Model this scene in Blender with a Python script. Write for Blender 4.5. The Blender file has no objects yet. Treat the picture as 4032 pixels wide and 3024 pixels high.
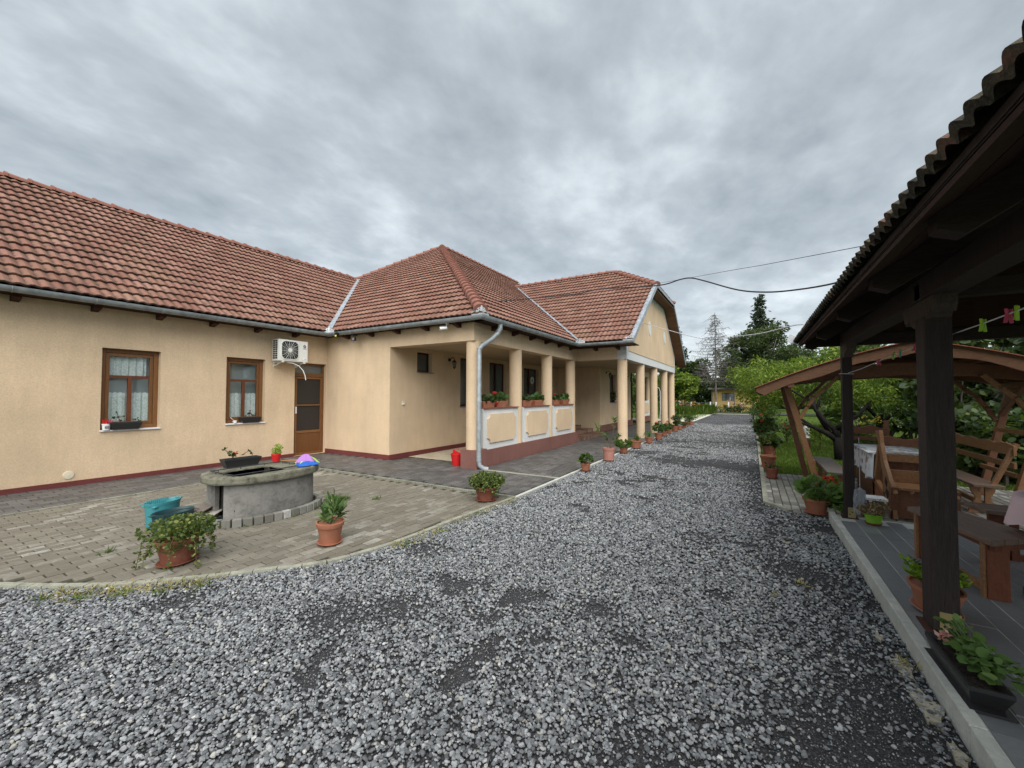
import bpy, bmesh, math, random
import numpy as np
from mathutils import Vector, Matrix
random.seed(7); np.random.seed(7)
R = math.radians; PI = math.pi
scn = bpy.context.scene
# ------------------------------------------------------------------ camera, world, sun, exposure
cam_d = bpy.data.cameras.new('camera'); cam = bpy.data.objects.new('camera', cam_d)
scn.collection.objects.link(cam); scn.camera = cam
cam_d.sensor_width = 36; cam_d.lens = 36 * 1605.5 / 4032; cam_d.clip_start = .05; cam_d.clip_end = 2000
YAW, PIT, ROL = .53297, .028557, .0016734
_r = Vector((math.cos(YAW), math.sin(YAW), 0)); _f = Vector((-math.sin(YAW) * math.cos(PIT), math.cos(YAW) * math.cos(PIT), math.sin(PIT)))
_u = _r.cross(_f); _r2 = math.cos(ROL) * _r + math.sin(ROL) * _u; _u2 = -math.sin(ROL) * _r + math.cos(ROL) * _u
cam.matrix_world = Matrix(((_r2.x, _u2.x, -_f.x, 0), (_r2.y, _u2.y, -_f.y, 0), (_r2.z, _u2.z, -_f.z, 1.6), (0, 0, 0, 1)))
SUN_EL, SUN_AZ = 50, 145          # azimuth measured from +Y clockwise: light comes from behind the camera
world = bpy.data.worlds.new('World'); scn.world = world; world.use_nodes = True
def build_world():
    nt = world.node_tree; N = nt.nodes; L = nt.links; N.clear()
    out = N.new('ShaderNodeOutputWorld')
    sky = N.new('ShaderNodeTexSky'); sky.sky_type = 'NISHITA'; sky.sun_disc = False
    sky.sun_elevation = R(SUN_EL); sky.sun_rotation = R(SUN_AZ)
    b1 = N.new('ShaderNodeBackground'); b1.inputs[1].default_value = .08; L.new(sky.outputs[0], b1.inputs[0])
    tc = N.new('ShaderNodeTexCoord'); sep = N.new('ShaderNodeSeparateXYZ'); L.new(tc.outputs['Generated'], sep.inputs[0])
    def m(op, a, b=None, c=None):
        n = N.new('ShaderNodeMath'); n.operation = op
        for i, q in enumerate((a, b, c)):
            if q is None: continue
            if isinstance(q, (int, float)): n.inputs[i].default_value = q
            else: L.new(q, n.inputs[i])
        return n.outputs[0]
    z = m('MAXIMUM', sep.outputs[2], 0.0); zz = m('ADD', z, .20)
    px = m('DIVIDE', sep.outputs[0], zz); py = m('DIVIDE', sep.outputs[1], zz)
    cmb = N.new('ShaderNodeCombineXYZ'); L.new(px, cmb.inputs[0]); L.new(py, cmb.inputs[1])
    mp = N.new('ShaderNodeMapping'); L.new(cmb.outputs[0], mp.inputs[0]); mp.inputs['Rotation'].default_value = (0, 0, R(-28)); mp.inputs['Scale'].default_value = (1.0, .75, 1)
    mp.inputs['Location'].default_value = (3.1, 1.7, 0)
    def noise(sc, det, rough, dist):
        n = N.new('ShaderNodeTexNoise'); L.new(mp.outputs[0], n.inputs['Vector'])
        n.inputs['Scale'].default_value = sc; n.inputs['Detail'].default_value = det; n.inputs['Roughness'].default_value = rough; n.inputs['Distortion'].default_value = dist
        return n.outputs[0]
    big = noise(.7, 3, .5, .1); mid = noise(2.3, 5, .55, .15); fine = noise(7.5, 5, .55, .1)
    s = m('ADD', m('MULTIPLY', big, .7), m('ADD', m('MULTIPLY', mid, .85), m('MULTIPLY', fine, .52)))
    s = m('SUBTRACT', s, 1.035)                       # about -.4 .. .4
    s = m('MULTIPLY_ADD', s, 1.55, .49)
    hz = m('POWER', m('SUBTRACT', 1, z), 7)         # overcast: paler towards the horizon all round
    s = m('ADD', s, m('MULTIPLY', hz, .62))
    s = m('SUBTRACT', s, m('MULTIPLY', z, .12))
    ramp = N.new('ShaderNodeValToRGB'); L.new(s, ramp.inputs[0]); e = ramp.color_ramp.elements
    e[0].position = .0; e[0].color = (.235, .268, .292, 1); e[1].position = 1.0; e[1].color = (.60, .65, .675, 1)
    q = e.new(.5); q.color = (.375, .415, .44, 1)
    b2 = N.new('ShaderNodeBackground'); b2.inputs[1].default_value = SKYK; L.new(ramp.outputs[0], b2.inputs[0])
    mx = N.new('ShaderNodeMixShader'); mx.inputs[0].default_value = .93; L.new(b1.outputs[0], mx.inputs[1]); L.new(b2.outputs[0], mx.inputs[2]); L.new(mx.outputs[0], out.inputs[0])
SKYK = .43
build_world()
sd = bpy.data.lights.new('sun', 'SUN'); sd.energy = 1.5; sd.angle = R(70); sd.color = (1, .965, .91)
sun = bpy.data.objects.new('sun', sd); scn.collection.objects.link(sun)
_az = R(SUN_AZ); _el = R(SUN_EL)
_sd = Vector((math.sin(_az) * math.cos(_el), math.cos(_az) * math.cos(_el), math.sin(_el)))
sun.rotation_euler = _sd.to_track_quat('Z', 'Y').to_euler()
vs = scn.view_settings; vs.view_transform = 'Standard'; vs.look = 'None'; vs.gamma = 1; vs.exposure = 1.75
try: vs.use_curve_mapping = False
except Exception: pass
scn.cycles.max_bounces = 6; scn.cycles.transparent_max_bounces = 12; scn.cycles.diffuse_bounces = 4
# ------------------------------------------------------------------ helpers
COL = scn.collection
class MB:
    def __init__(s): s.v = []; s.f = []; s.r = []
    def add(s, vs_, fs, r=None):
        o = len(s.v); s.v.extend([tuple(map(float, p)) for p in vs_])
        for f in fs: s.f.append(tuple(i + o for i in f)); s.r.append(random.random() if r is None else r)
        return s
    def box(s, x0, y0, z0, x1, y1, z1, r=None):
        if x0 > x1: x0, x1 = x1, x0
        if y0 > y1: y0, y1 = y1, y0
        if z0 > z1: z0, z1 = z1, z0
        r = random.random() if r is None else r
        return s.add([(x0, y0, z0), (x1, y0, z0), (x1, y1, z0), (x0, y1, z0), (x0, y0, z1), (x1, y0, z1), (x1, y1, z1), (x0, y1, z1)],
                     [(0, 3, 2, 1), (4, 5, 6, 7), (0, 1, 5, 4), (1, 2, 6, 5), (2, 3, 7, 6), (3, 0, 4, 7)], r)
    def bar(s, a, b, w, h, up=(0, 0, 1), r=None):     # rectangular bar from a to b, w sideways, h along up
        a = Vector(a); b = Vector(b); d = (b - a).normalized(); up = Vector(up); sd_ = d.cross(up).normalized(); u2 = sd_.cross(d)
        P = [p + sd_ * sx * w / 2 + u2 * sz * h / 2 for p in (a, b) for sx, sz in ((-1, -1), (1, -1), (1, 1), (-1, 1))]
        return s.add(P, [(0, 1, 2, 3), (7, 6, 5, 4), (0, 4, 5, 1), (1, 5, 6, 2), (2, 6, 7, 3), (3, 7, 4, 0)], r)
    def tube(s, path, rad, n=8, cap=True, half=None):
        path = [Vector(p) for p in path]; k = len(path)
        rad = [rad] * k if isinstance(rad, (int, float)) else rad
        base = len(s.v); rr = random.random()
        up = Vector((0, 0, 1)); prev = None
        for i, p in enumerate(path):
            d = (path[min(i + 1, k - 1)] - path[max(i - 1, 0)]).normalized()
            if prev is None:
                a = d.cross(up if abs(d.z) < .95 else Vector((1, 0, 0))).normalized()
            else: a = (prev - d * prev.dot(d)).normalized()
            prev = a; b = d.cross(a)
            for j in range(n): t = 2 * PI * j / n; s.v.append(tuple(p + (a * math.cos(t) + b * math.sin(t)) * rad[i]))
        for i in range(k - 1):
            for j in range(n):
                j2 = (j + 1) % n; s.f.append((base + i * n + j, base + (i + 1) * n + j, base + (i + 1) * n + j2, base + i * n + j2)); s.r.append(rr)
        if cap:
            s.f.append(tuple(base + j for j in range(n))); s.r.append(rr)
            s.f.append(tuple(base + (k - 1) * n + j for j in reversed(range(n)))); s.r.append(rr)
        return s
    def lathe(s, prof, n=20, c=(0, 0, 0), sx=1, sy=1, rot=0):
        base = len(s.v); rr = random.random()
        for r_, z in prof:
            for j in range(n):
                t = 2 * PI * j / n; x = r_ * math.cos(t) * sx; y = r_ * math.sin(t) * sy
                s.v.append((c[0] + x * math.cos(rot) - y * math.sin(rot), c[1] + x * math.sin(rot) + y * math.cos(rot), c[2] + z))
        for i in range(len(prof) - 1):
            for j in range(n):
                j2 = (j + 1) % n; s.f.append((base + i * n + j, base + i * n + j2, base + (i + 1) * n + j2, base + (i + 1) * n + j)); s.r.append(rr)
        for i, rev in ((0, True), (len(prof) - 1, False)):
            if prof[i][0] > 1e-4:
                q = [base + i * n + j for j in range(n)]; s.f.append(tuple(reversed(q)) if rev else tuple(q)); s.r.append(rr)
        return s
    def prism(s, poly, a0, a1, axis='x'):            # 2-D outline extruded along an axis
        n = len(poly)
        def P(p, a): return (a, p[0], p[1]) if axis == 'x' else ((p[0], a, p[1]) if axis == 'y' else (p[0], p[1], a))
        ar = sum(poly[i][0] * poly[(i + 1) % n][1] - poly[(i + 1) % n][0] * poly[i][1] for i in range(n))
        if ar < 0: poly = poly[::-1]
        if axis == 'y': poly = poly[::-1]
        V = [P(p, a0) for p in poly] + [P(p, a1) for p in poly]
        F = [tuple(reversed(range(n))), tuple(range(n, 2 * n))] + [(i, (i + 1) % n, n + (i + 1) % n, n + i) for i in range(n)]
        return s.add(V, F, random.random())
    def move(s, M):
        M = Matrix(M); s.v = [tuple(M @ Vector(p)) for p in s.v]; return s
    def mesh(s, name):
        me = bpy.data.meshes.new(name); me.from_pydata(s.v, [], s.f); 
        at = me.attributes.new('rnd', 'FLOAT', 'FACE'); at.data.foreach_set('value', s.r)
        return me
    def build(s, name, mat, parent=None, smooth=False, bevel=0):
        me = s.mesh(name); me.materials.append(mat)
        if smooth: me.shade_smooth(); 
        if smooth and smooth != 2:
            try: me.set_sharp_from_angle(angle=R(40))
            except Exception: pass
        o = bpy.data.objects.new(name, me); COL.objects.link(o)
        if parent: o.parent = parent
        if bevel:
            md = o.modifiers.new('bevel', 'BEVEL'); md.width = bevel; md.segments = 2; md.limit_method = 'ANGLE'
        return o
def tag(o, label=None, cat=None, group=None, kind=None):
    if label: o['label'] = label
    if cat: o['category'] = cat
    if group: o['group'] = group
    if kind: o['kind'] = kind
    return o
def thing(name, label, cat, loc=(0, 0, 0), rz=0, group=None):
    o = bpy.data.objects.new(name, None); COL.objects.link(o); o.location = loc; o.rotation_euler = (0, 0, rz); o.empty_display_size = .1
    return tag(o, label, cat, group)
def rebase(root):      # parts were built in world coordinates: keep them there while the empty sits at the base
    M = Matrix.Translation(root.location) @ root.rotation_euler.to_matrix().to_4x4()
    for c in root.children: c.matrix_parent_inverse = M.inverted()
def inst(name, me, parent=None, loc=(0, 0, 0), rot=None, sc=None, M=None):
    o = bpy.data.objects.new(name, me); COL.objects.link(o)
    if parent: o.parent = parent
    if M is not None: o.matrix_local = M
    else:
        o.location = loc
        if rot: o.rotation_euler = rot
        if sc: o.scale = sc
    return o
# ------------------------------------------------------------------ materials
def hexc(r, g, b):
    f = lambda c: (c / 255 / 12.92) if c / 255 <= .04045 else ((c / 255 + .055) / 1.055) ** 2.4
    return (f(r), f(g), f(b), 1)
class Mat:
    def __init__(s, name, col=(.5, .5, .5, 1), rough=.8, metal=0, spec=.35):
        s.m = bpy.data.materials.new(name); s.m.use_nodes = True; s.N = s.m.node_tree.nodes; s.L = s.m.node_tree.links
        s.b = s.N['Principled BSDF']; s.b.inputs['Base Color'].default_value = tuple(col)[:3] + (1,); s.b.inputs['Roughness'].default_value = rough
        s.b.inputs['Metallic'].default_value = metal; s.b.inputs['Specular IOR Level'].default_value = spec
        s.geo = s.N.new('ShaderNodeNewGeometry'); s.pos = s.geo.outputs['Position']
    def mp(s, scale=(1, 1, 1), src=None):
        n = s.N.new('ShaderNodeMapping'); n.inputs['Scale'].default_value = scale; s.L.new(src or s.pos, n.inputs[0]); return n.outputs[0]
    def noise(s, sc, det=3, rough=.55, vec=None, dist=0):
        n = s.N.new('ShaderNodeTexNoise'); n.inputs['Scale'].default_value = sc; n.inputs['Detail'].default_value = det; n.inputs['Roughness'].default_value = rough; n.inputs['Distortion'].default_value = dist
        s.L.new(vec or s.pos, n.inputs['Vector']); return n.outputs[0]
    def voro(s, sc, vec=None, feat='F1', out='Distance', rnd=1):
        n = s.N.new('ShaderNodeTexVoronoi'); n.feature = feat; n.inputs['Scale'].default_value = sc; n.inputs['Randomness'].default_value = rnd
        s.L.new(vec or s.pos, n.inputs['Vector']); return n.outputs[out]
    def math(s, op, a, b=0, c=None):
        n = s.N.new('ShaderNodeMath'); n.operation = op
        for i, q in enumerate((a, b, c)):
            if q is None: continue
            if isinstance(q, (int, float)): n.inputs[i].default_value = q
            else: s.L.new(q, n.inputs[i])
        return n.outputs[0]
    def rng(s, v, a, b, c=0, d=1):
        n = s.N.new('ShaderNodeMapRange'); s.L.new(v, n.inputs[0])
        for i, q in enumerate((a, b, c, d)): n.inputs[i + 1].default_value = q
        return n.outputs[0]
    def ramp(s, v, stops):
        n = s.N.new('ShaderNodeValToRGB'); s.L.new(v, n.inputs[0]); e = n.color_ramp.elements
        e[0].position, e[0].color = stops[0][0], tuple(stops[0][1])[:3] + (1,); e[1].position, e[1].color = stops[-1][0], tuple(stops[-1][1])[:3] + (1,)
        for p, c in stops[1:-1]: q = e.new(p); q.color = tuple(c)[:3] + (1,)
        return n.outputs[0]
    def mix(s, f, a, b, mode='MIX'):
        n = s.N.new('ShaderNodeMix'); n.data_type = 'RGBA'; n.blend_type = mode
        for i, q in ((0, f), (6, a), (7, b)):
            if isinstance(q, (int, float)): n.inputs[i].default_value = q
            elif isinstance(q, tuple): n.inputs[i].default_value = tuple(q)[:3] + (1,)
            else: s.L.new(q, n.inputs[i])
        return n.outputs[2]
    def rnd(s):
        a = s.N.new('ShaderNodeAttribute'); a.attribute_name = 'rnd'; o = s.N.new('ShaderNodeObjectInfo')
        return s.math('FRACT', s.math('ADD', a.outputs['Fac'], o.outputs['Random']))
    def col(s, c): s.L.new(c, s.b.inputs['Base Color']); return s
    def rough(s, c): s.L.new(c, s.b.inputs['Roughness']); return s
    def bump(s, h, st=.5, d=.01):
        n = s.N.new('ShaderNodeBump'); n.inputs['Strength'].default_value = st; n.inputs['Distance'].default_value = d; s.L.new(h, n.inputs['Height']); s.L.new(n.outputs[0], s.b.inputs['Normal']); return s
def stucco(name, c, var=.12, b=.5):
    m = Mat(name, c, .92, spec=.15); n1 = m.noise(.9, 4, .6); n2 = m.noise(60, 2); n3 = m.noise(3, 5, .65, m.mp((2.2, 2.2, .35)))
    k = m.math('ADD', m.rng(n1, .3, .7, -var, var * .6), m.rng(n3, .3, .7, -var * .4, var * .4)); k = m.math('ADD', k, 1)
    k = m.math('MULTIPLY', k, m.rng(n2, .25, .75, .86, 1.1))
    g = m.N.new('ShaderNodeVectorMath'); g.operation = 'SCALE'; g.inputs[0].default_value = c[:3]; m.L.new(k, g.inputs[3])
    m.col(g.outputs[0]); m.bump(m.math('ADD', m.noise(90, 3, .6), m.noise(240, 2)), b, .006); return m
def wood(name, c1, c2, axis=(12, 12, 1.2), rough=.6, spec=.3, bumpk=.35):
    m = Mat(name, c1, rough, spec=spec); v = m.mp(axis); n = m.noise(3.5, 6, .65, v, 1.2); n2 = m.noise(22, 3, .6, v)
    k = m.math('ADD', m.math('MULTIPLY', n, .7), m.math('MULTIPLY', n2, .3)); k = m.math('ADD', k, m.rng(m.rnd(), 0, 1, -.08, .08))
    m.col(m.ramp(k, [(.3, c2), (.62, c1)])); m.bump(k, bumpk, .006); return m
YEL = (.69, .53, .36)
M = {}
M['wall'] = stucco('yellow_render', YEL).m
M['plinth'] = stucco('red_plinth', (.165, .048, .045), .2).m
M['plinth2'] = stucco('brown_red_plinth', (.215, .105, .088), .15).m
M['white_render'] = stucco('white_render', (.66, .68, .68), .05).m
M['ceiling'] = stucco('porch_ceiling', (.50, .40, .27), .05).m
def roof_mat():
    m = Mat('roof_tile', rough=.85, spec=.2); r = m.rnd(); n = m.noise(1.3, 4, .6); n2 = m.noise(17, 4, .65); st = m.noise(5, 3, .6, m.mp((1, 1, .4)))
    c = m.ramp(r, [(0, (.185, .088, .066)), (.35, (.225, .108, .083)), (.7, (.26, .132, .104)), (1, (.30, .168, .134))])
    c = m.mix(m.rng(n2, .45, .75, 0, .6), c, (.20, .105, .062)); c = m.mix(m.rng(st, .5, .72, 0, .65), c, (.12, .085, .06)); c = m.mix(m.rng(n, .5, .7, 0, .35), c, (.30, .20, .13))
    pa = m.N.new('ShaderNodeAttribute'); pa.attribute_name = 'pan_dark'; k = m.math('MULTIPLY', pa.outputs['Fac'], m.rng(m.noise(9, 4, .7), .3, .62, .25, 1.0)); c = m.mix(m.math('MULTIPLY', m.rng(k, .18, .85), .92), c, (.05, .039, .031))  # colour darkens in the tile pans and along the lower lip, broken by noise
    m.col(c); m.bump(n2, .3, .008); return m.m
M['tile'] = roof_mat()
M['deck'] = Mat('roof_underlay', (.03, .022, .018), .95).m
_c = Mat('newer_ridge_tile', (.30, .115, .085), .85); _c.col(_c.mix(_c.rng(_c.noise(8, 4, .7), .4, .7), (.265, .115, .086), (.18, .088, .066))); M['captile'] = _c.m
M['moss_tile'] = Mat('mossy_tile', rough=.95, spec=.1)
_m = M['moss_tile']; _n = _m.noise(14, 5, .7); _m.col(_m.ramp(_m.math('ADD', _m.math('MULTIPLY', _n, .8), _m.math('MULTIPLY', _m.rnd(), .25)), [(.35, (.022, .021, .019)), (.5, (.05, .046, .038)), (.62, (.095, .085, .06)), (.74, (.17, .095, .075))])); _m.bump(_n, 1, .02); M['moss_tile'] = _m.m
def zinc(name, c=(.31, .345, .37), r=.42):
    m = Mat(name, c, r, .25); n = m.noise(7, 5, .65); m.col(m.mix(m.rng(n, .35, .7), tuple(x * .72 for x in c), tuple(min(1, x * 1.25) for x in c))); m.rough(m.rng(m.noise(20), .3, .7, r - .08, r + .2)); return m.m
M['zinc'] = zinc('zinc_gutter', (.33, .37, .39), .5); M['flash'] = zinc('valley_flashing', (.56, .58, .60), .5)
M['zinclight'] = zinc('light_zinc_trim', (.33, .37, .41), .5)
M['oak'] = wood('golden_oak', (.22, .10, .036), (.115, .048, .016), (14, 14, 1.2), .42, .4, .15).m
M['oakpanel'] = wood('oak_panel', (.185, .08, .026), (.11, .042, .014), (16, 16, .8), .4, .4, .15).m
M['darkwood'] = wood('dark_stained_timber', (.052, .040, .036), (.020, .016, .015), (22, 22, 1.3), .72, .2, .7).m
M['darkwoodx'] = wood('dark_stained_beam', (.045, .033, .029), (.017, .013, .012), (3, 22, 22), .75, .2, .5).m
M['underboard'] = wood('soffit_boards', (.050, .026, .018), (.022, .012, .009), (2, 16, 16), .8, .15).m
M['tailwood'] = wood('rafter_tail_wood', (.09, .035, .022), (.04, .016, .011), (14, 14, 5), .8).m
M['teak'] = wood('brown_bench_wood', (.33, .17, .078), (.15, .075, .033), (9, 9, 9), .5, .35).m
M['teakdark'] = wood('dark_brown_bench_wood', (.19, .085, .045), (.09, .04, .025), (9, 9, 9), .5, .3).m
M['barge'] = wood('brown_bargeboard', (.175, .088, .048), (.09, .046, .026), (3, 12, 12), .65).m
M['paleboard'] = wood('pale_board', (.40, .37, .33), (.22, .2, .17), (9, 9, 9), .8).m
M['greywood'] = wood('weathered_grey_boards', (.22, .19, .165), (.10, .082, .07), (22, 2.2, 22), .62, .3).m
M['brownboard'] = wood('weathered_brown_boards', (.21, .135, .10), (.085, .055, .042), (22, 2.2, 22), .45, .45).m
M['redwood'] = wood('reddish_table_legs', (.17, .055, .024), (.08, .027, .014), (8, 8, 2), .5).m
M['soffit'] = wood('gable_soffit_boards', (.20, .105, .05), (.10, .055, .03), (2, 14, 14), .7).m
M['shingle'] = Mat('shelter_sheet_roof', (.34, .115, .075), .6).m
M['glass'] = Mat('window_glass', (.10, .12, .125), .04, 0, .8).m
def glass_clear():
    m = Mat('clear_glass', (.9, .95, .95), .03); t = m.N.new('ShaderNodeBsdfTransparent'); t.inputs[0].default_value = (.96, .98, .98, 1); g = m.N.new('ShaderNodeBsdfGlossy'); g.inputs['Roughness'].default_value = .02
    fr = m.N.new('ShaderNodeFresnel'); fr.inputs[0].default_value = 1.6; x = m.N.new('ShaderNodeMixShader'); m.L.new(m.math('MULTIPLY', fr.outputs[0], .55), x.inputs[0]); m.L.new(t.outputs[0], x.inputs[1]); m.L.new(g.outputs[0], x.inputs[2])
    m.L.new(x.outputs[0], m.N['Material Output'].inputs[0]); return m.m
M['clear'] = glass_clear()
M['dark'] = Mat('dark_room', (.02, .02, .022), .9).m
M['darkgrey'] = Mat('dark_room_grey', (.085, .095, .095), .9).m
def lace():
    m = Mat('lace_curtain', (.62, .70, .68), .9); n = m.noise(38, 4, .7); v = m.voro(30); k = m.math('ADD', m.math('MULTIPLY', n, .6), m.math('MULTIPLY', v, .7))
    m.col(m.ramp(k, [(.4, (.92, .96, .95)), (.95, (.62, .70, .68))])); return m.m
M['lace'] = lace()
M['sheer'] = Mat('sheer_curtain', (.40, .45, .45), .9).m
M['mesh'] = Mat('insect_screen', (.028, .024, .022), .55).m
M['sill'] = Mat('white_sill', (.75, .76, .78), .4).m
M['acwhite'] = Mat('ac_white', (.70, .71, .68), .45).m
M['acgrille'] = Mat('ac_grille', (.42, .43, .42), .5).m
M['black'] = Mat('black_metal', (.012, .012, .013), .45).m
M['lampglass'] = Mat('lantern_glass', (.20, .21, .21), .15).m
M['blackplastic'] = Mat('black_plastic', (.022, .022, .023), .4, 0, .5).m
M['white'] = Mat('white_plastic', (.78, .79, .80), .4).m
M['cream'] = Mat('cream_plastic', (.66, .60, .46), .5).m
M['red'] = Mat('red_plastic', (.55, .018, .02), .38).m
M['navy'] = Mat('logo_navy', (.02, .02, .12), .5).m
M['logored'] = Mat('logo_red', (.45, .03, .03), .5).m
M['greytext'] = Mat('logo_grey', (.12, .12, .14), .5).m
M['yellowled'] = Mat('yellow_sticker', (.75, .75, .12), .5).m
M['stepbrick'] = Mat('step_tile', (.17, .095, .07), .6)
_m = M['stepbrick']; _m.col(_m.ramp(_m.rnd(), [(0, (.11, .06, .048)), (.5, (.19, .11, .078)), (1, (.28, .18, .13))])); M['stepbrick'] = _m.m
def terracotta(name, c, pale=.25):
    m = Mat(name, c, .8, spec=.2); n = m.noise(9, 5, .65); n2 = m.noise(3, 2)
    m.col(m.mix(m.rng(n, .5, .8, 0, pale), m.mix(m.rng(n2, .3, .7), tuple(x * .8 for x in c[:3]), c), (.50, .34, .27))); m.bump(n, .2, .003); return m.m
M['terra'] = terracotta('terracotta', (.38, .155, .092)); M['terrapink'] = terracotta('pale_terracotta', (.44, .21, .165), .5); M['terrabrown'] = terracotta('brown_terracotta', (.24, .085, .055))
M['lime'] = Mat('lime_pot', (.22, .48, .035), .45).m
M['soil'] = Mat('potting_soil', (.022, .016, .012), 1)
_m = M['soil']; _n = _m.noise(60, 4, .7); _m.col(_m.ramp(_n, [(.4, (.012, .009, .007)), (.7, (.06, .042, .03))])); _m.bump(_n, 1, .02); M['soil'] = _m.m
M['teal'] = Mat('teal_plastic', (.05, .24, .27), .45).m
M['tealdark'] = Mat('dark_teal_plastic', (.018, .055, .062), .42).m
M['pink'] = Mat('pink_cloth', (.82, .62, .66), .85).m
M['rope'] = Mat('white_rope', (.62, .63, .66), .85).m
M['greyrope'] = Mat('grey_mop_yarn', (.38, .40, .44), .95).m
M['cable'] = Mat('black_cable', (.035, .035, .038), .6).m
M['pegpink'] = Mat('pink_peg', (.52, .06, .13), .4).m; M['peggreen'] = Mat('lime_peg', (.30, .55, .04), .4).m; M['pegteal'] = Mat('teal_peg', (.05, .32, .22), .4).m
M['clothg'] = Mat('lime_cloth', (.38, .55, .06), .9).m; M['clothv'] = Mat('violet_cloth', (.36, .17, .46), .9).m; M['clothb'] = Mat('blue_cloth', (.02, .11, .42), .9).m
M['brass'] = Mat('yellowed_metal_shoe', (.33, .27, .12), .5, .2).m
def concrete(name, c, sc=4, dk=.55, ao=None):
    m = Mat(name, c, .9, spec=.2); n = m.noise(sc, 6, .7); n2 = m.noise(sc * 9, 4, .7); k = m.math('ADD', m.math('MULTIPLY', n, .7), m.math('MULTIPLY', n2, .3))
    m.col(m.ramp(k, [(.36, tuple(x * dk for x in c)), (.5, c), (.66, tuple(min(1, x * 1.3) for x in c))])); m.bump(k, .6, .012); return m.m
M['conc'] = concrete('old_concrete', (.20, .195, .18), 3.2); M['concrim'] = concrete('lichen_concrete', (.17, .165, .125), 9, .3)
M['shaft'] = concrete('shade_black_shaft', (.045, .045, .038), 12, .3)  # near-black: the shade inside the well hole is put into the wall colour
M['kerb'] = concrete('kerb_stone', (.46, .47, .43), 5, .85); M['kerbmoss'] = concrete('mossy_edging', (.24, .24, .19), 7, .45); M['kerbpale'] = concrete('pale_edging', (.29, .29, .235), 6, .6)
M['porchfloor'] = concrete('porch_floor', (.44, .39, .29), 2, .8)
M['spill'] = concrete('cement_crumbs', (.40, .37, .29), 16, .25)
M['palepath'] = concrete('pale_path', (.52, .50, .43), 1, .85)
def paver(name, cols, white=.0, wetv=.8):
    m = Mat(name, rough=.85, spec=.3); r = m.rnd(); n = m.noise(30, 4, .65); w = m.noise(1.1, 5, .62); w2 = m.noise(14, 4, .7)
    c = m.ramp(r, cols); c = m.mix(m.rng(n, .35, .75, 0, .35), c, tuple(x * .62 for x in cols[0][1]))
    if white:
        k = m.math('MULTIPLY', m.rng(w, .50, .68), m.rng(m.math('ADD', m.math('MULTIPLY', r, .9), m.math('MULTIPLY', w2, 1.3)), 1.05, 1.32)); c = m.mix(m.math('MULTIPLY', k, white * .36), c, (.62, .62, .56))
    m.col(c); m.rough(m.rng(w, .35, .65, wetv - .2, wetv)); m.bump(n, .35, .005); return m.m
M['yardbrick'] = paver('yard_paver', [(0, (.145, .13, .102)), (.5, (.172, .156, .125)), (1, (.205, .188, .152))], .95)
M['greybrick'] = paver('grey_paver', [(0, (.075, .073, .072)), (.5, (.098, .095, .093)), (1, (.128, .124, .12))], .12, .6)
M['rightbrick'] = paver('right_paver', [(0, (.15, .145, .125)), (.5, (.20, .195, .172)), (.9, (.26, .255, .23)), (1, (.42, .42, .40))], .35)
M['terracetile'] = paver('terrace_tile', [(0, (.17, .178, .183)), (.5, (.195, .202, .207)), (1, (.225, .23, .233))], 0, .62)
M['grout'] = Mat('pale_grout', (.5, .5, .48), .9).m
M['joint'] = Mat('joint_sand', (.04, .036, .028), 1)
_m = M['joint']; _n = _m.noise(3, 4, .6); _m.col(_m.ramp(_n, [(.42, (.032, .028, .022)), (.62, (.055, .062, .028))])); M['joint'] = _m.m
def fines():
    m = Mat('dark_fines', rough=.95, spec=.25); n = m.noise(120, 3, .7); v = m.voro(170); n2 = m.noise(1.2, 4, .6); v2 = m.voro(22, out='Color')
    gr = m.N.new('ShaderNodeRGBToBW'); m.L.new(v2, gr.inputs[0])
    dist = m.voro(22); sep = m.N.new('ShaderNodeSeparateXYZ'); m.L.new(m.pos, sep.inputs[0])
    base = m.ramp(n, [(.34, (.016, .016, .018)), (.52, (.04, .04, .043)), (.7, (.12, .12, .122))])
    stone = m.ramp(gr.outputs[0], [(.2, (.06, .063, .068)), (.6, (.18, .185, .19)), (.9, (.30, .31, .32))])
    dens = m.math('MULTIPLY', m.rng(dist, .5, .42, 0, 1), m.rng(n2, .38, .52, .35, 1)); far = m.rng(sep.outputs[1], 9, 17, 0, 1)
    c = m.mix(m.math('MULTIPLY', dens, far), base, stone); m.col(c)
    m.bump(m.math('ADD', m.math('MULTIPLY', n, .4), m.math('MULTIPLY', m.math('SUBTRACT', 1, dist), m.math('MULTIPLY', far, 1.5))), 1, .018); return m.m
M['fines'] = fines()
def stone_mat():
    m = Mat('crushed_stone', rough=.8, spec=.3); o = m.N.new('ShaderNodeObjectInfo'); r = o.outputs['Random']; n = m.noise(70, 4, .7)
    c = m.ramp(r, [(0, (.07, .075, .08)), (.3, (.15, .158, .168)), (.65, (.26, .272, .284)), (.93, (.40, .412, .424)), (.98, (.36, .34, .28)), (1, (.6, .6, .58))])
    m.col(m.mix(m.rng(n, .4, .7, 0, .55), c, (.085, .088, .095))); m.bump(n, .5, .004); return m.m
M['stone'] = stone_mat()
def lawn():
    m = Mat('lawn_ground', rough=.95, spec=.1); n = m.noise(1.0, 5, .6); n2 = m.noise(25, 4, .7)
    m.col(m.mix(m.rng(n2, .35, .7, 0, .7), m.ramp(n, [(.35, (.06, .11, .018)), (.65, (.125, .185, .035))]), (.035, .06, .012))); m.bump(n2, 1, .05); return m.m
M['lawn'] = lawn()
M['asphalt'] = Mat('asphalt', (.06, .06, .062), .9).m
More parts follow.
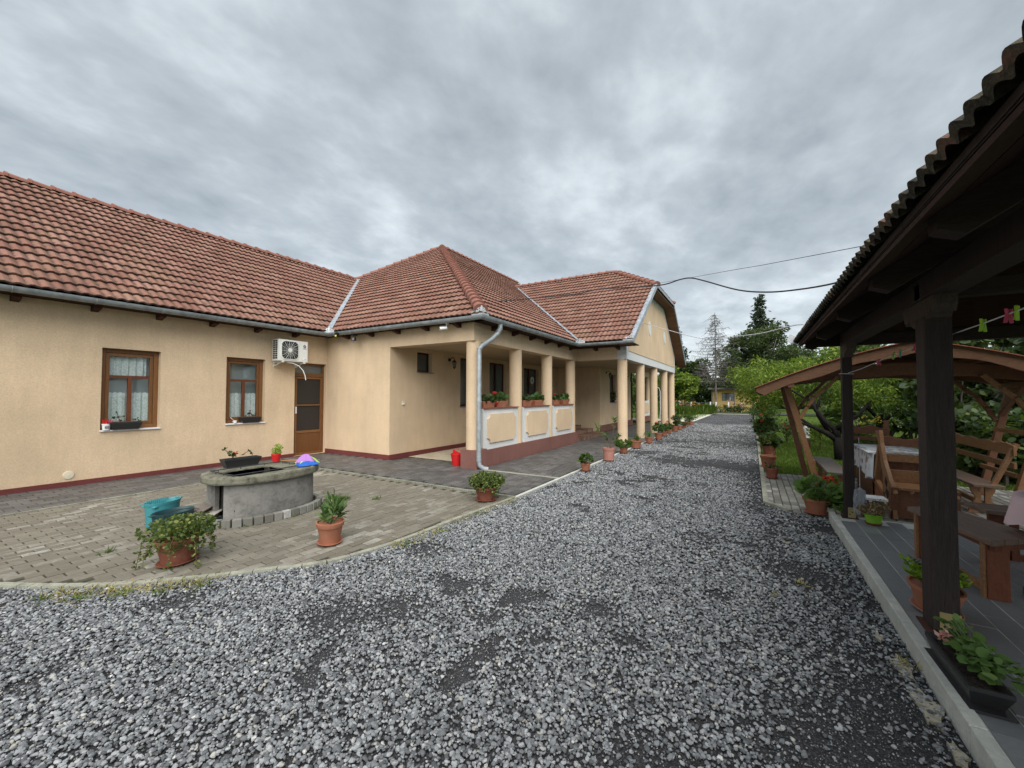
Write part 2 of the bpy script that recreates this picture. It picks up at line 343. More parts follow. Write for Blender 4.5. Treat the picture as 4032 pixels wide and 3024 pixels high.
def leafmat(name, stops, trans=.3):
    m = Mat(name, rough=.55, spec=.25); c = m.ramp(m.rnd(), stops); m.col(c)
    t = m.N.new('ShaderNodeBsdfTranslucent'); g = m.mix(.5, c, (.25, .38, .03)); m.L.new(g, t.inputs[0]); x = m.N.new('ShaderNodeMixShader'); x.inputs[0].default_value = trans
    m.L.new(m.b.outputs[0], x.inputs[1]); m.L.new(t.outputs[0], x.inputs[2]); m.L.new(x.outputs[0], m.N['Material Output'].inputs[0]); return m.m
G = lambda a, b, c, d: [(0, a), (.45, b), (.8, c), (1, d)]
M['leafdark'] = leafmat('dark_leaves', G((.015, .03, .012), (.026, .05, .018), (.05, .08, .025), (.10, .13, .04)), .2)
M['leafmid'] = leafmat('mid_green_leaves', G((.03, .06, .014), (.05, .10, .02), (.085, .14, .03), (.13, .19, .045)))
M['leafbright'] = leafmat('bright_green_leaves', G((.06, .11, .018), (.12, .19, .025), (.20, .28, .04), (.32, .38, .08)), .42)
M['leafolive'] = leafmat('olive_green_leaves', G((.018, .034, .014), (.036, .058, .022), (.062, .088, .032), (.10, .125, .05)), .2)
M['leafconifer'] = leafmat('conifer_needles', G((.010, .022, .012), (.02, .036, .018), (.036, .055, .024), (.06, .075, .03)), .1)
M['leafger'] = leafmat('geranium_leaves', G((.035, .075, .022), (.06, .12, .035), (.085, .155, .045), (.13, .21, .07)), .25)
M['leafbush'] = leafmat('small_leaf_bush', G((.04, .065, .02), (.085, .12, .035), (.14, .18, .05), (.26, .28, .08)), .3)
M['leafoleander'] = leafmat('oleander_leaves', G((.04, .09, .03), (.07, .14, .04), (.12, .20, .06), (.20, .28, .10)), .25)
M['leaflime'] = leafmat('lime_leaves', G((.14, .25, .02), (.22, .36, .03), (.32, .48, .05), (.42, .55, .10)), .35)
M['leafgerbright'] = leafmat('bright_geranium_leaves', G((.07, .14, .035), (.11, .20, .05), (.15, .26, .07), (.22, .33, .11)), .3)
M['saddle'] = wood('grey_brown_saddle', (.095, .073, .06), (.045, .035, .029), (14, 14, 5), .8).m
M['leafdry'] = leafmat('dry_leaves', G((.16, .09, .045), (.28, .18, .10), (.38, .28, .17), (.45, .36, .22)), .2)
M['grass'] = leafmat('grass_blades', G((.05, .09, .014), (.085, .15, .022), (.13, .20, .03), (.20, .25, .06)), .35)
M['straw'] = leafmat('dry_straw', G((.22, .18, .06), (.36, .30, .12), (.45, .38, .17), (.12, .16, .04)), .2)
M['petalred'] = leafmat('red_petals', G((.42, .008, .015), (.60, .012, .02), (.68, .03, .035), (.75, .06, .06)), .2)
M['petalpink'] = leafmat('pink_petals', G((.55, .22, .20), (.65, .32, .28), (.72, .42, .38), (.8, .6, .55)), .3)
M['petalorange'] = leafmat('orange_petals', G((.42, .15, .03), (.55, .22, .06), (.60, .30, .1), (.6, .4, .2)), .3)
M['petalyellow'] = leafmat('yellow_petals', G((.6, .45, .03), (.7, .55, .05), (.75, .6, .08), (.8, .7, .3)), .3)
M['petalwhite'] = leafmat('white_blossom', G((.5, .55, .42), (.6, .64, .5), (.7, .72, .6), (.8, .8, .7)), .3)
def bark(name, c1, c2):
    m = Mat(name, rough=.9, spec=.15); n = m.noise(6, 5, .7, m.mp((2, 2, .5))); m.col(m.ramp(n, [(.38, c2), (.62, c1)])); m.bump(n, .8, .02); return m.m
M['bark'] = bark('grey_bark', (.16, .14, .12), (.06, .052, .045)); M['barkblack'] = bark('wet_black_bark', (.016, .014, .013), (.006, .006, .005)); M['deadwood'] = bark('dead_grey_wood', (.20, .185, .17), (.10, .09, .085))
M['stem'] = Mat('green_stem', (.09, .13, .05), .7).m; M['stembrown'] = Mat('brown_stem', (.13, .085, .05), .8).m
M['yhouse'] = stucco('far_yellow_house', (.46, .32, .11), .06).m
# ------------------------------------------------------------------ PARTS_BELOW
# ------------------------------------------------------------------ ground sheets
def sheet(name, poly, z, mat, label=None, kind='structure'):
    mb = MB(); mb.add([(x, y, z) for x, y in poly], [tuple(range(len(poly)))]); o = mb.build(name, mat); tag(o, label, None, None, kind); return o
CURVE = [(-9.0, -.7), (-6.6, .22), (-5.45, .80), (-5.08, .99), (-4.65, 1.27), (-4.26, 1.64), (-3.91, 2.03), (-3.53, 2.50), (-3.36, 3.2), (-3.31, 4.23), (-3.24, 5.53)]
sheet('ground', [(-400, -60), (400, -60), (400, 700), (-400, 700)], -.06, M['lawn'], 'green grassy ground around the yard reaching the horizon')
sheet('gravel_drive', [(-9.2, -6), (.85, -6), (.85, 6.75), (.14, 7.2), (.12, 40), (-3.0, 40), (-3.15, 27.8), (-3.22, 5.5)] + CURVE[::-1] , -.012, M['fines'], 'dark gravel driveway running between house and garden')
sheet('far_road', [(-60, 41.2), (60, 41.2), (60, 44.6), (-60, 44.6)], -.004, M['asphalt'], 'grey asphalt lane crossing beyond the drive')
sheet('pale_path', [(-9, 26.6), (-3.2, 27.3), (-3.17, 27.8), (-3.05, 36), (-3.0, 40.4), (.1, 40.4), (.1, 41), (-4.2, 41), (-4.0, 36), (-4.9, 31), (-9, 29.5)], .006, M['palepath'], 'pale concrete path curving off the far end of the drive')
sheet('porch_floor', [(-7.75, 7.8), (-5.3, 7.8), (-5.3, 13.0), (-7.75, 13.0)], .012, M['porchfloor'], 'beige concrete floor behind the corner column')
def frustum(p, mg=.06):
    d = Vector(p) - Vector((0, 0, 1.6)); w = d.dot(_f)
    if w < .1: return False
    x = d.dot(_r2) / w * 1605.5 / 4032; y = d.dot(_u2) / w * 1605.5 / 4032
    return abs(x) < .5 + mg and abs(y) < .375 + mg
def inpoly(x, y, P):
    c = False; n = len(P)
    for i in range(n):
        x1, y1 = P[i]; x2, y2 = P[(i + 1) % n]
        if (y1 > y) != (y2 > y) and x < (x2 - x1) * (y - y1) / (y2 - y1) + x1: c = not c
    return c
def brick_mesh(L, W, H, ch=.006):
    mb = MB(); a, b = W / 2, L / 2
    V = [(sx * a, sy * b, -.02) for sx, sy in ((-1, -1), (1, -1), (1, 1), (-1, 1))] + [(sx * a, sy * b, H - ch) for sx, sy in ((-1, -1), (1, -1), (1, 1), (-1, 1))] + [(sx * (a - ch), sy * (b - ch), H) for sx, sy in ((-1, -1), (1, -1), (1, 1), (-1, 1))]
    F = [(i, (i + 1) % 4, (i + 1) % 4 + 4, i + 4) for i in range(4)] + [(i + 4, (i + 1) % 4 + 4, (i + 1) % 4 + 8, i + 8) for i in range(4)] + [(8, 9, 10, 11)]
    return mb.add(V, F, 0)
def paving(root, name, polys, L, W, H, mat, bond=.5, gap=.008, bbox=None, along='y', ztop=0, nparts=300, cull=True, jit=.003, off=(0, 0)):
    """pavers laid in rows: the nearest ones are objects, the rest one joined mesh"""
    x0, y0, x1, y1 = bbox; items = []
    pl, pw = L, W; rows = int((x1 - x0) / pw) + 2; cols = int((y1 - y0) / pl) + 2
    if along == 'x': rows = int((y1 - y0) / pw) + 2; cols = int((x1 - x0) / pl) + 2
    for i in range(rows):
        for j in range(cols):
            a = (i + .5) * pw; b = (j + .5) * pl + (bond * pl if i % 2 else 0) - pl * .5
            x, y = (x0 + a + off[0], y0 + b + off[1]) if along == 'y' else (x0 + b + off[0], y0 + a + off[1])
            hx, hy = (pw / 2, pl / 2) if along == 'y' else (pl / 2, pw / 2)
            cs = [(x + sx * hx * .98, y + sy * hy * .98) for sx, sy in ((-1, -1), (1, -1), (1, 1), (-1, 1))]
            ins = [any(inpoly(cx_, cy_, P) for P in polys) for cx_, cy_ in cs]
            if sum(ins) < (4 if nparts == 0 else 3): continue
            if cull and not frustum((x, y, 0), .12): continue
            items.append((math.hypot(x, y), x, y, random.uniform(-jit, jit), random.uniform(-.006, .006)))
    items.sort(); bm_ = brick_mesh(L - (gap if name != 'terrace_tile' else .004), W - gap, H, .006 if name != 'terrace_tile' else .002); me = bm_.mesh(name); me.materials.append(mat); rz0 = 0 if along == 'y' else PI / 2
    for d, x, y, dz, rz in items[:nparts]: inst(name, me, root, (x, y, ztop - H + dz), (random.uniform(-.008, .008), random.uniform(-.008, .008), rz + rz0))
    mb = MB()
    for d, x, y, dz, rz in items[nparts:]:
        c, s_ = math.cos(rz + rz0), math.sin(rz + rz0)
        mb.add([(x + vx * c - vy * s_, y + vx * s_ + vy * c, ztop - H + dz + vz) for vx, vy, vz in bm_.v], bm_.f)
    if mb.v: tag(mb.build(name, mat, root), kind='stuff')
    return len(items)
yp = [(-8.46, 5.47), (-8.46, -.55)] + CURVE[1:-1] + [(-3.27, 5.47)]
root = sheet('yard_paving', [(-8.51, 5.53), (-8.51, -.6)] + CURVE[1:], -.006, M['joint'], 'worn beige brick paving of the yard around the concrete well')
paving(root, 'paving_brick', [yp], .205, .105, .05, M['yardbrick'], gap=.012, bbox=(-8.46, -.6, -3.2, 5.47), ztop=.016)
gp = [[(-10.22, -2), (-8.56, -2), (-8.56, 5.58), (-3.27, 5.58), (-3.27, 14.9), (-3.2, 24.6), (-5.74, 24.6), (-5.74, 13), (-5.17, 13), (-5.17, 7.15), (-5.5, 7.8), (-7.72, 7.8), (-7.72, 7.14), (-10.22, 7.14)]]
root = sheet('grey_walkway', [(-10.24, -2), (-8.51, -2), (-8.51, 5.53), (-3.24, 5.53), (-3.24, 24.8), (-5.75, 24.8), (-5.75, 13), (-5.2, 13), (-5.2, 7.8), (-7.75, 7.8), (-7.75, 7.17), (-10.24, 7.17)], -.004, M['joint'], 'dark grey paved walkway along the house wall and under the portico')
paving(root, 'grey_paver', gp, .22, .165, .05, M['greybrick'], gap=.011, bbox=(-10.22, -1, -3.2, 24.8), ztop=.018)
RP = [(.16, 10.18), (.15, 7.22), (.44, 6.86), (.63, 6.72), (.85, 6.70), (5.2, 6.70), (5.2, 10.3)]
root = sheet('garden_paving', RP, -.004, M['joint'], 'light grey block paving under the garden shelter')
paving(root, 'block_paver', [[(x, y) for x, y in RP]], .2, .1, .05, M['rightbrick'], bond=0, bbox=(.16, 6.72, 5.2, 10.2), ztop=.016)
# edging stones
def edging(name, label, pts, w, z, mat, seg=.5, zb=-.03):
    mb = MB(); me = None; root = thing(name, label, 'edging', (pts[0][0], pts[0][1], 0)); k = 0
    for a, b in zip(pts[:-1], pts[1:]):
        a = Vector(a); b = Vector(b); L_ = (b - a).length; n = max(1, round(L_ / seg))
        for i in range(n):
            p = a + (b - a) * (i / n); q = a + (b - a) * ((i + 1) / n); d = (q - p).normalized() * .004
            p = p + d; q = q - d; dz = random.uniform(-.003, .003); nr = Vector((-d.y, d.x)).normalized() * w / 2
            m_ = MB(); P = [p - nr, q - nr, q + nr, p + nr]
            m_.add([(v.x, v.y, zb) for v in P] + [(v.x, v.y, z + dz) for v in P], [(0, 3, 2, 1), (4, 5, 6, 7), (0, 1, 5, 4), (1, 2, 6, 5), (2, 3, 7, 6), (3, 0, 4, 7)])
            m_.build('edging_stone', mat, root)
    rebase(root); tag(root, kind='structure'); del root['category']
    return root
def smooth_pts(P, k=3):
    out = []
    for i in range(len(P) - 1):
        p0, p1, p2, p3 = [Vector(P[max(0, min(len(P) - 1, i + q))]) for q in (-1, 0, 1, 2)]
        for j in range(k): t = j / k; out.append(tuple(.5 * (2 * p1 + (p2 - p0) * t + (2 * p0 - 5 * p1 + 4 * p2 - p3) * t * t + (3 * p1 - p0 - 3 * p2 + p3) * t ** 3)))
    return out + [P[-1]]
bpy.context.view_layer.update()
edging('curved_edging', 'curved pale concrete edging between brick yard and gravel', smooth_pts(CURVE), .06, .022, M['kerbpale'], .5)
edging('yard_edging', 'mossy straight edging between brick yard and grey walkway', [(-8.485, -.6), (-8.485, 5.53), (-3.2, 5.53)], .055, .028, M['kerbmoss'], .9)
edging('walkway_edging', 'low straight edging between grey walkway and gravel drive', [(-3.21, 5.5), (-3.21, 24.8)], .06, .022, M['kerb'], .9)
edging('lawn_edging', 'weathered edging along the right side of the gravel drive', [(.44, 6.86), (.15, 7.22), (.12, 40)], .07, .03, M['kerbpale'], .9)
mb = MB(); mb.box(-5.0, 7.20, .0, -3.24, 7.29, .021); tag(mb.build('drain_channel', M['kerbpale']), 'thin pale drain strip crossing walkway from the downspout', 'drain')
# terrace with kerb on the right
TZ = .10
root = tag(MB().box(.89, -3, -.04, 5.6, 6.56, TZ - .003).build('terrace', M['grout']), 'raised terrace of dark grey tiles under the open pavilion', kind='structure')
paving(root, 'terrace_tile', [[(.89, -3), (5.6, -3), (5.6, 6.57), (.89, 6.57)]], .6, .15, .02, M['terracetile'], bond=.33, gap=.007, bbox=(.895, -2.4, 5.6, 6.57), ztop=TZ, jit=.0006, cull=False)
k = MB(); 
root = thing('terrace_kerb', 'light grey kerb stones edging the raised terrace', 'kerb', (.86, 2, 0)); tag(root, kind='structure'); del root['category']
y = 6.66
while y > -3:
    mb = MB(); mb.box(.825, y - .995 + .004, -.05, .888, y - .004, .115 + random.uniform(-.002, .002)); mb.build('kerb_stone', M['kerb'], root, bevel=.006); y -= .995
rebase(root)
mb = MB(); mb.box(.89, 6.562, -.05, 5.6, 6.60, .104); tag(mb.build('terrace_edge', M['kerbpale']), 'pale strip finishing the far edge of the terrace', kind='structure')
# ------------------------------------------------------------------ gravel stones (geometry nodes)
def stone_group():
    g = bpy.data.node_groups.new('crushed_stones', 'GeometryNodeTree'); g.interface.new_socket('Geometry', in_out='INPUT', socket_type='NodeSocketGeometry'); g.interface.new_socket('Geometry', in_out='OUTPUT', socket_type='NodeSocketGeometry')
    N = g.nodes; L = g.links; gi = N.new('NodeGroupInput'); go = N.new('NodeGroupOutput')
    join = N.new('GeometryNodeGeometryToInstance'); 
    for k in range(7):
        ico = N.new('GeometryNodeMeshIcoSphere'); ico.inputs['Subdivisions'].default_value = 2; ico.inputs['Radius'].default_value = .5
        pos = N.new('GeometryNodeInputPosition'); ad = N.new('ShaderNodeVectorMath'); ad.operation = 'ADD'; ad.inputs[1].default_value = (k * 7.3, k * 3.1, k * 1.7); L.new(pos.outputs[0], ad.inputs[0])
        vo = N.new('ShaderNodeTexVoronoi'); vo.feature = 'F1'; vo.inputs['Scale'].default_value = 1.5; L.new(ad.outputs[0], vo.inputs['Vector'])
        mr = N.new('ShaderNodeMapRange'); mr.inputs[1].default_value = 0; mr.inputs[2].default_value = .8; mr.inputs[3].default_value = 1.25; mr.inputs[4].default_value = .62; L.new(vo.outputs['Distance'], mr.inputs[0])
        sc = N.new('ShaderNodeVectorMath'); sc.operation = 'SCALE'; L.new(pos.outputs[0], sc.inputs[0]); L.new(mr.outputs[0], sc.inputs[3])
        ml = N.new('ShaderNodeVectorMath'); ml.operation = 'MULTIPLY'; ml.inputs[1].default_value = (1.0 + .25 * math.sin(k), .8, .52 + .07 * math.cos(k * 2)); L.new(sc.outputs[0], ml.inputs[0])
        sp = N.new('GeometryNodeSetPosition'); L.new(ico.outputs['Mesh'], sp.inputs['Geometry']); L.new(ml.outputs[0], sp.inputs['Position'])
        ss = N.new('GeometryNodeSetShadeSmooth'); ss.inputs['Shade Smooth'].default_value = False; L.new(sp.outputs[0], ss.inputs['Geometry'])
        sm = N.new('GeometryNodeSetMaterial'); sm.inputs['Material'].default_value = M['stone']; L.new(ss.outputs[0], sm.inputs['Geometry']); L.new(sm.outputs[0], join.inputs[0])
    ip = N.new('GeometryNodeInstanceOnPoints'); ip.inputs['Pick Instance'].default_value = True
    def attr(nm, ty):
        a = N.new('GeometryNodeInputNamedAttribute'); a.data_type = ty; a.inputs['Name'].default_value = nm; return [o for o in a.outputs if o.enabled][0]
    L.new(gi.outputs[0], ip.inputs['Points']); L.new(join.outputs[0], ip.inputs['Instance']); L.new(attr('idx', 'INT'), ip.inputs['Instance Index'])
    e2r = N.new('FunctionNodeEulerToRotation'); L.new(attr('rot', 'FLOAT_VECTOR'), e2r.inputs[0]); L.new(e2r.outputs[0], ip.inputs['Rotation'])
    L.new(attr('scl', 'FLOAT'), ip.inputs['Scale']); L.new(ip.outputs[0], go.inputs[0]); return g
rs = np.random.RandomState(11)
def vnoise(x, y, s, seed):
    x = x * s + seed * 17.3; y = y * s + seed * 9.1; xi = np.floor(x).astype(int); yi = np.floor(y).astype(int); fx = x - xi; fy = y - yi; fx = fx * fx * (3 - 2 * fx); fy = fy * fy * (3 - 2 * fy)
    h = lambda a, b: (np.sin(a * 127.1 + b * 311.7 + seed * 74.7) * 43758.5453) % 1.0
    return (h(xi, yi) * (1 - fx) + h(xi + 1, yi) * fx) * (1 - fy) + (h(xi, yi + 1) * (1 - fx) + h(xi + 1, yi + 1) * fx) * fy
def gravel():
    P = []; 
    for (ya, yb, dens, smin, smax) in ((-.5, 3.2, 2600, .004, .009), (3.2, 6, 1200, .006, .010), (-.5, 4, 4600, .010, .028), (4, 8, 2600, .015, .033), (8, 14, 1300, .019, .038), (14, 26, 330, .028, .05)):
        xa = -9 if ya < 4 else -3.3; A = (yb - ya) * (.84 - xa); n = int(A * dens)
        x = rs.uniform(xa, .83, n); y = rs.uniform(ya, yb, n); z = np.zeros(n)
        # outside the paved curve
        cv = sorted(CURVE, key=lambda p: p[1]); cy_ = np.array([p[1] for p in cv]); cx_ = np.array([p[0] for p in cv])
        edge = np.where(y < 5.5, np.interp(y, cy_, cx_), -3.2) + .05
        edge = np.where(y > 27, -3, edge); rt = np.where(y < 6.7, .82, np.where(y < 7.3, .82 - (y - 6.7) * 1.1, .1))
        ok = (x > edge) & (x < rt) & ~((x > .12) & (y > 7.2)) & ~((x > .40) & (y > 6.82) )
        # in view
        d = np.stack([x, y, z - 1.6], 1); w = d @ np.array(_f); sx = d @ np.array(_r2) / np.maximum(w, .01) * .3982; sy = d @ np.array(_u2) / np.maximum(w, .01) * .3982
        ok &= (w > .1) & (abs(sx) < .54) & (abs(sy) < .42)
        nz = .55 * vnoise(x, y, .75, 1) + .3 * vnoise(x, y, 2.1, 2) + .25 * vnoise(x, y, 6, 3)
        pr = np.clip((nz - .37) / .11, .05, 1)
        near_kerb = np.exp(-((x - .55) / .46) ** 2) * np.clip((5.0 - y) / 2.2, 0, 1); pr *= 1 - .9 * near_kerb
        pr *= 1 - .75 * np.exp(-((x - .05) / .25) ** 2) * ((y > 6.5) & (y < 12)); pr *= 1 - .65 * np.exp(-((y - 10.7) / .9) ** 2) * (x > -2.2); pr *= 1 - .55 * np.exp(-((x + .35 + .12 * (y - 4)) / .22) ** 2) * ((y > 2.4) & (y < 9)) * (nz < .62); pr *= 1 - .5 * ((x > -.1) & (y > 4)) * (nz < .6)
        for (hx, hy, hr) in ((-2.62, 1.95, .28), (-2.3, 2.25, .25), (-1.05, 3.0, .2), (-.72, 2.72, .14), (-5.3, .55, .4), (-2.95, 3.25, .25), (-.25, 3.7, .12), (-.3, 1.75, .35), (.3, 2.3, .3), (-3.9, 1.45, .2), (.35, 4.6, .3)):
            pr *= 1 - .92 * np.exp(-(((x - hx) ** 2 + (y - hy) ** 2) / hr ** 2) ** 1.5)
        if smax < .016: pr = .25 + .75 * (1 - pr)
        ok &= rs.rand(n) < pr
        grit = smax < .016
        x, y = x[ok], y[ok]; k = len(x); t = rs.rand(k); s = smin + (smax - smin) * t ** 1.7; big = rs.rand(k) < .012; s[big] *= 1.55
        P.append(np.stack([x, y, s * .10 + rs.rand(k) * .010 - .004, s], 1))
    P = np.concatenate(P); n = len(P); me = bpy.data.meshes.new('gravel_stones'); me.vertices.add(n); me.vertices.foreach_set('co', P[:, :3].ravel())
    a = me.attributes.new('scl', 'FLOAT', 'POINT'); a.data.foreach_set('value', P[:, 3] * 1.25)
    a = me.attributes.new('idx', 'INT', 'POINT'); a.data.foreach_set('value', rs.randint(0, 7, n).astype(np.int32))
    a = me.attributes.new('rot', 'FLOAT_VECTOR', 'POINT'); rr = np.stack([rs.normal(0, .28, n), rs.normal(0, .28, n), rs.uniform(0, 6.28, n)], 1); a.data.foreach_set('vector', rr.ravel())
    me.materials.append(M['stone']); o = bpy.data.objects.new('gravel_stones', me); COL.objects.link(o); md = o.modifiers.new('stones', 'NODES'); md.node_group = stone_group()
    tag(o, 'loose grey crushed stone spread over the driveway', kind='stuff'); print('stones', n)
gravel()
# ------------------------------------------------------------------ HOUSE
house = thing('house', 'long yellow single-storey house with red tiled roofs and round columns', 'house', (-7, 10, 0))
HP = []                              # house parts built in world coordinates
def hp(mb, name, mat, parent=None, **k):
    o = mb.build(name, mat, parent or house, **k); return o
def wall(axis, pos, a0, a1, z0, z1, holes, facing, reveal=.14, thick=.3):
    """wall face on plane axis=pos, with rectangular openings (a,b,z,z2) and reveals"""
    mb = MB(); A = sorted({a0, a1} | {h[0] for h in holes} | {h[1] for h in holes}); Z = sorted({z0, z1} | {h[2] for h in holes} | {h[3] for h in holes})
    P = (lambda a, d, z: (pos + d * facing, a, z)) if axis == 'x' else (lambda a, d, z: (a, pos + d * facing, z))
    def quad(q):
        mb.add(q, [(0, 1, 2, 3)], .5)
    for i in range(len(A) - 1):
        for j in range(len(Z) - 1):
            a, b, z, z2 = A[i], A[i + 1], Z[j], Z[j + 1]
            if any(h[0] <= a and b <= h[1] and h[2] <= z and z2 <= h[3] for h in holes): continue
            quad([P(a, 0, z), P(b, 0, z), P(b, 0, z2), P(a, 0, z2)]); quad([P(a, -thick, z), P(b, -thick, z), P(b, -thick, z2), P(a, -thick, z2)])
    for h in holes + [(a0, a1, z0, z1)]:
        d = thick
        quad([P(h[0], 0, h[2]), P(h[0], -d, h[2]), P(h[0], -d, h[3]), P(h[0], 0, h[3])]); quad([P(h[1], 0, h[2]), P(h[1], -d, h[2]), P(h[1], -d, h[3]), P(h[1], 0, h[3])])
        quad([P(h[0], 0, h[3]), P(h[1], 0, h[3]), P(h[1], -d, h[3]), P(h[0], -d, h[3])]); quad([P(h[0], 0, h[2]), P(h[1], 0, h[2]), P(h[1], -d, h[2]), P(h[0], -d, h[2])])
    return mb
ZW = 3.30
w1 = (2.60, 3.46, .95, 2.47); w2 = (4.65, 5.50, .95, 2.47); dr = (6.25, 7.15, .02, 2.46)
hp(wall('x', -10.24, -3, 7.17, 0, ZW, [w1, w2, dr], 1), 'wall', M['wall'])
hp(wall('y', 7.17, -10.24, -7.753, 0, ZW, [], -1), 'wall', M['wall'])
sw = (8.12, 8.72, 2.24, 2.80 - .02); nw = (10.0, 10.7, 1.27, 2.78); dw = (11.62, 12.75, .38, 2.75); dd = (14.05, 15.35, .38, 2.70)
hp(wall('x', -7.75, 7.176, 17.3, 0, 2.86, [sw, nw, dw, dd], 1), 'wall', M['wall'])
hp(wall('y', 17.3, -7.75, -5.752, 0, 2.86, [], -1), 'wall', M['wall'])
gw = (18.75, 19.7, 1.3, 2.62)
hp(wall('x', -5.75, 17.306, 22.9, 0, 2.86, [gw], 1), 'wall', M['wall'])
hp(wall('y', 22.9, -12, -5.75, 0, 2.86, [], 1), 'wall', M['wall'])
hp(MB().box(-19.2, -2.7, 0, -10.6, 28.7, 3.2), 'back_wall', M['wall'])
hp(MB().box(-18.2, -3, 0, -10.24, -2.7, 3.3), 'back_wall', M['wall'])
# plinths
def pl(mb): return hp(mb, 'plinth', M['plinth'])
pl(MB().box(-10.24, -3, 0, -10.215, 6.24, .10)); pl(MB().box(-10.24, 7.155, 0, -7.75, 7.145 , .13)); pl(MB().box(-7.75, 7.146, 0, -7.728, 13.2, .13))
hp(MB().box(-5.75, 17.3, 0, -5.725, 22.9, .3), 'plinth', M['plinth2'])
hp(MB().box(-10.2155, 6.25, 0, -10.16, 7.144, .025), 'door_step', M['plinth'])
# ceiling, beams
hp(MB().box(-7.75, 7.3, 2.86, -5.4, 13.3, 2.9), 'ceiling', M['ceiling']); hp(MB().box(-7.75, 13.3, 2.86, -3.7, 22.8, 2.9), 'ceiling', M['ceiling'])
hp(MB().box(-7.75, 7.17, 2.80, -5.19, 7.50, ZW), 'beam', M['wall']); hp(MB().box(-5.52, 7.502, 2.80, -5.192, 13.2, ZW), 'beam', M['wall'])
hp(MB().box(-5.52, 13.2, 2.80, -3.795, 13.53, ZW), 'beam', M['wall'])
# gable wall above the portico
RX = -3.49
gy0, gy1, zb, zm = 13.2, 22.8, 2.80, 3.30
pitch = .688; zr = lambda y: 3.28 + pitch * min(y - 12.35, 23.45 - y) - .10
gpoly = [(gy0, zb), (gy1, zb), (gy1, zr(gy1)), (19.75, 5.68), (16.05, 5.68), (gy0, zr(gy0))]
mb = MB(); mb.prism(gpoly, RX - .3, RX - .012, 'x'); hp(mb, 'gable_wall', M['white_render'])
inner = [(gy0 + .28, 3.08), (gy1 - .28, 3.08), (gy1 - .33, zr(gy1 - .33) - .22), (19.62, 5.42), (16.18, 5.42), (gy0 + .28, zr(gy0 + .28) - .22)]
mb = MB(); mb.prism(inner, RX - .0118, RX + .006, 'x'); hp(mb, 'gable_panel', M['wall'])
for yc in (16.64, 19.80):
    mb = MB(); mb.lathe([(.0001, 0), (.22, 0), (.22, .02), (.0001, .02)], 20, sx=1, sy=1.3); mb.v = [(RX + .004 + z, yc + x, 4.27 + y) for x, y, z in mb.v]; hp(mb, 'oval_plaque', M['white_render'])
# columns
for cy in (9.27, 11.15, 13.0):
    hp(MB().lathe([(.165, .30), (.165, 2.80)], 28, (-5.36, cy, 0)), 'column', M['wall'], smooth=True)
hp(MB().lathe([(.165, .42), (.165, 2.80)], 28, (-5.33, 7.36, 0)), 'column', M['wall'], smooth=True)
hp(MB().box(-5.53, 7.16, 0, -5.10, 7.56, .42), 'column_plinth', M['plinth2'])
for cy in (13.37, 15.84, 18.26, 20.66, 23.0 - .3): hp(MB().lathe([(.16, 0), (.16, 2.80)], 28, (-3.68, cy, 0)), 'column', M['wall'], smooth=True)
# parapet between porch columns
hp(MB().box(-5.50, 7.562, 0, -5.155, 13.2, .375), 'plinth', M['plinth2'])
def notch(y0, y1, z0, z1, r):
    P = []
    for cy, cz, a0 in ((y0, z0, 90), (y1, z0, 180), (y1, z1, 270), (y0, z1, 0)):
        for k in range(6): a = R(a0 - k * 18); P.append((cy + r * math.cos(a), cz + r * math.sin(a)))
    return P
for a, b in ((7.56, 9.12), (9.42, 11.0), (11.3, 12.85)):
    pr = hp(MB().box(-5.42, a, .375, -5.205, b, 1.30), 'parapet', M['white_render'])
    pn = MB(); pn.prism(notch(a + .14, b - .14, .52, 1.18, .11), -5.204, -5.168, 'x'); pn.build('raised_panel', M['wall'], pr)
    MB().box(-5.46, a, 1.30, -5.165, b, 1.325).build('parapet_sill', M['terrabrown'], pr)
# steps
for i, (x1, y1_, h) in enumerate(((-5.2, 16.2, .15), (-5.6, 15.95, .29), (-6.0, 15.7, .43), (-6.4, 15.5, .57))):
    st = hp(MB().box(-7.74, 13.22 + i * .002, 0 if i == 0 else (.15, .29, .43)[i - 1], x1, y1_, h - .02), 'step', M['plinth2'])
    z0 = 0 if i == 0 else (.15, .29, .43)[i - 1]
    t = 13.24
    while t < y1_ - .1:
        MB().box(x1 - .002, t, z0 + .004, x1 + .012, t + .14, h - .022).build('step_tile', M['stepbrick'], st); t += .15
    t = 13.24
    while t < y1_ - .1:
        MB().box(x1 - .36, t, h - .02, x1 + .018, t + .29, h).build('step_tile', M['stepbrick'], st); t += .30
    t = x1 - .28
    while t > max(-7.6, x1 - 1.6):
        MB().box(t, y1_, z0 + .004, t + .27, y1_ + .012, h - .01).build('step_tile', M['stepbrick'], st); t -= .28
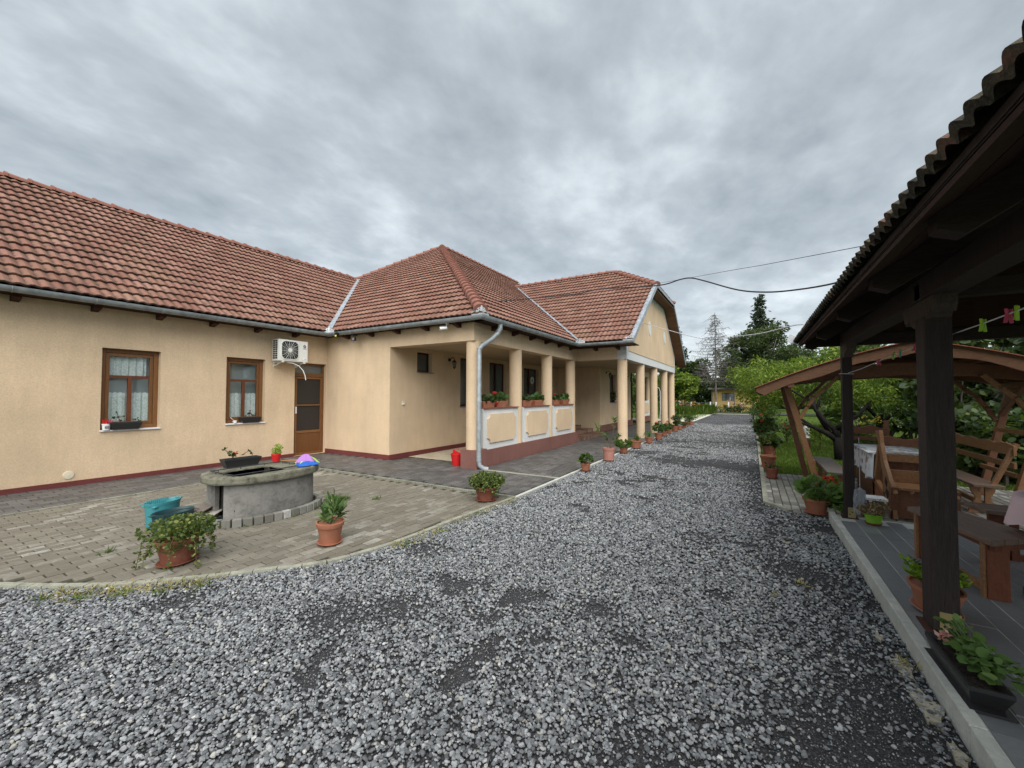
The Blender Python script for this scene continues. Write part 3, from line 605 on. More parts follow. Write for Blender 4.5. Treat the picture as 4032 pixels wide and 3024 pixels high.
# windows and doors of the left wing
def window(px, h, rx, lacefull=True):
    a, b, z, z2 = h; X = px - .10
    w = hp(MB().box(X - .06, a, z, X, a + .075, z2).box(X - .06, b - .075, z, X, b, z2).box(X - .06, a + .075, z2 - .075, X, b - .075, z2).box(X - .06, a + .075, z, X, b - .075, z + .085), 'window', M['oak'], bevel=.006)
    a2, b2, c2, d2 = a + .08, b - .08, z + .09, z2 - .08; f = .055; X2 = X - .012
    mb = MB().box(X2 - .05, a2, c2, X2, a2 + f, d2).box(X2 - .05, b2 - f, c2, X2, b2, d2).box(X2 - .05, a2 + f, d2 - f, X2, b2 - f, d2).box(X2 - .05, a2 + f, c2, X2, b2 - f, c2 + f)
    mb.build('sash', M['oak'], w, bevel=.004)
    zm_ = c2 + (d2 - c2) * .67; ym = (a2 + b2) / 2
    MB().box(X2 - .05, a2 + f, zm_ - .027, X2 - .004, b2 - f, zm_ + .027).build('glazing_bar', M['redwood'], w); MB().box(X2 - .05, ym - .03, c2 + f, X2 - .005, ym + .03, zm_ - .027).build('glazing_bar', M['redwood'], w)
    for (p, q, r, s) in ((a2 + f, b2 - f, zm_ + .027, d2 - f), (a2 + f, ym - .03, c2 + f, zm_ - .027), (ym + .03, b2 - f, c2 + f, zm_ - .027)):
        MB().box(X2 - .032, p, r, X2 - .026, q, s).build('pane', M['clear'], w)
    def curtain(y0, y1, zz0, zz1, dx, seed, scal=0):
        n = 60; mb = MB(); V = []
        for i in range(n + 1):
            t = i / n; x = X - dx + .016 * math.sin(t * 34 + seed) + .008 * math.sin(t * 71 + seed * 2)
            e = zz1 - (abs(math.sin(t * PI * 9)) * .02 if scal else 0)
            V += [(x, y0 + (y1 - y0) * t, zz0), (x, y0 + (y1 - y0) * t, e)]
        mb.add(V, [(2 * i, 2 * i + 2, 2 * i + 3, 2 * i + 1) for i in range(n)]); mb.build('curtain', M['lace'], w, smooth=2)
    curtain(a2 + .02, b2 - .02, c2 + .04, c2 + .62, .10, 1, 1)
    if lacefull: curtain(a2, b2 - .08, zm_ + .03, d2 + .02, .11, 3)
    MB().box(X - .22, a, z, X - .20, b, z2).build('sheer_curtain', M['sheer'], w)
    MB().box(px - .16, a - .005, z - .022, px + .035, b + .012, z + .006).build('window_sill', M['sill'], w, bevel=.004)
    return w
window(-10.24, w1, 0); window(-10.24, w2, 0, False)
a, b, z, z2 = dr; X = -10.24 - .09
door = hp(MB().box(X - .06, a, z, X, a + .06, z2).box(X - .06, b - .06, z, X, b, z2).box(X - .06, a + .06, z2 - .06, X, b - .06, z2).box(X - .06, a + .06, 2.10, X, b - .06, 2.19), 'door', M['oak'], bevel=.005)
MB().box(X - .05, a + .06, 2.19, X - .045, b - .06, 2.40).build('transom_pane', M['glass'], door)
lf = MB(); Y0, Y1 = a + .065, b - .065
for q in ((Y0, Y0 + .05, .03, 2.09), (Y1 - .05, Y1, .03, 2.09)): lf.box(X - .045, q[0], q[2], X + .012, q[1], q[3])
for q in ((2.04, 2.09), (1.32, 1.355), (.60, .66), (.03, .08)): lf.box(X - .045, Y0 + .05, q[0], X + .011, Y1 - .05, q[1])
lf.build('door_leaf', M['oak'], door, bevel=.003)
MB().box(X - .02, Y0 + .05, .08, X - .004, Y1 - .05, .60).build('lower_panel', M['oakpanel'], door)
for q in ((.66, 1.32), (1.355, 2.04)): MB().box(X - .022, Y0 + .05, q[0], X - .018, Y1 - .05, q[1]).build('insect_screen', M['mesh'], door)
mb = MB()
for t in range(5): yy = Y0 + .12 + t * .13; mb.box(X - .06, yy, .66, X - .05, yy + .006, 2.04)
mb.box(X - .10, Y0, .6, X - .09, Y1, 2.04); mb.build('inner_door', M['oakpanel'], door)
MB().box(X + .012, Y0 + .005, 1.12, X + .03, Y0 + .04, 1.30).build('door_handle', M['white'], door, bevel=.005)
# porch openings
def dark_window(px, h, name='window', glass='glass'):
    a, b, z, z2 = h; X = px - .14
    w = hp(MB().box(X - .05, a, z, X, a + .05, z2).box(X - .05, b - .05, z, X, b, z2).box(X - .05, a + .05, z2 - .05, X, b - .05, z2).box(X - .05, a + .05, z, X, b - .05, z + .05), name, M['tailwood'])
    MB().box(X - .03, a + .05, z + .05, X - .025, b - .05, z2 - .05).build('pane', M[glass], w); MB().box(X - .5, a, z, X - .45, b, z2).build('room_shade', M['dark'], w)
    if name == 'window': MB().box(px - .15, a - .02, z - .025, px + .04, b + .02, z).build('window_sill', M['conc'], w)
    return w
dark_window(-7.75, sw); dark_window(-7.75, nw); dark_window(-5.75, gw)
for h in (dw, dd):
    w = dark_window(-7.75, h, 'porch_door'); a, b, z, z2 = h
    MB().box(-7.90, a + .05, z + .05, -7.88, b - .05, z + 1.0).build('lower_panel', M['tailwood'], w)
    MB().box(-7.90, (a + b) / 2 - .03, z + 1.0, -7.87, (a + b) / 2 + .03, z2 - .05).build('glazing_bar', M['tailwood'], w)
# second porch seen through the portico, with its parapet
mb = hp(MB().box(-5.9, 25.5, 0, -5.7, 29.0, .35), 'plinth', M['plinth2']); 
for cy in (25.4, 27.2, 28.9): hp(MB().lathe([(.15, 0), (.15, 2.8)], 20, (-5.85, cy, 0)), 'column', M['wall'], smooth=True)
for a, b in ((25.55, 27.05), (27.35, 28.75)):
    pr = hp(MB().box(-5.88, a, .35, -5.72, b, 1.3), 'parapet', M['white_render']); pn = MB(); pn.prism(notch(a + .15, b - .15, .55, 1.15, .07), -5.719, -5.70, 'x'); pn.build('raised_panel', M['wall'], pr)
hp(MB().box(-6.0, 25.2, 2.8, -5.7, 29.1, 3.2), 'beam', M['wall'])
# ------------------------------------------------------------------ ROOFS
TW, TC = .30, .338
PAN_DARK = {}
def tile_geo(W=TW, L=TC + .055, amp=.030, lip=.034, tilt=.048, waves=2, per=4):
    n = waves * per; xs = [W * i / n for i in range(n + 1)]; zs = [amp * (.5 - .5 * math.cos(2 * PI * (i % per) / per + .35)) ** .6 for i in range(n + 1)]
    V = [(x, 0, z + tilt) for x, z in zip(xs, zs)] + [(x, L, z) for x, z in zip(xs, zs)] + [(x, .003, z + tilt - lip) for x, z in zip(xs, zs)]
    F = [(i, i + 1, n + 2 + i, n + 1 + i) for i in range(n)] + [(2 * n + 2 + i, 2 * n + 3 + i, i + 1, i) for i in range(n)]
    F.append((0, n + 1, 2 * n + 2)); F.append((n, 3 * n + 2, 2 * n + 1))
    PAN_DARK[(len(V), round(W, 3))] = [1 - z / amp for z in zs] + [(1 - z / amp) * .9 for z in zs] + [1.3] * (n + 1)
    return V, F
class RoofTiles:
    def __init__(s, geo, mat, TW=TW, TC=TC): s.V, s.F = geo; s.mat = mat; s.full = []; s.part = []; s.TW = TW; s.TC = TC
    def face(s, roof, P, u, v, wid, hei, clips, off=0.0):
        """clips: list of ((x,y),(nx,ny)) - keep the side the normal points to (plan view)"""
        P, u, v = Vector(P), Vector(u).normalized(), Vector(v).normalized(); n = u.cross(v); faces = []
        nu = int(wid / s.TW) + 2; nv = int(hei / s.TC) + 1
        for j in range(nv):
            for i in range(-1, nu):
                jig = random.uniform(-.004, .004)
                O = P + u * (i * s.TW + off) + v * (j * s.TC + jig) + n * (random.uniform(0, .004)); st = []
                cs = [O, O + u * s.TW, O + u * s.TW + v * s.TC, O + v * s.TC]; out = False; cut = False
                for (q, nn) in clips:
                    dd_ = [(c.x - q[0]) * nn[0] + (c.y - q[1]) * nn[1] for c in cs]
                    if max(dd_) <= 0.01: out = True; break
                    if min(dd_) < -.002: cut = True
                if out: continue
                if j * s.TC > hei - .02: continue
                rec = (O, u, v, n, roof, clips)
                if cut: s.part.append(rec)
                else: s.full.append(rec)
    def finish(s, nparts, name='roof_tile'):
        c0 = Vector((0, 0, 1.6)); s.full.sort(key=lambda r: (r[0] - c0).length if frustum(r[0], .02) else 999)
        mb = MB().add(s.V, s.F, 0); me = mb.mesh(name); me.materials.append(s.mat); dv = PAN_DARK[(len(s.V), round(s.TW, 3))]; at = me.attributes.new('pan_dark', 'FLOAT', 'POINT'); at.data.foreach_set('value', dv)
        for O, u, v, n, roof, cl in s.full[:nparts]:
            inst(name, me, roof, M=Matrix(((u.x, v.x, n.x, O.x), (u.y, v.y, n.y, O.y), (u.z, v.z, n.z, O.z), (0, 0, 0, 1))))
        VV = np.array(s.V); groups = {}
        for k, rec in enumerate(s.full[nparts:] + s.part):
            groups.setdefault((rec[4].name, k >= len(s.full) - nparts if False else tuple(map(tuple, rec[5]))), []).append(rec)
        byroof = {}
        for (rn, cl), recs in groups.items():
            verts = []; faces = []; rr = []
            for O, u, v, n, roof, _ in recs:
                b = len(verts) * 0 + sum(len(x) for x in verts); W_ = VV[:, :1] * np.array(u) + VV[:, 1:2] * np.array(v) + VV[:, 2:] * np.array(n) + np.array(O); verts.append(W_)
                r_ = random.random()
                for f in s.F: faces.append(tuple(i + b for i in f)); rr.append(r_)
            verts = np.concatenate(verts); me2 = bpy.data.meshes.new(name); me2.from_pydata(verts.tolist(), [], faces); at = me2.attributes.new('rnd', 'FLOAT', 'FACE'); at.data.foreach_set('value', rr)
            at = me2.attributes.new('pan_dark', 'FLOAT', 'POINT'); at.data.foreach_set('value', dv * len(recs))
            bm = bmesh.new(); bm.from_mesh(me2)
            for (q, nn) in cl: bmesh.ops.bisect_plane(bm, geom=bm.verts[:] + bm.edges[:] + bm.faces[:], plane_co=(q[0], q[1], 0), plane_no=(nn[0], nn[1], 0), clear_inner=True)
            bm.to_mesh(me2); bm.free(); me2.materials.append(s.mat); o = bpy.data.objects.new(name, me2); COL.objects.link(o); o.parent = recs[0][4]; o['kind'] = 'stuff'
EX, EY, EL, EG, EZ = -4.82, 6.92, -9.80, 12.35, 3.28
cs_ = 1 / math.hypot(1, pitch); sn_ = pitch * cs_
dz_ = -.045
def deck(name, polys):
    mb = MB()
    for P in polys: mb.add([(x, y, z + dz_) for x, y, z in P], [tuple(range(len(P)))])
    return hp(mb, name, M['deck'])
AP = (-12.27, 14.37, 8.405); AP2 = (-12.27, 21.85, 8.405); VT = (-14.47, 11.59, 6.493)
roofL = deck('roof', [[(EL, -3.2, EZ), (EL, EY, EZ), VT, (-14.47, -3.2, 6.493)], [(-19.14, -3.2, EZ), (-14.47, -3.2, 6.493), VT, (-19.14, EY, EZ)]])
roofM = deck('roof', [[(EL, EY, EZ), (EX, EY, EZ), AP, (-15.03, 11.59, 6.493), VT], [(EX, EY, EZ), (EX, EG, EZ), (-10.37, 17.9, 7.1), (EX, 23.45, EZ), (EX, 29.3, EZ), AP2, AP], [(-19.72, EY, EZ), (-19.72, 29.3, EZ), AP2, AP], [(EX, 29.3, EZ), (-19.72, 29.3, EZ), AP2]])
RKX = -3.07; HB = (RKX, 16.0, 5.79); HB2 = (RKX, 19.8, 5.79); GR = (-5.22, 17.9, 7.1)
roofG = deck('roof', [[(EX, EG, EZ), (RKX, EG, EZ), HB, GR, (-10.37, 17.9, 7.1)], [(EX, 23.45, EZ), (RKX, 23.45, EZ), HB2, GR, (-10.37, 17.9, 7.1)], [HB, HB2, GR]])
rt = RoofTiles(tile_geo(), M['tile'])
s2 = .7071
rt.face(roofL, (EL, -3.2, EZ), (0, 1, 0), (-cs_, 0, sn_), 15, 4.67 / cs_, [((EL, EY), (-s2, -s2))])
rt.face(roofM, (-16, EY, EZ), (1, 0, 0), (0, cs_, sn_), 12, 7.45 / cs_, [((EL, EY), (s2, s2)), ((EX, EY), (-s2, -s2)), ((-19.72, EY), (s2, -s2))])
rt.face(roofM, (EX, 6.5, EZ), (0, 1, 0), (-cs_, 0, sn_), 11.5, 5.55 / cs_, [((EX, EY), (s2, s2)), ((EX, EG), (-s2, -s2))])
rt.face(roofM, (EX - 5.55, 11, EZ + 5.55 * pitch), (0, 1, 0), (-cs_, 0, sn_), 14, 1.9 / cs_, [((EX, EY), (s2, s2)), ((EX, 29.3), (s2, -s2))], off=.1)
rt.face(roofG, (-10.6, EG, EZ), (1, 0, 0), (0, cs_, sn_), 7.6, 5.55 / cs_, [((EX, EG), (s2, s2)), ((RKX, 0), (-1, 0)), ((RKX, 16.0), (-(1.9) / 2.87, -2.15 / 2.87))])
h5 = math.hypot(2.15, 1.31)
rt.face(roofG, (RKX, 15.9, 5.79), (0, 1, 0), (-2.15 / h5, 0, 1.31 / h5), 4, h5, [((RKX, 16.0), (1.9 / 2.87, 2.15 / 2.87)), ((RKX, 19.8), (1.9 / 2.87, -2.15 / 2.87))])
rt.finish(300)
# ridge and hip caps
def cap_mesh(r0=.15, r1=.122, L=.40):
    mb = MB(); n = 6; V = []
    for k, (yy, rr) in enumerate(((0, r0 + .012), (.05, r0 + .012), (.051, r0 - .004), (L, r1))):
        for i in range(n + 1): t = PI * i / n; V.append((rr * math.cos(t), yy, rr * math.sin(t) * .85))
    F = [(k * (n + 1) + i, k * (n + 1) + i + 1, (k + 1) * (n + 1) + i + 1, (k + 1) * (n + 1) + i) for k in range(3) for i in range(n)]; F.append(tuple(range(n, -1, -1)))
    mb.add(V, F, 0); me = mb.mesh('ridge_tile'); me.materials.append(M['captile']); return me
capm = cap_mesh()
def caps(root, a, b, step=.36, lift=.0, rev=False):
    a, b = Vector(a), Vector(b)
    if rev: a, b = b, a
    d = (b - a).normalized(); n = int((b - a).length / step)
    s_ = d.cross(Vector((0, 0, 1))).normalized(); up = s_.cross(d)
    for i in range(n):
        O = a + d * (i * step) + up * lift + up * .0
        d2 = (d + up * -.03).normalized(); up2 = s_.cross(d2)
        inst('ridge_tile', capm, root, M=Matrix(((s_.x, d2.x, up2.x, O.x), (s_.y, d2.y, up2.y, O.y), (s_.z, d2.z, up2.z, O.z), (0, 0, 0, 1))))
LF = .01
caps(roofL, (-14.47, -2, 6.493), (-14.47, 11.4, 6.493), lift=LF); caps(roofM, (EX - .06, EY + .06, EZ + .06), AP, .345, lift=.05); caps(roofM, (-15.1, 11.54, 6.46), AP, lift=LF)
caps(roofM, AP, AP2, lift=.03); caps(roofG, (-10.3, 17.9, 7.1), GR, lift=LF); caps(roofG, HB, GR, .34, lift=.02); caps(roofG, HB2, GR, .34, lift=.02)
# valley flashing with cut tile edges
def strip(root, a, b, w, lift, mat, name='valley_flashing'):
    a, b = Vector(a), Vector(b); d = (b - a).normalized(); s_ = d.cross(Vector((0, 0, 1))).normalized(); n = 26; V = []; r2 = random.Random(3)
    for i in range(n + 1):
        p = a + (b - a) * i / n; up = Vector((0, 0, lift)); j1, j2 = (w * (.85 + .35 * ((i % 2))), w * (.8 + .4 * ((i + 1) % 2)))
        V += [p - s_ * j1 + up + Vector((0, 0, .03)), p + up - Vector((0, 0, .01)), p + s_ * j2 + up + Vector((0, 0, .03))]
    mb = MB().add(V, [(3 * i + k, 3 * i + k + 1, 3 * i + k + 4, 3 * i + k + 3) for i in range(n) for k in (0, 1)], .5); mb.build(name, mat, root)
hp(MB().bar((EL + .04, EY - .04, EZ + .08), (VT[0], VT[1], VT[2] + .08), .125, .012), 'valley_flashing', M['zinclight']); strip(roofG, (EX + .04, EG - .04, EZ), (-10.37, 17.9, 7.1), .045, .07, M['zinclight'])
# rake trim, soffit of the gable overhang
def rake(a, b):
    a, b = Vector(a), Vector(b); hp(MB().bar(a + Vector((.01, 0, .0)), b + Vector((.01, 0, .0)), .03, .14, up=(0, 0, 1)), 'rake_trim', M['zinclight']); hp(MB().bar(a + Vector((-.05, 0, .07)), b + Vector((-.05, 0, .07)), .13, .02), 'rake_cap', M['zinclight'])
rake((RKX, EG, EZ + .0), HB); rake((RKX, 23.45, EZ), HB2); rake(HB, HB2)
for (ya, za, yb, zb_) in ((EG, EZ, 16.0, 5.79), (23.45, EZ, 19.8, 5.79)):
    n = 24
    for i in range(n):
        t0, t1 = (i + .04) / n, (i + .96) / n; y0_, z0_, y1_, z1_ = ya + (yb - ya) * t0, za + (zb_ - za) * t0, ya + (yb - ya) * t1, za + (zb_ - za) * t1
        mb = MB(); q = -.14; mb.add([(RX, y0_, z0_ + q), (RKX, y0_, z0_ + q), (RKX, y1_, z1_ + q), (RX, y1_, z1_ + q), (RX, y0_, z0_ + q + .02), (RKX, y0_, z0_ + q + .02), (RKX, y1_, z1_ + q + .02), (RX, y1_, z1_ + q + .02)], [(0, 1, 2, 3), (7, 6, 5, 4), (0, 4, 5, 1), (1, 5, 6, 2), (2, 6, 7, 3), (3, 7, 4, 0)]); hp(mb, 'soffit_board', M['soffit'])
hp(MB().box(RX, 16.0, 5.62, RKX, 19.8, 5.64), 'soffit', M['soffit'])
# eaves boards and rafter tails
hp(MB().box(-10.24, -3.2, 3.20, EL - .02, 6.9, 3.225), 'eaves_board', M['underboard']); hp(MB().box(-10.2, EY + .02, 3.20, EX - .02, 7.17, 3.225), 'eaves_board', M['underboard']); hp(MB().box(-5.19, EY, 3.20, EX - .02, EG, 3.225), 'eaves_board', M['underboard']); hp(MB().box(-5.19, EG + .02, 3.2, RKX - .02, 13.2, 3.225), 'eaves_board', M['underboard'])
def tail(x, y, dx, dy):       # rafter end under the gutter
    n = Vector((dx, dy, 0)); s_ = Vector((-dy, dx, 0)) * .05; p = Vector((x, y, 3.20)); q = p + n * .21
    mb = MB(); V = [p - s_, p + s_, q + s_, q - s_]; V = [tuple(v) for v in V] + [tuple(v + Vector((0, 0, -.10))) for v in (p - s_, p + s_)] + [tuple(v + Vector((0, 0, -.05))) for v in (q + s_, q - s_)]
    mb.add(V, [(0, 1, 2, 3), (4, 7, 6, 5), (0, 4, 5, 1), (1, 5, 6, 2), (2, 6, 7, 3), (3, 7, 4, 0)]); hp(mb, 'rafter_tail', M['tailwood'])
for y in np.arange(1.55, 7, .93): tail(-10.24, y, 1, 0)
for x in np.arange(-9.3, -5, .93): tail(x, 7.17, 0, -1)
for y in np.arange(7.9, 12.9, .93): tail(-5.19, y, 1, 0)
for x in (-4.5, -3.75): tail(x, 13.2, 0, -1)
# gutters
def gutter(path, r=.085):
    path = [Vector(p) for p in path]; k = len(path); n = 8; V = []; F = []
    for i, p in enumerate(path):
        d0 = (path[i] - path[i - 1]).normalized() if i else None; d1 = (path[i + 1] - path[i]).normalized() if i < k - 1 else None
        if d0 is None: d0 = d1
        if d1 is None: d1 = d0
        t = (d0 + d1).normalized(); s_ = t.cross(Vector((0, 0, 1))).normalized() / max(.3, math.cos(math.acos(max(-1, min(1, d0.dot(d1)))) / 2))
        for ring in (r, r - .008):
            for j in range(n + 1): a = PI * j / n; V.append(tuple(p + s_ * math.cos(a) * ring + Vector((0, 0, -math.sin(a) * ring))))
    m_ = 2 * (n + 1)
    for i in range(k - 1):
        for o in (0, n + 1):
            for j in range(n): F.append((i * m_ + o + j, (i + 1) * m_ + o + j, (i + 1) * m_ + o + j + 1, i * m_ + o + j + 1))
    g = MB().add(V, F, .5); o = hp(g, 'gutter', M['zinc'], smooth=True)
    for i in range(k - 1):        # joint beads and straps
        a, b = path[i], path[i + 1]; L_ = (b - a).length; d = (b - a).normalized(); s_ = d.cross(Vector((0, 0, 1))); m = int(L_ / .93)
        for q in range(1, m + 1):
            c = a + d * (q * .93); ring = [c + s_ * math.cos(t) * (r + .004) + Vector((0, 0, -math.sin(t) * (r + .004))) for t in np.linspace(0, PI, 9)]; MB().tube(ring, .006, 5).build('gutter_bracket', M['zinc'], o)
    return o
GZ = 3.262; g_ = .03
gutter([(EL + g_, -3.2, GZ), (EL + g_, EY - g_, GZ), (EX + g_, EY - g_, GZ), (EX + g_, EG - g_, GZ), (RKX + .03, EG - g_, GZ)])
hp(MB().lathe([(.0001, 0), (.075, 0), (.075, .006), (.0001, .006)], 14).move(Matrix.Translation((RKX + .03, EG - g_, GZ)) @ Matrix.Rotation(PI / 2, 4, 'Y')), 'gutter_end', M['zinc'])
# filigree plates at the gutter corners
def crest(c, dirs, w=.26, h=.15):
    for dx, dy in dirs:
        P = []; n = 14
        for i in range(n + 1):
            t = i / n; P.append((t * w, .02 + h * (1 - t * .75) * (.78 + .22 * abs(math.cos(t * PI * 3)))))
        mb = MB(); poly = [(0, -.02)] + [(w, -.02)] + P[::-1]
        V = [(c[0] + dx * a, c[1] + dy * a, c[2] + z) for a, z in poly]; V2 = [(v[0] + dy * .006 + .001, v[1] - dx * .006, v[2]) for v in V]; k = len(V)
        mb.add(V + V2, [tuple(range(k)), tuple(range(2 * k - 1, k - 1, -1))] + [(i, (i + 1) % k, k + (i + 1) % k, k + i) for i in range(k)]); o = hp(mb, 'corner_crest', M['flash'])
        for a, z in ((.05, .06), (.10, .09), (.10, .035), (.16, .05), (.05, .11)):
            d = MB(); d.box(-.008, -.008, -.008, .008, .008, .008); d.move(Matrix.Translation((c[0] + dx * a, c[1] + dy * a, c[2] + z))); d.build('crest_hole', M['black'], o)
crest((EX + .02, EY - .02, 3.30), ((-1, 0), (0, 1))); crest((EL + .1, EY - .06, 3.29), ((-.8, -.6), (.8, .1)), .2, .12); crest((EX + .08, EG - .1, 3.29), ((.95, 0), (-.2, -.9)), .2, .12); crest((RKX, EG - .02, 3.30), ((-1, 0),), .3, .14)
# downspout
dp = hp(MB().tube([(-4.80, 7.62, 3.20), (-4.80, 7.62, 3.08), (-4.83, 7.56, 2.97), (-4.90, 7.42, 2.83), (-5.02, 7.24, 2.68), (-5.06, 7.185, 2.60), (-5.06, 7.185, .20), (-5.05, 7.20, .10), (-4.98, 7.24, .04), (-4.90, 7.30, .02)], .052, 16), 'downspout', M['zinc'], smooth=True)
for z in (2.60, 1.45, .75, .2): MB().tube([(-5.06, 7.185, z), (-5.06, 7.185, z + .03)], .058, 16).build('pipe_collar', M['zinc'], dp, smooth=True)
for k in range(5): t = k / 5; MB().tube([(-4.80 - .03 * t, 7.62 - .06 * t, 3.09 - .10 * t), (-4.80 - .03 * t - .002, 7.62 - .06 * t - .004, 3.08 - .10 * t)], .058, 16).build('elbow_rib', M['zinc'], dp)
rebase(house)
# ------------------------------------------------------------------ things on the house
def text_mesh(body, size, mat, name, parent, M_, ext=.002):
    cu = bpy.data.curves.new(name, 'FONT'); cu.body = body; cu.size = size; cu.extrude = ext; cu.align_x = 'CENTER'; cu.align_y = 'CENTER'
    o = bpy.data.objects.new(name, cu); dg = bpy.context.evaluated_depsgraph_get(); me = bpy.data.meshes.new_from_object(o); bpy.data.objects.remove(o); bpy.data.curves.remove(cu)
    me.name = name; me.materials.clear(); me.materials.append(mat); return inst(name, me, parent, M=M_)
ax0, ay0, ay1, az0, az1 = -10.13, 5.60, 6.35, 2.44, 2.97
ac = thing('air_conditioner', 'white air conditioner unit with round fan grille mounted between window and door', 'air conditioner', (-10.24, (ay0 + ay1) / 2, az0))
ax1 = ax0 + .28
MB().box(ax0, ay0, az0, ax1, ay1, az1).build('casing', M['acwhite'], ac, bevel=.012)
gc, gz, hw = ay0 + .275, az0 + .275, .215
def rsq(r, h, n=32, c=.35):
    P = []
    for i in range(n):
        t = 2 * PI * i / n; x, y = math.cos(t), math.sin(t); k = min(1 / max(abs(x), abs(y)), 1.22); P.append((x * k * r, y * k * h))
    return P
mb = MB(); mb.prism([(gc + a, gz + b) for a, b in rsq(.215, .225)], ax1 - .02, ax1 + .003, 'x'); mb.build('fan_opening', M['black'], ac)
mb = MB(); P_ = rsq(.225, .235); P2 = rsq(.205, .215); n = len(P_)
V = [(ax1 + .012, gc + a, gz + b) for a, b in P_] + [(ax1 + .016, gc + a, gz + b) for a, b in P2] + [(ax1, gc + a * 1.01, gz + b * 1.01) for a, b in P_]
mb.add(V, [(i, (i + 1) % n, n + (i + 1) % n, n + i) for i in range(n)] + [(2 * n + i, 2 * n + (i + 1) % n, (i + 1) % n, i) for i in range(n)]); mb.build('grille_rim', M['acwhite'], ac)
MB().lathe([(.0001, 0), (.05, 0), (.052, .012), (.0001, .016)], 20).move(Matrix.Translation((ax1 + .008, gc, gz)) @ Matrix.Rotation(PI / 2, 4, 'Y')).build('grille_hub', M['acwhite'], ac)
for i in range(24):
    t = 2 * PI * i / 24 + .06; x, y = math.cos(t), math.sin(t); k = min(1 / max(abs(x), abs(y)), 1.22) * .207
    tw = t + .35; MB().tube([(ax1 + .012, gc + .05 * x, gz + .05 * y), (ax1 + .014, gc + x * k * .6 - y * .015, gz + y * k * .6 + x * .015), (ax1 + .010, gc + x * k, gz + y * k)], .0032 if i % 2 else .0045, 5).build('grille_bar', M['acgrille'] if i % 2 else M['acwhite'], ac)
for r in (.10, .15): MB().tube([(ax1 + .010, gc + r * math.cos(t), gz + r * math.sin(t)) for t in np.linspace(0, 2 * PI, 25)], .002, 4, cap=False).build('grille_ring', M['acgrille'], ac)
for i in range(3):
    a = 2 * PI * i / 3 + .4; mb = MB(); V = [(ax1 - .012, gc + r * math.cos(a + q), gz + r * math.sin(a + q)) for r, q in ((.05, 0), (.18, .1), (.19, .9), (.05, .7))]; mb.add(V, [(0, 1, 2, 3)]); mb.build('fan_blade', M['darkgrey'], ac)
MB().box(ax1, ay1 - .165, az0 + .05, ax1 + .004, ay1 - .025, az1 - .06).build('service_panel', M['acwhite'], ac, bevel=.003)
for j in range(9):
    zz = az0 + .05 + j * .052
    for q in range(2): MB().box(ax0 + .035 + q * .10, ay0 - .002, zz, ax0 + .12 + q * .10, ay0 + .004, zz + .042).build('side_slot', M['black'], ac)
RT = lambda x, y, z: Matrix(((0, 0, 1, x), (1, 0, 0, y), (0, 1, 0, z), (0, 0, 0, 1)))
def disc(r, c, z, mat, name, a0=0, a1=2 * PI, n=20):
    mb = MB(); P = [(r * math.cos(t), r * math.sin(t)) for t in np.linspace(a0, a1, n)]; V = [(ax1 + z, c[0] + a, c[1] + b) for a, b in P]; mb.add(V, [tuple(range(len(V)))]); return mb.build(name, mat, ac)
lc = (ay1 - .095, az1 - .125)
disc(.034, lc, .0055, M['navy'], 'logo_disc'); disc(.031, (lc[0] + .008, lc[1] - .008), .0062, M['logored'], 'logo_wedge', -PI * .75, PI * .25)
disc(.012, (lc[0] + .002, lc[1] - .004), .0068, M['white'], 'logo_notch')
text_mesh('GREE', .042, M['greytext'], 'logo_lettering', ac, RT(ax1 + .0055, ay1 - .095, az1 - .185), .001)
MB().box(ax1 + .004, ay1 - .125, az1 - .25, ax1 + .006, ay1 - .075, az1 - .225).build('sticker', M['white'], ac); MB().box(ax1 + .004, ay1 - .14, az0 + .06, ax1 + .006, ay1 - .05, az0 + .12).build('energy_sticker', M['white'], ac)
MB().box(ax1 + .006, ay1 - .085, az0 + .07, ax1 + .007, ay1 - .07, az0 + .095).build('sticker_mark', M['greytext'], ac)
for yy in (ay0 + .10, ay1 - .10):
    MB().bar((-10.24, yy, az0 - .02), (ax1 + .03, yy, az0 - .02), .04, .03).bar((-10.235, yy, az0 - .13), (-10.235, yy, az0), .04, .02, up=(1, 0, 0)).bar((-10.22, yy, az0 - .12), (ax1 - .08, yy, az0 - .03), .02, .02).build('wall_bracket', M['acwhite'], ac)
rebase(ac)
for o in list(ac.children):
    if o.name.startswith('logo_lettering'): pass
hose = MB().tube([(ax0 + .22, ay0 + .25, az0 - .03), (ax0 + .24, ay0 + .38, az0 - .04), (ax0 + .27, ay0 + .52, az0 - .10), (ax0 + .29, ay0 + .62, az0 - .21), (ax0 + .30, ay0 + .67, az0 - .34), (ax0 + .30, ay0 + .69, az0 - .45)], .011, 8)
o = hose.build('drain_hose', M['white'], ac, smooth=True); o.matrix_parent_inverse = Matrix.Translation(ac.location).inverted()
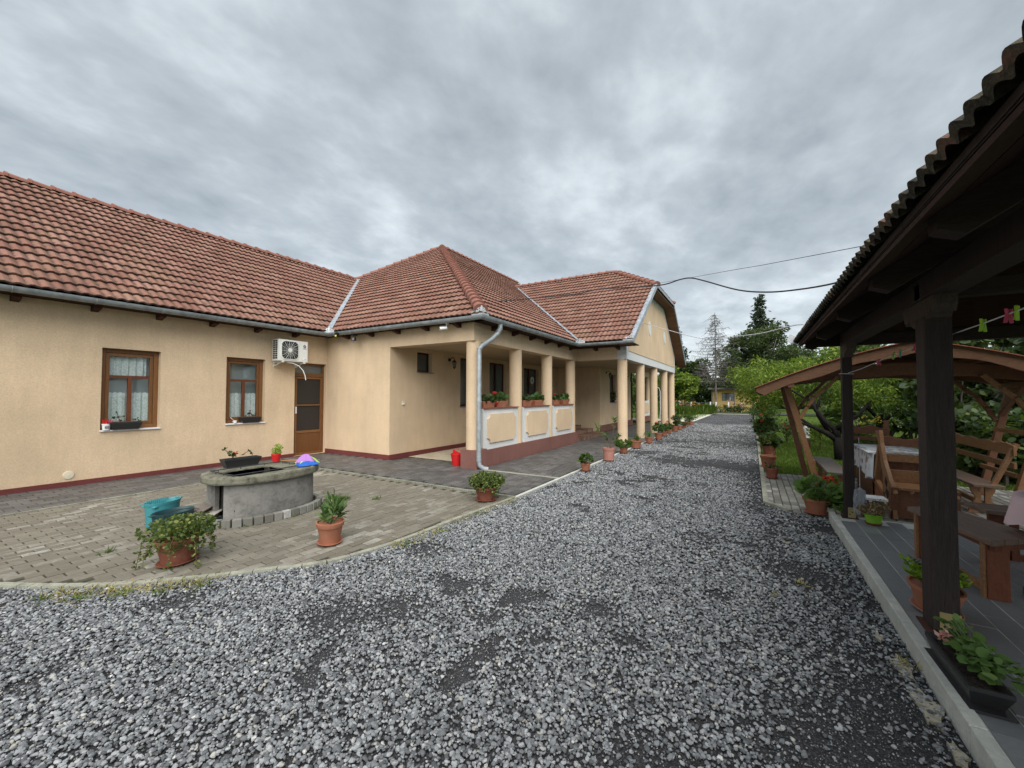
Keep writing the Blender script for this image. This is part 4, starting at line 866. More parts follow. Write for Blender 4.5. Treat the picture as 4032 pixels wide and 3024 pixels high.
def lantern(x, y, z, dx, dy, label):
    t = thing('wall_lantern', label, 'wall lamp', (x, y, z), math.atan2(dy, dx), 'black lanterns on the porch walls')
    MB().lathe([(.0001, 0), (.05, 0), (.045, .02), (.0001, .025)], 14, sx=1, sy=1.3).move(Matrix.Rotation(PI / 2, 4, 'Y')).build('wall_plate', M['black'], t)
    MB().tube([(.02, 0, 0), (.09, 0, .05), (.15, 0, .06), (.19, 0, .02), (.19, 0, -.02)], .011, 8).build('arm', M['black'], t, smooth=True)
    MB().lathe([(.0001, .0), (.03, -.01), (.075, -.06), (.08, -.07), (.0001, -.07)], 6, (.19, 0, -.01)).build('cap', M['black'], t)
    MB().lathe([(.06, 0), (.038, -.15)], 6, (.19, 0, -.085)).build('lamp_glass', M['lampglass'], t)
    for k in range(6): a = PI / 3 * k; MB().tube([(.19 + .062 * math.cos(a), .062 * math.sin(a), -.08), (.19 + .04 * math.cos(a), .04 * math.sin(a), -.235)], .005, 5).build('lamp_rib', M['black'], t)
    MB().lathe([(.0001, 0), (.042, 0), (.03, -.02), (.012, -.035), (.0001, -.06)], 8, (.19, 0, -.235)).build('base_finial', M['black'], t)
lantern(-7.75, 9.47, 2.66, 1, 0, 'black wall lantern beside the small square porch window'); lantern(-5.75, 18.2, 2.66, 1, 0, 'black wall lantern beside the tall window behind the portico columns'); lantern(-5.75, 21.9, 2.62, 1, 0, 'black wall lantern at the far end of the portico wall')
c = thing('security_camera', 'white bullet security camera under the eaves near the corner column', 'camera', (-5.78, 6.98, 3.20))
MB().lathe([(.0001, 0), (.04, 0), (.035, -.03), (.0001, -.03)], 14).build('mount_base', M['white'], c); MB().tube([(0, 0, -.02), (-.01, -.02, -.09)], .014, 8).build('bracket', M['white'], c)
MB().lathe([(.0001, -.09), (.036, -.085), (.038, .07), (.034, .075), (.026, .07), (.0001, .065)], 16).move(Matrix.Translation((-.04, -.09, -.13)) @ Vector((-.55, -.8, -.15)).to_track_quat('Z', 'Y').to_matrix().to_4x4()).build('camera_body', M['white'], c, smooth=True)
d_ = Vector((-.55, -.8, -.15)).normalized(); MB().lathe([(.0001, 0), (.024, 0), (.024, .004), (.0001, .005)], 12).move(Matrix.Translation(Vector((-.04, -.09, -.13)) + d_ * .069) @ d_.to_track_quat('Z', 'Y').to_matrix().to_4x4()).build('lens', M['black'], c)
f = thing('flood_light', 'small black flood light hanging from a rafter end near the valley', 'flood light', (-8.80, 6.95, 3.15))
MB().box(-.05, -.02, -.03, .08, .02, 0).build('mount', M['black'], f); MB().bar((-.05, 0, 0), (-.05, -.02, -.1), .01, .01).bar((.05, 0, 0), (.05, -.02, -.1), .01, .01).build('yoke', M['black'], f)
MB().box(-.06, -.05, -.15, .06, .0, -.06).build('housing', M['black'], f, bevel=.006); MB().box(-.042, -.056, -.14, .042, -.05, -.07).build('lamp_glass', M['lampglass'], f)
f = thing('gutter_lamp', 'small black box lamp with yellow sticker clipped to the gutter', 'lamp', (-9.32, 6.80, 3.17)); MB().box(-.05, -.03, -.03, .05, .03, .07).build('lamp_body', M['black'], f); MB().box(-.03, -.036, -.04, .03, -.03, 0).build('lamp_sticker', M['yellowled'], f)
f = thing('wall_socket', 'small cream wall socket beside the corner on the porch side wall', 'socket', (-7.74, 7.62, 1.40)); MB().box(-.008, -.045, -.045, .02, .045, .045).build('socket_plate', M['cream'], f, bevel=.006); MB().box(.02, -.03, -.03, .026, .03, .005).build('socket_flap', M['white'], f)
tag(MB().box(-5.95, 17.285, 1.75, -5.79 - .0, 17.299, 1.83).build('name_plate', M['cream']), 'small pale plate on wall beside the steps', 'plate')
v = MB().lathe([(.0001, 0), (.07, 0), (.066, .015), (.0001, .02)], 20).move(Matrix.Translation((-10.24, 2.22, .21)) @ Matrix.Rotation(PI / 2, 4, 'Y')).build('vent_cap', M['cream']); tag(v, 'round cream vent cap low on the yellow wall', 'vent')
w = thing('door_wreath', 'pale wreath hanging on the dark porch door', 'wreath', (-7.70, 14.66, 2.22)); mb = MB(); mb.tube([(.0, .10 * math.cos(t), .12 * math.sin(t)) for t in np.linspace(0, 2 * PI, 17)], .03, 6, cap=False); mb.build('wreath_ring', M['lace'], w); MB().box(-.01, -.03, -.2, .02, .05, -.1).build('bow', M['petalpink'], w)
f = thing('downpipe_hose', 'thin pale hose hanging behind the portico columns', 'hose', (-3.7, 19.2, 0)); MB().tube([(0, 0, 2.0), (.05, .05, 1.96), (.10, .1, 1.8), (.10, .1, 1.0), (.07, .1, .3), (.06, .1, .02)], .014, 7).build('hose_pipe', M['white'], f, smooth=True)
# ------------------------------------------------------------------ foliage builders
rf = np.random.RandomState(5)
def leaves(name, pts, size, mat, parent=None, aspect=.55, dirs=None, droop=.0, shape='diamond', sj=.35, flat=None, fold=.0):
    """many small leaf faces at pts (n,3)"""
    n = len(pts); pts = np.asarray(pts, float); s_ = size * (1 + sj * (rf.rand(n) * 2 - 1))
    if dirs is None:
        d = rf.normal(size=(n, 3)); d[:, 2] = d[:, 2] * (.5 if flat is None else flat) - droop
    else: d = np.asarray(dirs, float) + rf.normal(size=(n, 3)) * .25
    d /= np.linalg.norm(d, axis=1)[:, None] + 1e-9
    a = rf.normal(size=(n, 3)); a[:, 2] += (0 if flat is None else 2.5 * (1 - flat))
    w = np.cross(d, a); w /= np.linalg.norm(w, axis=1)[:, None] + 1e-9; nn = np.cross(w, d)
    if shape == 'diamond': prof = [(0, 0, 0), (.45, .5 * aspect, fold), (1, 0, 0), (.45, -.5 * aspect, fold)]
    elif shape == 'round':
        prof = [(.5 + .5 * math.cos(t), .5 * aspect * math.sin(t), .10 * (1 - abs(math.cos(t))) + .05 * ((k % 2) * 2 - 1)) for k, t in enumerate(np.linspace(PI, 3 * PI, 9)[:-1])]
    else: prof = [(0, .06 * aspect, 0), (.3, .5 * aspect, .03), (.75, .32 * aspect, 0), (1, 0, -.12), (.75, -.32 * aspect, 0), (.3, -.5 * aspect, .03)]
    k = len(prof); V = np.zeros((n, k, 3))
    for i, (x, y, z) in enumerate(prof): V[:, i] = pts + d * (s_ * x)[:, None] + w * (s_ * y)[:, None] + nn * (s_ * z)[:, None]
    me = bpy.data.meshes.new(name); me.vertices.add(n * k); me.vertices.foreach_set('co', V.reshape(-1)); me.loops.add(n * k); me.loops.foreach_set('vertex_index', np.arange(n * k, dtype=np.int32))
    me.polygons.add(n); me.polygons.foreach_set('loop_start', np.arange(0, n * k, k, dtype=np.int32)); me.polygons.foreach_set('loop_total', np.full(n, k, dtype=np.int32))
    at = me.attributes.new('rnd', 'FLOAT', 'FACE'); at.data.foreach_set('value', rf.rand(n)); me.update(calc_edges=True); me.materials.append(mat)
    o = bpy.data.objects.new(name, me); COL.objects.link(o)
    if parent: o.parent = parent
    return o
def blob(n, c, r, hollow=.5, squash=1):
    d = rf.normal(size=(n, 3)); d /= np.linalg.norm(d, axis=1)[:, None]; rr = (hollow + (1 - hollow) * rf.rand(n)) ** .6
    return np.array(c) + d * rr[:, None] * np.array(r)
def clumps(n, blobs, hollow=.55):
    v = np.array([b[1][0] * b[1][1] * b[1][2] for b in blobs]) ** .67; v = v / v.sum(); return np.concatenate([blob(max(3, int(n * q)), b[0], b[1], hollow) for q, b in zip(v, blobs)])
def crown_blobs(c, r, k, br, seed=0):
    q = np.random.RandomState(seed); out = []
    for i in range(k):
        d = q.normal(size=3); d /= np.linalg.norm(d); f = .25 + .85 * q.rand() ** .6; p = np.array(c) + d * np.array(r) * f; s_ = br * (.45 + .8 * q.rand()); out.append((p, (s_, s_, s_ * .72)))
    return out
def broad_tree(name, label, loc, H, cr, crz, nleaf, lsize, lmat, group=None, barkm='bark', k=26, seed=1, trunk=.25, zc=.62, cat='tree'):
    t = thing(name, label, cat, loc, 0, group); q = random.Random(seed); zt = H * .38
    tr = MB(); tr.tube([(0, 0, -.1), (.03 * H * q.uniform(-.3, .3), 0, zt * .5), (.05, .05, zt), (.08, 0, H * .7)], [trunk, trunk * .8, trunk * .62, trunk * .2], 8)
    blobs = crown_blobs((0, 0, H * zc), (cr, cr, crz), k, cr * .36, seed)
    for b in blobs[::2]:
        p = Vector(b[0]); st = Vector((0, 0, zt * q.uniform(.7, 1.3))); mid = st.lerp(p, .5) + Vector((0, 0, H * .03)); tr.tube([st, mid, p], [trunk * .35, trunk * .2, trunk * .06], 5)
    tr.build('trunk', M[barkm], t, smooth=2); leaves('crown', clumps(nleaf, blobs, .45), lsize, M[lmat], t, .6, droop=.2)
    return t
def conifer(name, label, loc, H, rad, n, lsize, lmat, seed=2, group=None, bare=False, sag=.25, z0=.12):
    t = thing(name, label, 'tree', loc, 0, group); q = np.random.RandomState(seed); tr = MB(); tr.tube([(0, 0, 0), (.05, 0, H * .5), (0, .05, H)], [H * .011, H * .007, .02], 7); P = []; D = []; br = MB()
    z = H * z0
    while z < H * .985:
        f = 1 - z / H; R_b = rad * (f ** .75) * (.75 + .5 * q.rand()); a = q.rand() * 6.28; m = 3 + int(4 * f)
        for i in range(m):
            aa = a + 6.28 * i / m + q.normal() * .3; L_ = R_b * (.6 + .6 * q.rand()); tip = Vector((math.cos(aa) * L_, math.sin(aa) * L_, z - sag * L_ + (L_ * .18)))
            b0 = Vector((0, 0, z)); md = b0.lerp(tip, .5) + Vector((0, 0, -sag * L_ * .35)); br.tube([b0, md, tip], [.026 + .02 * f, .02, .012], 4 if bare else 3, cap=False)
            if bare:
                for s_ in range(int(8 + 12 * f)):
                    u_ = .2 + .8 * q.rand(); p = b0.lerp(tip, u_) + Vector((0, 0, -sag * L_ * .5 * (1 - abs(2 * u_ - 1)))); e = p + Vector((q.normal() * .28, q.normal() * .28, -.15 - .3 * q.rand())); br.tube([p, e], [.014, .009], 3, cap=False)
            else:
                k = int(n * L_ / rad / 40) + 4; u_ = q.rand(k) ** .8; b0n, tn = np.array(b0), np.array(tip); p = b0n + (tn - b0n) * u_[:, None]; p[:, 2] -= sag * L_ * .35 * (1 - np.abs(2 * u_ - 1)); p += q.normal(size=(k, 3)) * np.array([.16, .16, .10]) * (rad / 2.5); P.append(p)
                dd_ = np.tile((tn - b0n) / (L_ + .01), (k, 1)) * .7 + q.normal(size=(k, 3)) * .6; dd_[:, 2] -= .45; D.append(dd_)
        z += H * .028 * (.7 + .6 * q.rand())
    tr.build('trunk', M['deadwood' if bare else 'bark'], t); br.build('branches', M['deadwood' if bare else 'bark'], t)
    if not bare: P = np.concatenate(P); leaves('crown', P, lsize, M[lmat], t, .4, dirs=np.concatenate(D))
    return t
# ------------------------------------------------------------------ potted plants
def pot_mb(r, h, taper=.72, rim=.02, squash=1):
    rb = r * taper; return MB().lathe([(.0001, 0), (rb, 0), (rb + (r - rb) * .75, h * .76), (rb + (r - rb) * .8, h * .78), (r * 1.0, h * .80), (r * 1.03, h * .86), (r * 1.05, h), (r * .95, h), (r * .92, h * .9), (.0001, h * .88)], 26, sy=squash)
def pot(name, label, x, y, r, h, z=.018, mat='terra', saucer=True, taper=.7, squash=1, rz=0, group=None, cat='potted plant', saucermat=None):
    t = thing(name, label, cat, (x, y, z), rz, group)
    pot_mb(r, h, taper, squash=squash).move(Matrix.Translation((0, 0, .012 if saucer else 0))).build('pot', M[mat], t, smooth=True)
    MB().lathe([(.0001, h * .9), (r * .92, h * .9), (r * .5, h * .93), (.0001, h * .94)], 16, sy=squash).build('soil', M['soil'], t)
    if saucer: MB().lathe([(.0001, 0), (r * .76, 0), (r * .96, .026), (r * .92, .028), (r * .74, .010), (.0001, .010)], 24, sy=squash).build('saucer', M[saucermat or mat], t, smooth=True)
    return t
def stems(t, pts, base, r=.004, mat='stem', name='stem'):
    mb = MB()
    for p in pts: b = Vector(base) + Vector((rf.normal() * .02, rf.normal() * .02, 0)); p = Vector(p); mb.tube([b, b.lerp(p, .5) + Vector((rf.normal() * .01, rf.normal() * .01, .02)), p], r, 4, cap=False)
    mb.build(name, M[mat], t)
def flowers(t, pts, r, mat='petalred', n=46, name='flower'):
    for p in pts: leaves(name, blob(n, p, (r, r, r * .75), .6), r * .62, M[mat], t, .9, shape='diamond', fold=.1)
def geranium(t, c, rad, hz, n=90, size=.075, nf=1, fr=.035, mat='leafger', fpos=None, fmat='petalred'):
    P = blob(n, c, (rad, rad, hz), .5); P[:, 2] = np.maximum(P[:, 2], c[2] - hz * .7); d = (P - np.array([c[0], c[1], c[2] - hz])); d[:, 2] *= .35
    leaves('foliage', P, size, M[mat], t, 1.0, dirs=d / np.linalg.norm(d, axis=1)[:, None], shape='round'); stems(t, P[::4] , (c[0], c[1], c[2] - hz * .8), .0035)
    fp = fpos if fpos is not None else [(c[0] + rf.uniform(-.6, .6) * rad, c[1] + rf.uniform(-.6, .6) * rad, c[2] + hz * rf.uniform(.8, 1.15)) for _ in range(nf)]
    if fp: stems(t, fp, (c[0], c[1], c[2]), .003, name='flower_stem'); flowers(t, fp, fr, fmat)
# yard pots
t = pot('potted_shrub', 'wide brown pot of trailing small-leaved shrub nearest the left edge of the brick yard', -4.71, 1.76, .155, .23, mat='terrabrown', squash=1.25, rz=.5)
bl = [((.0, 0, .33), (.2, .2, .11)), ((.14, .05, .34), (.15, .15, .12)), ((-.14, -.08, .31), (.15, .14, .10)), ((.05, -.14, .27), (.13, .12, .12)), ((.18, -.02, .24), (.09, .1, .13)), ((-.12, .16, .3), (.12, .12, .1)), ((.1, .2, .28), (.12, .1, .1))]
leaves('foliage', clumps(1500, bl, .5), .030, M['leafbush'], t, .75, shape='round'); stems(t, [b[0] for b in bl], (0, 0, .2), .006, 'stembrown')
for a in range(9):
    an = a * .7 + .3; p0 = Vector((.13 * math.cos(an), .13 * math.sin(an), .28)); p1 = p0 + Vector((.13 * math.cos(an), .13 * math.sin(an), -.05)); p2 = p1 + Vector((.04 * math.cos(an), .04 * math.sin(an), -.12 - .06 * (a % 3)))
    MB().tube([p0, p1, p2], .003, 4).build('runner', M['stembrown'], t); pts = np.array([np.array(p1) * (1 - u_) + np.array(p2) * u_ for u_ in np.linspace(0, 1, 14)]); leaves('foliage', np.concatenate([pts, pts]) + rf.normal(size=(28, 3)) * .015, .028, M['leafbush'], t, .75, shape='round')
t = pot('potted_oleander', 'terracotta pot with young oleander standing alone on the brick yard', -3.93, 2.82, .17, .22, squash=.8, rz=-.6)
P = []; D = []
for sx, sy, hh, lx, ly in ((-.02, .01, .24, -.05, .02), (.03, -.01, .2, .10, .06), (.0, .03, .15, .03, .1), (-.01, -.02, .12, 0, -.04)):
    a = Vector((sx, sy, .20)); b = Vector((sx + lx, sy + ly, .20 + hh * 1.1)); MB().tube([a, a.lerp(b, .5), b], .006, 5).build('stem', M['stem'], t)
    for k in range(26): u_ = .15 + .85 * rf.rand() ** .7; p = a.lerp(b, u_); an = rf.rand() * 6.28; P.append(p); D.append((math.cos(an) * .75, math.sin(an) * .75, .35 + .9 * u_ ** 2))
leaves('foliage', P, .12, M['leafoleander'], t, .2, dirs=D, shape='lance')
t = pot('potted_box_bush', 'brown bowl pot with dense light green bush at the corner of the walkway', -3.50, 5.16, .175, .20, mat='terrabrown', taper=.62)
bl = [((0, 0, .30), (.2, .2, .11)), ((.15, .05, .31), (.14, .14, .11)), ((-.15, -.03, .29), (.14, .14, .10)), ((.02, -.14, .26), (.14, .12, .11)), ((.05, .15, .3), (.16, .12, .1)), ((.20, -.06, .22), (.08, .08, .1)), ((-.02, -.02, .36), (.13, .13, .07))]
leaves('foliage', clumps(1900, bl, .5), .030, M['leafbush'], t, .8, shape='round')
# pots along the left edge of the drive
t = pot('potted_hydrangea', 'small terracotta pot with leafy green plant nearest the gravel on the left', -3.06, 8.25, .105, .15); geranium(t, (0, 0, .24), .12, .08, 70, .075, 0, mat='leafmid')
t = pot('potted_oleander', 'tall pale pink pot with thin leggy oleander before the first portico column', -3.05, 9.83, .145, .30, mat='terrapink', taper=.85)
for a, b in (((0, 0, .27), (-.32, .0, .86)), ((.02, .0, .27), (.12, .12, 1.02)), ((.03, .02, .27), (-.02, -.1, .62)), ((0, .02, .27), (.24, .05, .6))):
    a, b = Vector(a), Vector(b); MB().tube([a, a.lerp(b, .5) + Vector((.02, 0, -.03)), b], [.008, .006, .004], 5).build('stem', M['stembrown'], t); P = []; D = []
    for k in range(34): u_ = .5 + .55 * rf.rand() ** .6; p = a.lerp(b, min(u_, 1)); an = rf.rand() * 6.28; P.append(p); D.append((math.cos(an), math.sin(an), .2 + .6 * u_))
    leaves('foliage', P, .10, M['leafoleander'], t, .2, dirs=D, shape='lance')
t = pot('potted_geranium', 'low terracotta pot with bushy green geranium beside the first portico column', -3.09, 11.33, .115, .15); geranium(t, (0, 0, .24), .17, .09, 110, .09, 0, mat='leafmid')
t = pot('potted_fern', 'wide terracotta pot holding a small fern tuft before the second portico column', -3.06, 12.6, .16, .22, taper=.72); leaves('foliage', blob(90, (0.02, 0, .27), (.08, .08, .07), .2), .10, M['leafmid'], t, .2, dirs=rf.normal(size=(90, 3)) * .5 + np.array([0, 0, .8]), shape='lance')
t = pot('potted_lily', 'terracotta pot with long strap-leaved lily between second and third columns', -3.02, 14.19, .13, .19); 
for k in range(20):
    an = k * 2.4; L_ = .16 + .1 * rf.rand(); up = .16 + .14 * rf.rand(); mb = MB(); c_, s_ = math.cos(an), math.sin(an); pr = [(0, .18), (L_ * .4, .18 + up * .8), (L_ * .8, .18 + up * .8), (L_ * 1.25, .18 + up * .15)]
    V = []; 
    for i, (a, z) in enumerate(pr): wd = .017 * (1 - .28 * i); V += [(c_ * a - s_ * wd, s_ * a + c_ * wd, z), (c_ * a + s_ * wd, s_ * a - c_ * wd, z)]
    mb.add(V, [(2 * i, 2 * i + 1, 2 * i + 3, 2 * i + 2) for i in range(3)]); mb.build('leaf_blade', M['leafoleander'], t)
t = pot('potted_geranium', 'terracotta pot with tall red-flowered geranium beside the strap-leaved lily', -2.98, 15.6, .14, .22); geranium(t, (0, 0, .40), .17, .16, 130, .08, 0, fpos=[(.06, -.05, .66), (-.08, .02, .60)], fr=.04)
t = pot('potted_geranium', 'terracotta pot with red geranium blooms behind the tall red geranium', -3.02, 16.9, .13, .19); geranium(t, (0, 0, .32), .17, .12, 110, .08, 0, fpos=[(.08, -.05, .50), (-.05, -.1, .44), (.12, .1, .58)], fr=.045, fmat='petalred')
t = pot('potted_geranium', 'terracotta pot with low dark geranium, middle of the column row', -3.08, 18.3, .13, .18); geranium(t, (0, 0, .28), .17, .10, 110, .08, 0, fpos=[(-.05, -.08, .40)], fr=.04, fmat='petalpink')
t = pot('potted_shrub', 'terracotta pot with tall bushy dark shrub before the fourth column', -3.02, 19.44, .15, .23); leaves('foliage', clumps(700, crown_blobs((0, 0, .52), (.25, .25, .26), 9, .13, 4)), .06, M['leafdark'], t, .6); stems(t, [(0, 0, .6), (.1, .1, .7)], (0, 0, .2), .008, 'stembrown')
t = pot('potted_shrub', 'terracotta pot with pale green shrub and white blossom before the last column', -2.96, 20.4, .13, .2); leaves('foliage', clumps(500, crown_blobs((0, 0, .42), (.2, .2, .2), 8, .11, 5)), .055, M['leafbush'], t, .6); flowers(t, [(.1, -.1, .5), (-.05, -.12, .42), (.15, .05, .4)], .035, 'petalwhite', 20)
t = pot('potted_shrub', 'flat dish pot with small round dark bush further down the row', -2.95, 21.6, .14, .10); leaves('foliage', clumps(300, crown_blobs((0, 0, .24), (.14, .14, .12), 6, .09, 6)), .05, M['leafdark'], t, .6)
t = pot('potted_shrub', 'terracotta pot with round green bush, second to last of the drive row', -3.0, 23.1, .15, .2); leaves('foliage', clumps(700, crown_blobs((0, 0, .44), (.25, .25, .2), 9, .13, 7)), .055, M['leafmid'], t, .6)
t = pot('potted_shrub', 'terracotta pot with dark round bush, last of the drive row', -2.92, 24.3, .14, .18); leaves('foliage', clumps(500, crown_blobs((0, 0, .40), (.22, .22, .18), 8, .12, 8)), .055, M['leafdark'], t, .6)
# right side pots
t = pot('potted_geranium', 'terracotta bowl with large round-leaved geranium and one red bloom beside the far post', .72, 6.86, .15, .20, taper=.68, z=.016); geranium(t, (.06, .0, .33), .23, .15, 190, .085, 0, mat='leafgerbright', fpos=[(.13, -.14, .50)], fr=.06)
leaves('foliage', blob(60, (.25, .0, .22), (.13, .13, .15), .4), .09, M['leafgerbright'], t, 1.0, shape='round', flat=.3)
t = pot('potted_seedling', 'weathered terracotta pot with wilting leaves at the corner of the garden paving', .30, 9.35, .115, .19, z=.016, mat='terrabrown'); leaves('foliage', blob(60, (0, 0, .23), (.12, .12, .06), .3), .06, M['leafdark'], t, .6); flowers(t, [(.06, -.06, .21)], .02, 'petalyellow', 14)
t = pot('empty_pot', 'wide terracotta pot with only sparse weeds behind the wilting pot', .28, 10.75, .155, .25, cat='flower pot', taper=.75); leaves('foliage', blob(24, (0, 0, .26), (.1, .1, .04), .2), .05, M['leafdry'], t, .3)
t = pot('potted_geranium', 'dark green leafy geranium in brown pot at the lawn edge', .36, 13.0, .16, .2, mat='terrabrown'); geranium(t, (.03, 0, .38), .24, .16, 150, .11, 0, mat='leafdark')
t = pot('potted_geranium', 'tall red-dotted geranium bush in terracotta pot further along the lawn edge', .34, 15.2, .16, .2); geranium(t, (0, 0, .55), .26, .32, 260, .10, 0, mat='leafdark', fpos=[(-.1, -.2, .80)], fr=.05)
t = pot('potted_geranium', 'last potted geranium of the lawn edge below the rose hedge', .30, 17.4, .16, .2, mat='terrabrown'); geranium(t, (0, 0, .5), .26, .3, 220, .10, 0, mat='leafmid', fpos=[(.2, -.1, .75)], fr=.045)
t = pot('small_plant_pot', 'lime green pot of dried brown flowers beside the far post', 1.20, 6.30, .085, .11, z=TZ, mat='lime', saucermat='terrabrown', taper=.8); leaves('foliage', clumps(420, [((0, 0, .17), (.12, .12, .07)), ((.05, .02, .2), (.1, .1, .06)), ((-.07, 0, .16), (.07, .07, .05))]), .028, M['leafdry'], t, .7, shape='round'); leaves('foliage', blob(60, (.05, .05, .25), (.06, .06, .05), .2), .03, M['leafdark'], t, .4)
t = pot('potted_succulent', 'oval terracotta planter with bright leafy succulent behind the near dark post', 1.08, 3.98, .13, .17, z=TZ, squash=1.35, rz=.2, taper=.72, saucermat='terrapink')
for q in range(26):
    an = q * 2.4; rr = .05 + .12 * rf.rand(); tip = Vector((math.cos(an) * rr * 1.25, math.sin(an) * rr * 1.3, .22 + .09 * rf.rand())); pts = []; D = []
    for k in range(22): u_ = .45 + .55 * k / 22; p = Vector((0, 0, .15)).lerp(tip, u_); a2 = k * 2.2; pts.append(p); D.append((math.cos(a2) * .8, math.sin(a2) * .8, .6))
    MB().tube([(0, 0, .14), Vector((0, 0, .16)).lerp(tip, .5), tip], .004, 4).build('stem', M['stem'], t); leaves('foliage', pts, .036, M['leaflime' if q % 3 else 'leafbush'], t, .55, dirs=D, shape='round')
# ------------------------------------------------------------------ window boxes
def trough(name, label, c, L_, w, h, mat, rz=0, cat='window box', group=None):
    t = thing(name, label, cat, c, rz, group); a, b = L_ / 2, w / 2; k = .86
    V = [(-a * k, -b * k, 0), (a * k, -b * k, 0), (a * k, b * k, 0), (-a * k, b * k, 0), (-a, -b, h), (a, -b, h), (a, b, h), (-a, b, h), (-a - .012, -b - .012, h), (a + .012, -b - .012, h), (a + .012, b + .012, h), (-a - .012, b + .012, h), (-a - .012, -b - .012, h - .02), (a + .012, -b - .012, h - .02), (a + .012, b + .012, h - .02), (-a - .012, b + .012, h - .02),
         (-a + .01, -b + .01, h - .03), (a - .01, -b + .01, h - .03), (a - .01, b - .01, h - .03), (-a + .01, b - .01, h - .03)]
    F = [(0, 3, 2, 1)] + [(i, (i + 1) % 4, (i + 1) % 4 + 12, i + 12) for i in range(4)] + [(12 + i, 12 + (i + 1) % 4, 8 + (i + 1) % 4, 8 + i) for i in range(4)] + [(8 + i, 8 + (i + 1) % 4, 4 + (i + 1) % 4, 4 + i) for i in range(4)] + [(4 + i, 4 + (i + 1) % 4, 16 + (i + 1) % 4, 16 + i) for i in range(4)]
    MB().add(V, F, .5).build('box', M[mat], t); MB().box(-a + .01, -b + .01, h - .035, a - .01, b - .01, h - .028).build('soil', M['soil'], t); return t
def sprig(t, base, pts, lsz=.045, fl=None, lm='leafdark'):
    mb = MB(); b = Vector(base); path = [b] + [Vector(p) for p in pts]; mb.tube(path, .0045, 5); mb.build('stem', M['stembrown'], t)
    leaves('foliage', [tuple(p) for p in pts] * 3, lsz, M[lm], t, .95, shape='round')
    if fl: flowers(t, [pts[-1]], fl, n=30)
t = trough('window_box', 'black trough with two leggy sprigs on the left window sill', (-10.225, 2.94, .956), .44, .13, .13, 'blackplastic', PI / 2); 
sprig(t, (-.10, 0, .12), [(-.07, 0, .17), (-.09, .0, .22), (-.03, .0, .24), (-.14, .01, .22)]); sprig(t, (-.08, 0, .12), [(-.10, 0, .24), (-.12, 0, .32)], .03); sprig(t, (.10, 0, .12), [(.13, 0, .17), (.17, 0, .2), (.2, 0, .14)], .035)
t = trough('window_box', 'black trough with small red-budded plant on the window sill nearer the door', (-10.235, 5.17, .956), .42, .13, .13, 'blackplastic', PI / 2)
for q in (-.06, -.02, .03, .08): sprig(t, (q, 0, .12), [(q + rf.uniform(-.03, .03), 0, .17), (q + rf.uniform(-.05, .05), 0, .22)], .032)
sprig(t, (.05, 0, .12), [(.03, 0, .2), (.0, 0, .28)], .02, .018)
t = thing('white_pot', 'white painted pot with red plastic tools on the left window sill', 'pot', (-10.215, 2.675, .957)); MB().lathe([(.0001, 0), (.05, 0), (.058, .10), (.062, .10), (.062, .115), (.0001, .11)], 16).build('pot', M['white'], t, smooth=True); MB().box(.045, -.03, .03, .058, .03, .075).build('painted_motif', M['conc'], t)
for k in range(5): MB().bar((.0, -.03 + k * .015, .10), (.02, -.05 + k * .035, .20 - .01 * abs(k - 1)), .022, .012).build('tool_handle', M['red'], t)
MB().lathe([(.0001, 0), (.04, 0), (.045, .03), (.0001, .04)], 10, (.0, .05, .10)).build('glove', M['navy'], t)
t = thing('white_mug', 'small white cup holding a brush on the sill of the window nearer the door', 'cup', (-10.215, 4.84, .957)); MB().lathe([(.0001, 0), (.032, 0), (.036, .065), (.032, .065), (.0001, .01)], 14).build('cup', M['white'], t, smooth=True); MB().tube([(0, -.03, .02), (0, -.055, .035), (0, -.03, .055)], .006, 6).build('handle', M['white'], t); MB().bar((0, 0, .03), (0, -.10, .14), .012, .008).build('brush', M['white'], t)
# planter boxes on the porch parapet
spots = [(7.86, 'terracotta trough of geraniums half hidden behind the downspout', 0, []), (8.42, 'terracotta trough with red-blooming geraniums beside the second porch column', 1, [(-.22, .0, .34), (.24, -.02, .25), (-.28, -.1, .08)]),
         (9.72, 'terracotta trough of green geraniums, left box of the middle parapet', 2, []), (10.42, 'terracotta trough of green geraniums, right box of the middle parapet', 3, []),
         (11.62, 'terracotta trough with one tall red bloom, left box of the last parapet', 4, [(.02, 0, .32), (-.2, 0, .22)]), (12.36, 'terracotta trough of dark green geraniums, right box of the last parapet', 5, [])]
for yy, lb, k, fl in spots:
    t = trough('parapet_planter', lb, (-5.33, yy, 1.326), .50, .17, .15, 'terra', PI / 2, 'planter', 'geranium troughs on the porch parapet')
    P = np.concatenate([blob(60, (-.14, 0, .21), (.15, .11, .08), .4), blob(60, (.13, 0, .20 + .03 * (k % 2)), (.15, .11, .09), .4)]); d = rf.normal(size=(120, 3)); d[:, 2] = d[:, 2] * .3 - .05
    leaves('foliage', P, .085, M['leafger'] if k % 2 else M['leafdark'], t, 1.0, dirs=d, shape='round')
    if k == 1: leaves('foliage', blob(70, (.0, 0, .28), (.1, .08, .08), .3), .06, M['leafbush'], t, .8, shape='round')
    if fl: stems(t, fl, (0, 0, .12), .003, name='flower_stem'); flowers(t, fl, .042, 'petalred' if k != 1 else 'petalred', 50)
t = pot('small_plant_pot', 'dark leafy plant pot on the tall window sill inside the portico', -5.66, 19.0, .08, .12, z=1.30, mat='blackplastic', saucer=False); leaves('foliage', blob(160, (0, 0, .3), (.12, .2, .22), .3), .11, M['leafdark'], t, .35, shape='lance')
